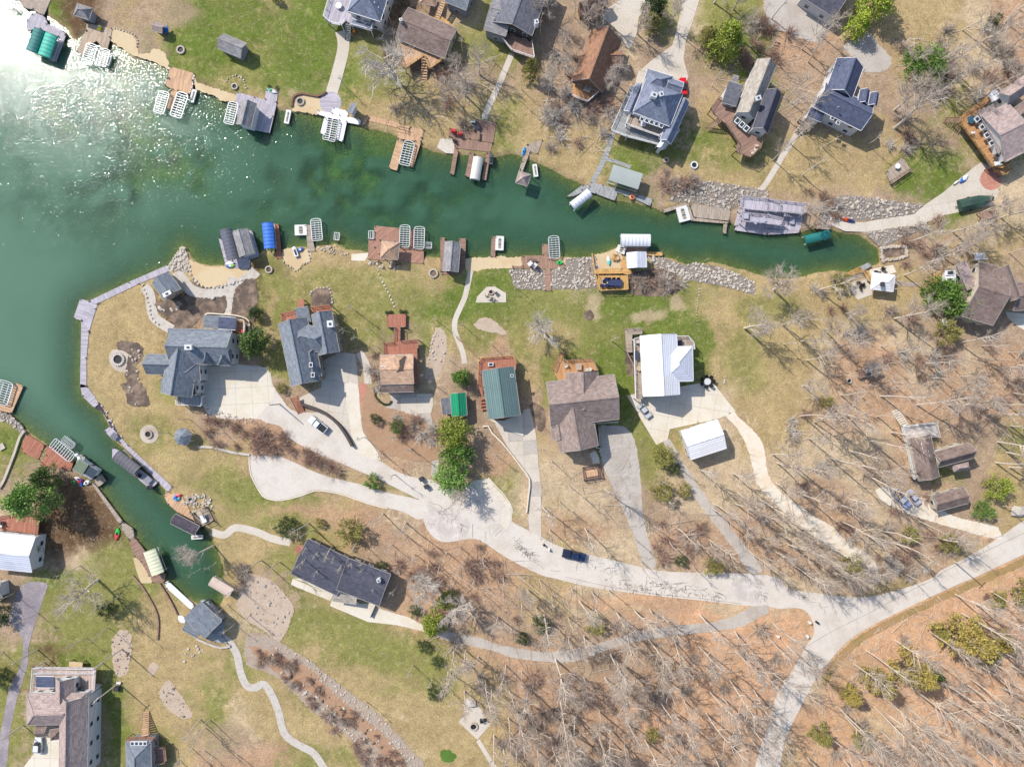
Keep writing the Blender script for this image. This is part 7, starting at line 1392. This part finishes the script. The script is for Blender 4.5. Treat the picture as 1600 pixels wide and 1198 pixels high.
T_(1,1,"620,740 590,880 640,920 545,850",'y',9); T_(1,1,"1290,830 1480,960 1130,800",'y',7,1.1); T_(1,1,"720,860 760,970 1210,1050 1050,1150 1100,1190 20,800 30,840",'y',6); T_(2,1,"165,850",'d',11,1.1); T_(2,1,"50,650 25,600",'d',6,1.1); T_(2,1,"620,930",'p',9); T_(2,1,"1450,850",'y',13,1.3); T_(2,1,"1200,430 1010,430",'d',4,1.4)
T_(3,1,"35,612",'y',16,1.35); T_(3,1,"785,790",'y',15); T_(3,1,"95,835 212,930 240,1050 440,965 820,1000 975,1070 1190,940 310,615 90,830 940,290 1000,440 850,520 1080,400",'f',17); T_(3,1,"260,120 180,160 1450,160 1350,120 1500,380 1250,300 1150,250 1050,330 1330,960 1500,1000 1420,1100 1200,1150 1560,1080 480,760 700,960",'y',11)
T_(3,2,"290,240 250,338 28,440 55,490 165,510 315,212 400,147 700,75 925,130 590,510 630,575 345,655 210,690 450,750 455,855 125,1000 480,188 1530,55 1490,425 1430,360 1360,190 10,830 60,930",'f',19,.95); T_(3,2,"850,1180 560,1170 430,1180 1060,960 1460,760 1250,1040",'y',11,1.2)
T_(2,2,"580,655 190,765 455,900 235,905 1165,530 1375,555 1408,675 1260,748 1250,775 1420,840 1035,900 1238,990 1230,970 1470,780 1480,1040",'f',15); T_(2,2,"295,730 350,630 455,710 250,480 370,790",'d',8); T_(2,2,"760,960 1560,1060 950,720 830,870 920,600 1040,520 880,880 1330,1100 1120,1130 980,980 1160,980 800,1100",'y',9)
T_(1,2,"870,565 1290,640",'y',10); T_(1,2,"1495,440",'d',8,1.1); T_(1,2,"330,865 360,912 795,805 935,862 340,1060 150,1110 480,1010 35,1100",'p',13); T_(1,2,"790,430 970,400 880,320 680,330 640,980 960,960 1080,1100 1300,1100 990,1060 1420,1080 700,1080 850,1000 1150,1130 560,1100 420,1130 250,1140",'y',9); T_(1,2,"60,300 130,330 330,430 450,500 380,400 200,370",'d',4,1.3)
T_(0,2,"1330,1010",'y',12,1.1); T_(0,2,"1180,220 1050,300 1400,300 1500,330 1250,1150 1420,1180 1350,1110",'y',7,1.1); T_(0,2,"500,1130 250,480 200,640 60,760 300,560",'y',9)
T_(0,3,"860,330 240,240 90,110 20,480 760,130 680,330 540,390 1480,80 1560,250 1420,180 1470,300",'y',9); T_(0,3,"1310,905 1282,950 1280,1095 1290,1160 1380,1050 1480,1120 1250,900 1200,1080 1120,1150",'p',10,1.2)
T_(1,3,"1070,30 1290,150",'d',11,1.1); T_(1,3,"1510,260 1200,600 1390,510 1235,470 1310,470 1470,700 1300,720 1485,1000 1575,890 1540,1060 1560,560 1580,720 1430,650",'f',15); T_(1,3,"690,790 880,60 760,40 960,150 1420,120 1550,120 1340,260 980,560 1100,640 1230,740 1340,700 1180,680",'y',8)
T_(2,3,"420,160 270,525 860,215 1170,245 610,480 650,515 850,400 940,622 1160,442 1230,722 1500,500 1010,862 1212,862 990,992 1040,1012 830,1030 390,870 610,950 525,955 1270,1145 700,700 1355,650 240,1000 320,900 560,1050 30,850 200,250 700,280 30,1100 100,700 950,1030 1390,350",'f',19); T_(2,3,"100,90 250,130 60,180 150,200 350,260 450,380 520,210 650,230 750,320 60,600 300,640 450,640 580,640 760,620 150,950 430,1080 700,1050 160,1090",'y',11)
T_(3,3,"850,805 1095,765 1105,682 1215,665 1265,650 1320,570 1510,560 1270,162 1210,242 1330,310 790,405 760,880 705,975 450,835 590,990 1110,872 1320,905 1270,1065 850,1030 1400,1030 1065,805 545,560 5,590 30,300 120,440 710,755 480,880 380,1000 250,1140 1580,460 900,700 1450,700 1480,850 1540,1000 1180,1130 980,1100 640,1120",'f',22,.9)
def scatter(poly,n,kind,h,mind=14,sp=1.0):
    x0=min(p[0] for p in poly);x1=max(p[0] for p in poly);y0=min(p[1] for p in poly);y1=max(p[1] for p in poly); k=0
    for _ in range(n*30):
        x=random.uniform(x0,x1);y=random.uniform(y0,y1)
        if inpoly(x,y,poly) and not blocked(x,y) and all((x-a[1])**2+(y-a[2])**2>mind**2 for a in TREES):
            bare(x,y,h*random.uniform(.75,1.15),kind,sp); k+=1
            if k>=n: return
scatter(P("1290,1198 1300,1060 1420,950 1598,890 1598,1198"),14,'f',20,20,.8); scatter(P("850,960 1000,935 1240,975 1250,1010 1190,1190 850,1190"),26,'f',16,20); scatter(P("1250,600 1398,640 1400,760 1540,830 1400,880 1200,740"),12,'p',17,22); scatter(P("1520,640 1598,600 1598,760 1560,740"),6,'f',17,18); scatter(P("1120,770 1200,740 1340,880 1330,905 1200,895"),14,'f',15,18); scatter(P("1180,460 1440,560 1598,540 1598,640 1250,620"),16,'y',11,24)
scatter(P("600,900 700,840 860,900 1000,930 850,950 700,960"),14,'y',9,20); scatter(P("1400,80 1598,60 1598,120 1480,170 1420,140"),10,'f',14,20); scatter(P("1380,360 1598,330 1598,400 1450,400"),6,'y',10,18)
scatter(P('560,20 620,20 640,60 600,120 560,90'),4,'d',8,16); scatter(P('880,20 1000,20 1000,110 900,60'),4,'y',10,16)
def shrubs(poly,n,s=1.0,mind=5,k=None):
    x0=min(p[0] for p in poly);x1=max(p[0] for p in poly);y0=min(p[1] for p in poly);y1=max(p[1] for p in poly); c=0
    for _ in range(n*20):
        x=random.uniform(x0,x1);y=random.uniform(y0,y1)
        if inpoly(x,y,poly) and not blocked(x,y): shrub(x,y,s*random.uniform(.7,1.3),k); c+=1
        if c>=n: return
shrubs(t(2,1,"740,530 860,500 980,500 1040,570 1030,600 950,635 840,635 750,610"),14,1.1); shrubs(t(1,2,"0,260 130,290 250,390 400,460 560,520 620,570 400,520 200,440 0,420"),26,1.2,k=1); shrubs(P("600,640 680,640 700,700 660,735 620,700"),12,1.1); shrubs(P("620,860 760,850 800,900 700,960 620,920"),22,1.3,k=1); shrubs(P("1020,800 1100,800 1110,890 1020,880"),16,1.2,k=1); shrubs(P("820,1040 900,1010 930,1100 860,1180 780,1150"),16,1.3,k=4)
shrubs(t(2,0,"880,1060 1150,1110 1150,1190 960,1190"),10,1.3); shrubs(P("1150,20 1240,10 1250,60 1200,120 1150,100"),18,1.2,k=1); shrubs(P("1260,300 1310,300 1330,340 1280,360"),10,1.1); shrubs(P("1380,350 1480,330 1500,400 1400,420"),14,1.2); shrubs(P("560,560 600,540 600,600 575,620"),6,1.0); shrubs(P("1320,870 1400,860 1460,890 1400,915 1330,905"),14,1.3); shrubs(P("870,120 930,110 960,190 900,220 850,180"),12,1.2); shrubs(P("300,650 420,660 420,700 320,700"),14,1.1,k=1); shrubs(P("1380,250 1430,230 1460,180 1400,160"),8,1.2)
shrubs(P("360,880 400,880 420,950 380,960"),5,1.2,k=0)
shrubs(P("640,960 1240,975 1260,1010 1180,1198 800,1198"),44,1.4,k=0); shrubs(P("1290,1198 1300,1060 1420,960 1598,900 1598,1198"),14,1.3,k=0); shrubs(P("1130,720 1250,640 1560,840 1400,900 1200,890"),24,1.3); shrubs(P("1380,40 1600,20 1600,130 1450,180"),24,1.4); shrubs(P("840,60 980,60 960,240 850,230"),20,1.4); shrubs(P("600,30 780,100 760,200 600,180"),16,1.3); shrubs(P("1230,440 1600,540 1600,640 1400,620"),26,1.3)
shrubs(t(1,3,"-60,420 250,520 480,720 900,1130 950,1210 700,1210 400,860 60,620"),34,.8,k=1); shrubs(t(1,3,"-60,420 250,520 480,720 900,1130 950,1210 700,1210 400,860 60,620"),16,.9,k=0); T_(1,2,"420,1020 520,1060 620,1090 340,1000 700,1120","y",9)
# undergrowth and fallen sticks over the leafy woods
def litter():
    random.seed(4); mb=MB()
    zones=[(P("1250,1198 1290,1040 1400,950 1600,880 1600,1198"),900),(P("640,960 1240,975 1260,1010 1180,1198 800,1198"),1100),(P("1130,720 1250,640 1560,840 1400,900 1200,890"),600),(P("600,850 830,870 1000,930 700,960"),420),(P("1250,560 1600,540 1600,720 1400,640"),420),(P("850,690 960,800 1130,780 1320,900 1000,890"),420),(P("1380,60 1600,20 1600,130 1450,200"),260),(P("840,100 980,60 960,240 850,230"),200),(P("1150,0 1260,60 1260,200 1120,130"),200),(P("600,30 780,100 760,200 600,180"),220)]
    for poly,n in zones:
        x0=min(p[0] for p in poly);x1=max(p[0] for p in poly);y0=min(p[1] for p in poly);y1=max(p[1] for p in poly)
        for _ in range(n*2):
            x=random.uniform(x0,x1);y=random.uniform(y0,y1)
            if not inpoly(x,y,poly) or blocked(x,y): continue
            c=px(x,y); L=random.expovariate(1/1.6)+.4; a=random.gauss(-.7,.9); d=Vector((math.cos(a),math.sin(a),random.uniform(-.02,.25))); p=Vector((c.x,c.y,.06)); q=p+d*L
            mb.tube([p,q],[.06,.03],3,mi=random.randrange(2))
            if random.random()<.5:
                for k in range(3): s=p+d*L*random.uniform(.3,.9); e=(d+Vector((random.gauss(0,.7),random.gauss(0,.7),.2))).normalized(); mb.tube([s,s+e*random.uniform(.3,1)],[.025,.01],3,mi=random.randrange(2))
    o=mb.build('fallen_branches',[M_twig,M_bark]); tag(o,'dead sticks and brush scattered over the leaf litter','undergrowth',kind='stuff')
litter()
def thin_out():
    bt=sorted([q for q in TREES if q[0].name.startswith('bare_tree')],key=lambda q:-q[0].scale.z*VH_OF[q[3]]*(1 if -20<q[1]<1620 and -20<q[2]<1220 else .1))
    rest=bt[300:]; V=[];Fc=[];base=0
    for o,x,y,k in rest:
        tm,cm=VAR['p'][int(x)%3]; s=o.scale.z*VH_OF[k]/19; M=Matrix.Translation(o.location)@Matrix.Rotation(x,4,'Z')@Matrix.Diagonal((s,s,s,1)); A=np.array(M)
        for me in(tm,cm):
            n=len(me.vertices); co=np.empty(n*3,np.float32); me.vertices.foreach_get('co',co); co=co.reshape(-1,3)@A[:3,:3].T+A[:3,3]
            li=np.empty(len(me.loops),np.int32); me.loops.foreach_get('vertex_index',li); V.append(co); Fc.append(li.reshape(-1,4)+base); base+=n
        for ch in list(o.children): bpy.data.objects.remove(ch)
        TREES.remove((o,x,y,k)); bpy.data.objects.remove(o)
    if not rest: return
    V=np.concatenate(V);Fc=np.concatenate(Fc); me=bpy.data.meshes.new('small_bare_trees'); me.vertices.add(len(V)); me.vertices.foreach_set('co',V.astype(np.float32).ravel()); me.loops.add(Fc.size); me.loops.foreach_set('vertex_index',Fc.ravel().astype(np.int32)); me.polygons.add(len(Fc)); me.polygons.foreach_set('loop_start',np.arange(0,Fc.size,4,dtype=np.int32)); me.update(calc_edges=True); me.materials.append(M_bark)
    o=bpy.data.objects.new('small_bare_trees',me); COL.objects.link(o); tag(o,'smaller leafless saplings filling the gaps of the woods and yards','trees',kind='stuff')
VH_OF={'spreading bare tree':14,'tall bare tree':21,'dense silvery bare tree':11,'thin bare-trunked tree':19}
thin_out()
def thin_shrubs():
    bs=sorted([q for q in TREES if q[0].name.startswith('bare_shrub')],key=lambda q:-q[0].scale.x); rest=bs[300:]; V=[];Fc=[];base=0
    bpy.context.view_layer.update()
    for o,x,y,k in rest:
        A=np.array(o.matrix_world); me=o.data; n=len(me.vertices); co=np.empty(n*3,np.float32); me.vertices.foreach_get('co',co); V.append(co.reshape(-1,3)@A[:3,:3].T+A[:3,3])
        li=np.empty(len(me.loops),np.int32); me.loops.foreach_get('vertex_index',li); Fc.append(li.reshape(-1,4)+base); base+=n; TREES.remove((o,x,y,k)); bpy.data.objects.remove(o)
    if not rest: return
    V=np.concatenate(V);Fc=np.concatenate(Fc); me=bpy.data.meshes.new('brushwood'); me.vertices.add(len(V)); me.vertices.foreach_set('co',V.astype(np.float32).ravel()); me.loops.add(Fc.size); me.loops.foreach_set('vertex_index',Fc.ravel().astype(np.int32)); me.polygons.add(len(Fc)); me.polygons.foreach_set('loop_start',np.arange(0,Fc.size,4,dtype=np.int32)); me.update(calc_edges=True); me.materials.append(M_twigr)
    o=bpy.data.objects.new('brushwood',me); COL.objects.link(o); tag(o,'small russet brushwood between the larger shrubs','brush',kind='stuff')
thin_shrubs()
# ---------------------------------------------------------------- names for the trees: where each stands
LMK=[((361,72),'grey shed'),((530,120),'sloping concrete walk'),((665,55),'brown cottage'),((808,20),'dark grey lake house'),((930,85),'rust A-frame house'),((1015,175),'blue-grey mansion'),((1178,155),'split-roofed house'),((1290,10),'top-edge garage'),((1313,150),'navy-roofed house'),((1403,270),'weathered fire deck'),((1560,200),'long orange deck'),((300,560),'point house'),((480,560),'slate house'),((622,583),'red-deck cottage'),((785,610),'teal-roofed house'),((913,645),'mauve-roofed house'),((1040,570),'white metal house'),((1100,685),'white barn'),((965,455),'dining terrace'),((1360,576),'play tower'),((1380,440),'white pyramid pavilion'),((1530,440),'right-edge brown house'),((1519,318),'green tarpaulin boat'),((1460,710),'woods house'),((1405,775),'black-bedded pickup'),((1300,940),'road junction'),((895,866),'dark blue pickup'),((740,790),'lane turnout'),((500,660),'white pickup'),((400,740),'turnaround loop'),((530,900),'dark navy roof'),((315,965),'canal boathouse'),((130,740),'flat green boathouse'),((15,865),'white ribbed roof'),((95,1110),'taupe-roofed house'),((215,1180),'bottom-edge cottage'),((180,1067),'pale utility pole'),((740,1130),'square stone patio'),((820,1020),'lower lane bend'),((1010,995),'lower lane middle'),((1160,965),'lower lane end'),((1480,980),'largest golden cedar'),((1400,1035),'second golden cedar'),((1277,1140),'lowest left cedar'),((1018,1145),'lone cedar in litter'),((1210,790),'gravel drive'),((1330,620),'small golden cedar'),((232,678),'round stone patio'),((960,760),'cracked drive'),((1080,800),'old drive'),((1590,1190),'bottom right corner'),((1380,1190),'bottom orange slope'),((620,690),'leafy bank'),((1100,1190),'bottom road verge'),((1450,560),'right-hand woods'),((1560,1080),'right orange slope'),((860,1190),'bottom edge centre'),((450,1080),'winding stone path'),((590,1100),'dry creek')]
DIRS=['right of','lower right of','below','lower left of','left of','upper left of','above','upper right of']
ORD=['nearest','second nearest','third nearest','fourth nearest','fifth nearest','sixth nearest','seventh nearest','eighth nearest','ninth nearest','tenth nearest']+[str(i)+'th nearest' for i in range(11,60)]
grp={}
for o,x,y,k in TREES:
    j=min(range(len(LMK)),key=lambda i:(x-LMK[i][0][0])**2+(y-LMK[i][0][1])**2); (lx,ly),nm=LMK[j]
    di=int(round(math.atan2(y-ly,x-lx)/(math.pi/4)))%8; grp.setdefault((k,nm,di),[]).append((math.hypot(x-lx,y-ly),o))
for (k,nm,di),l in grp.items():
    l.sort(key=lambda q:q[0])
    for i,(d,o) in enumerate(l):
        o['label']=(f'{k} {DIRS[di]} the {nm}' if len(l)==1 else f'{k} {DIRS[di]} the {nm}, {ORD[i]} of {len(l)}')
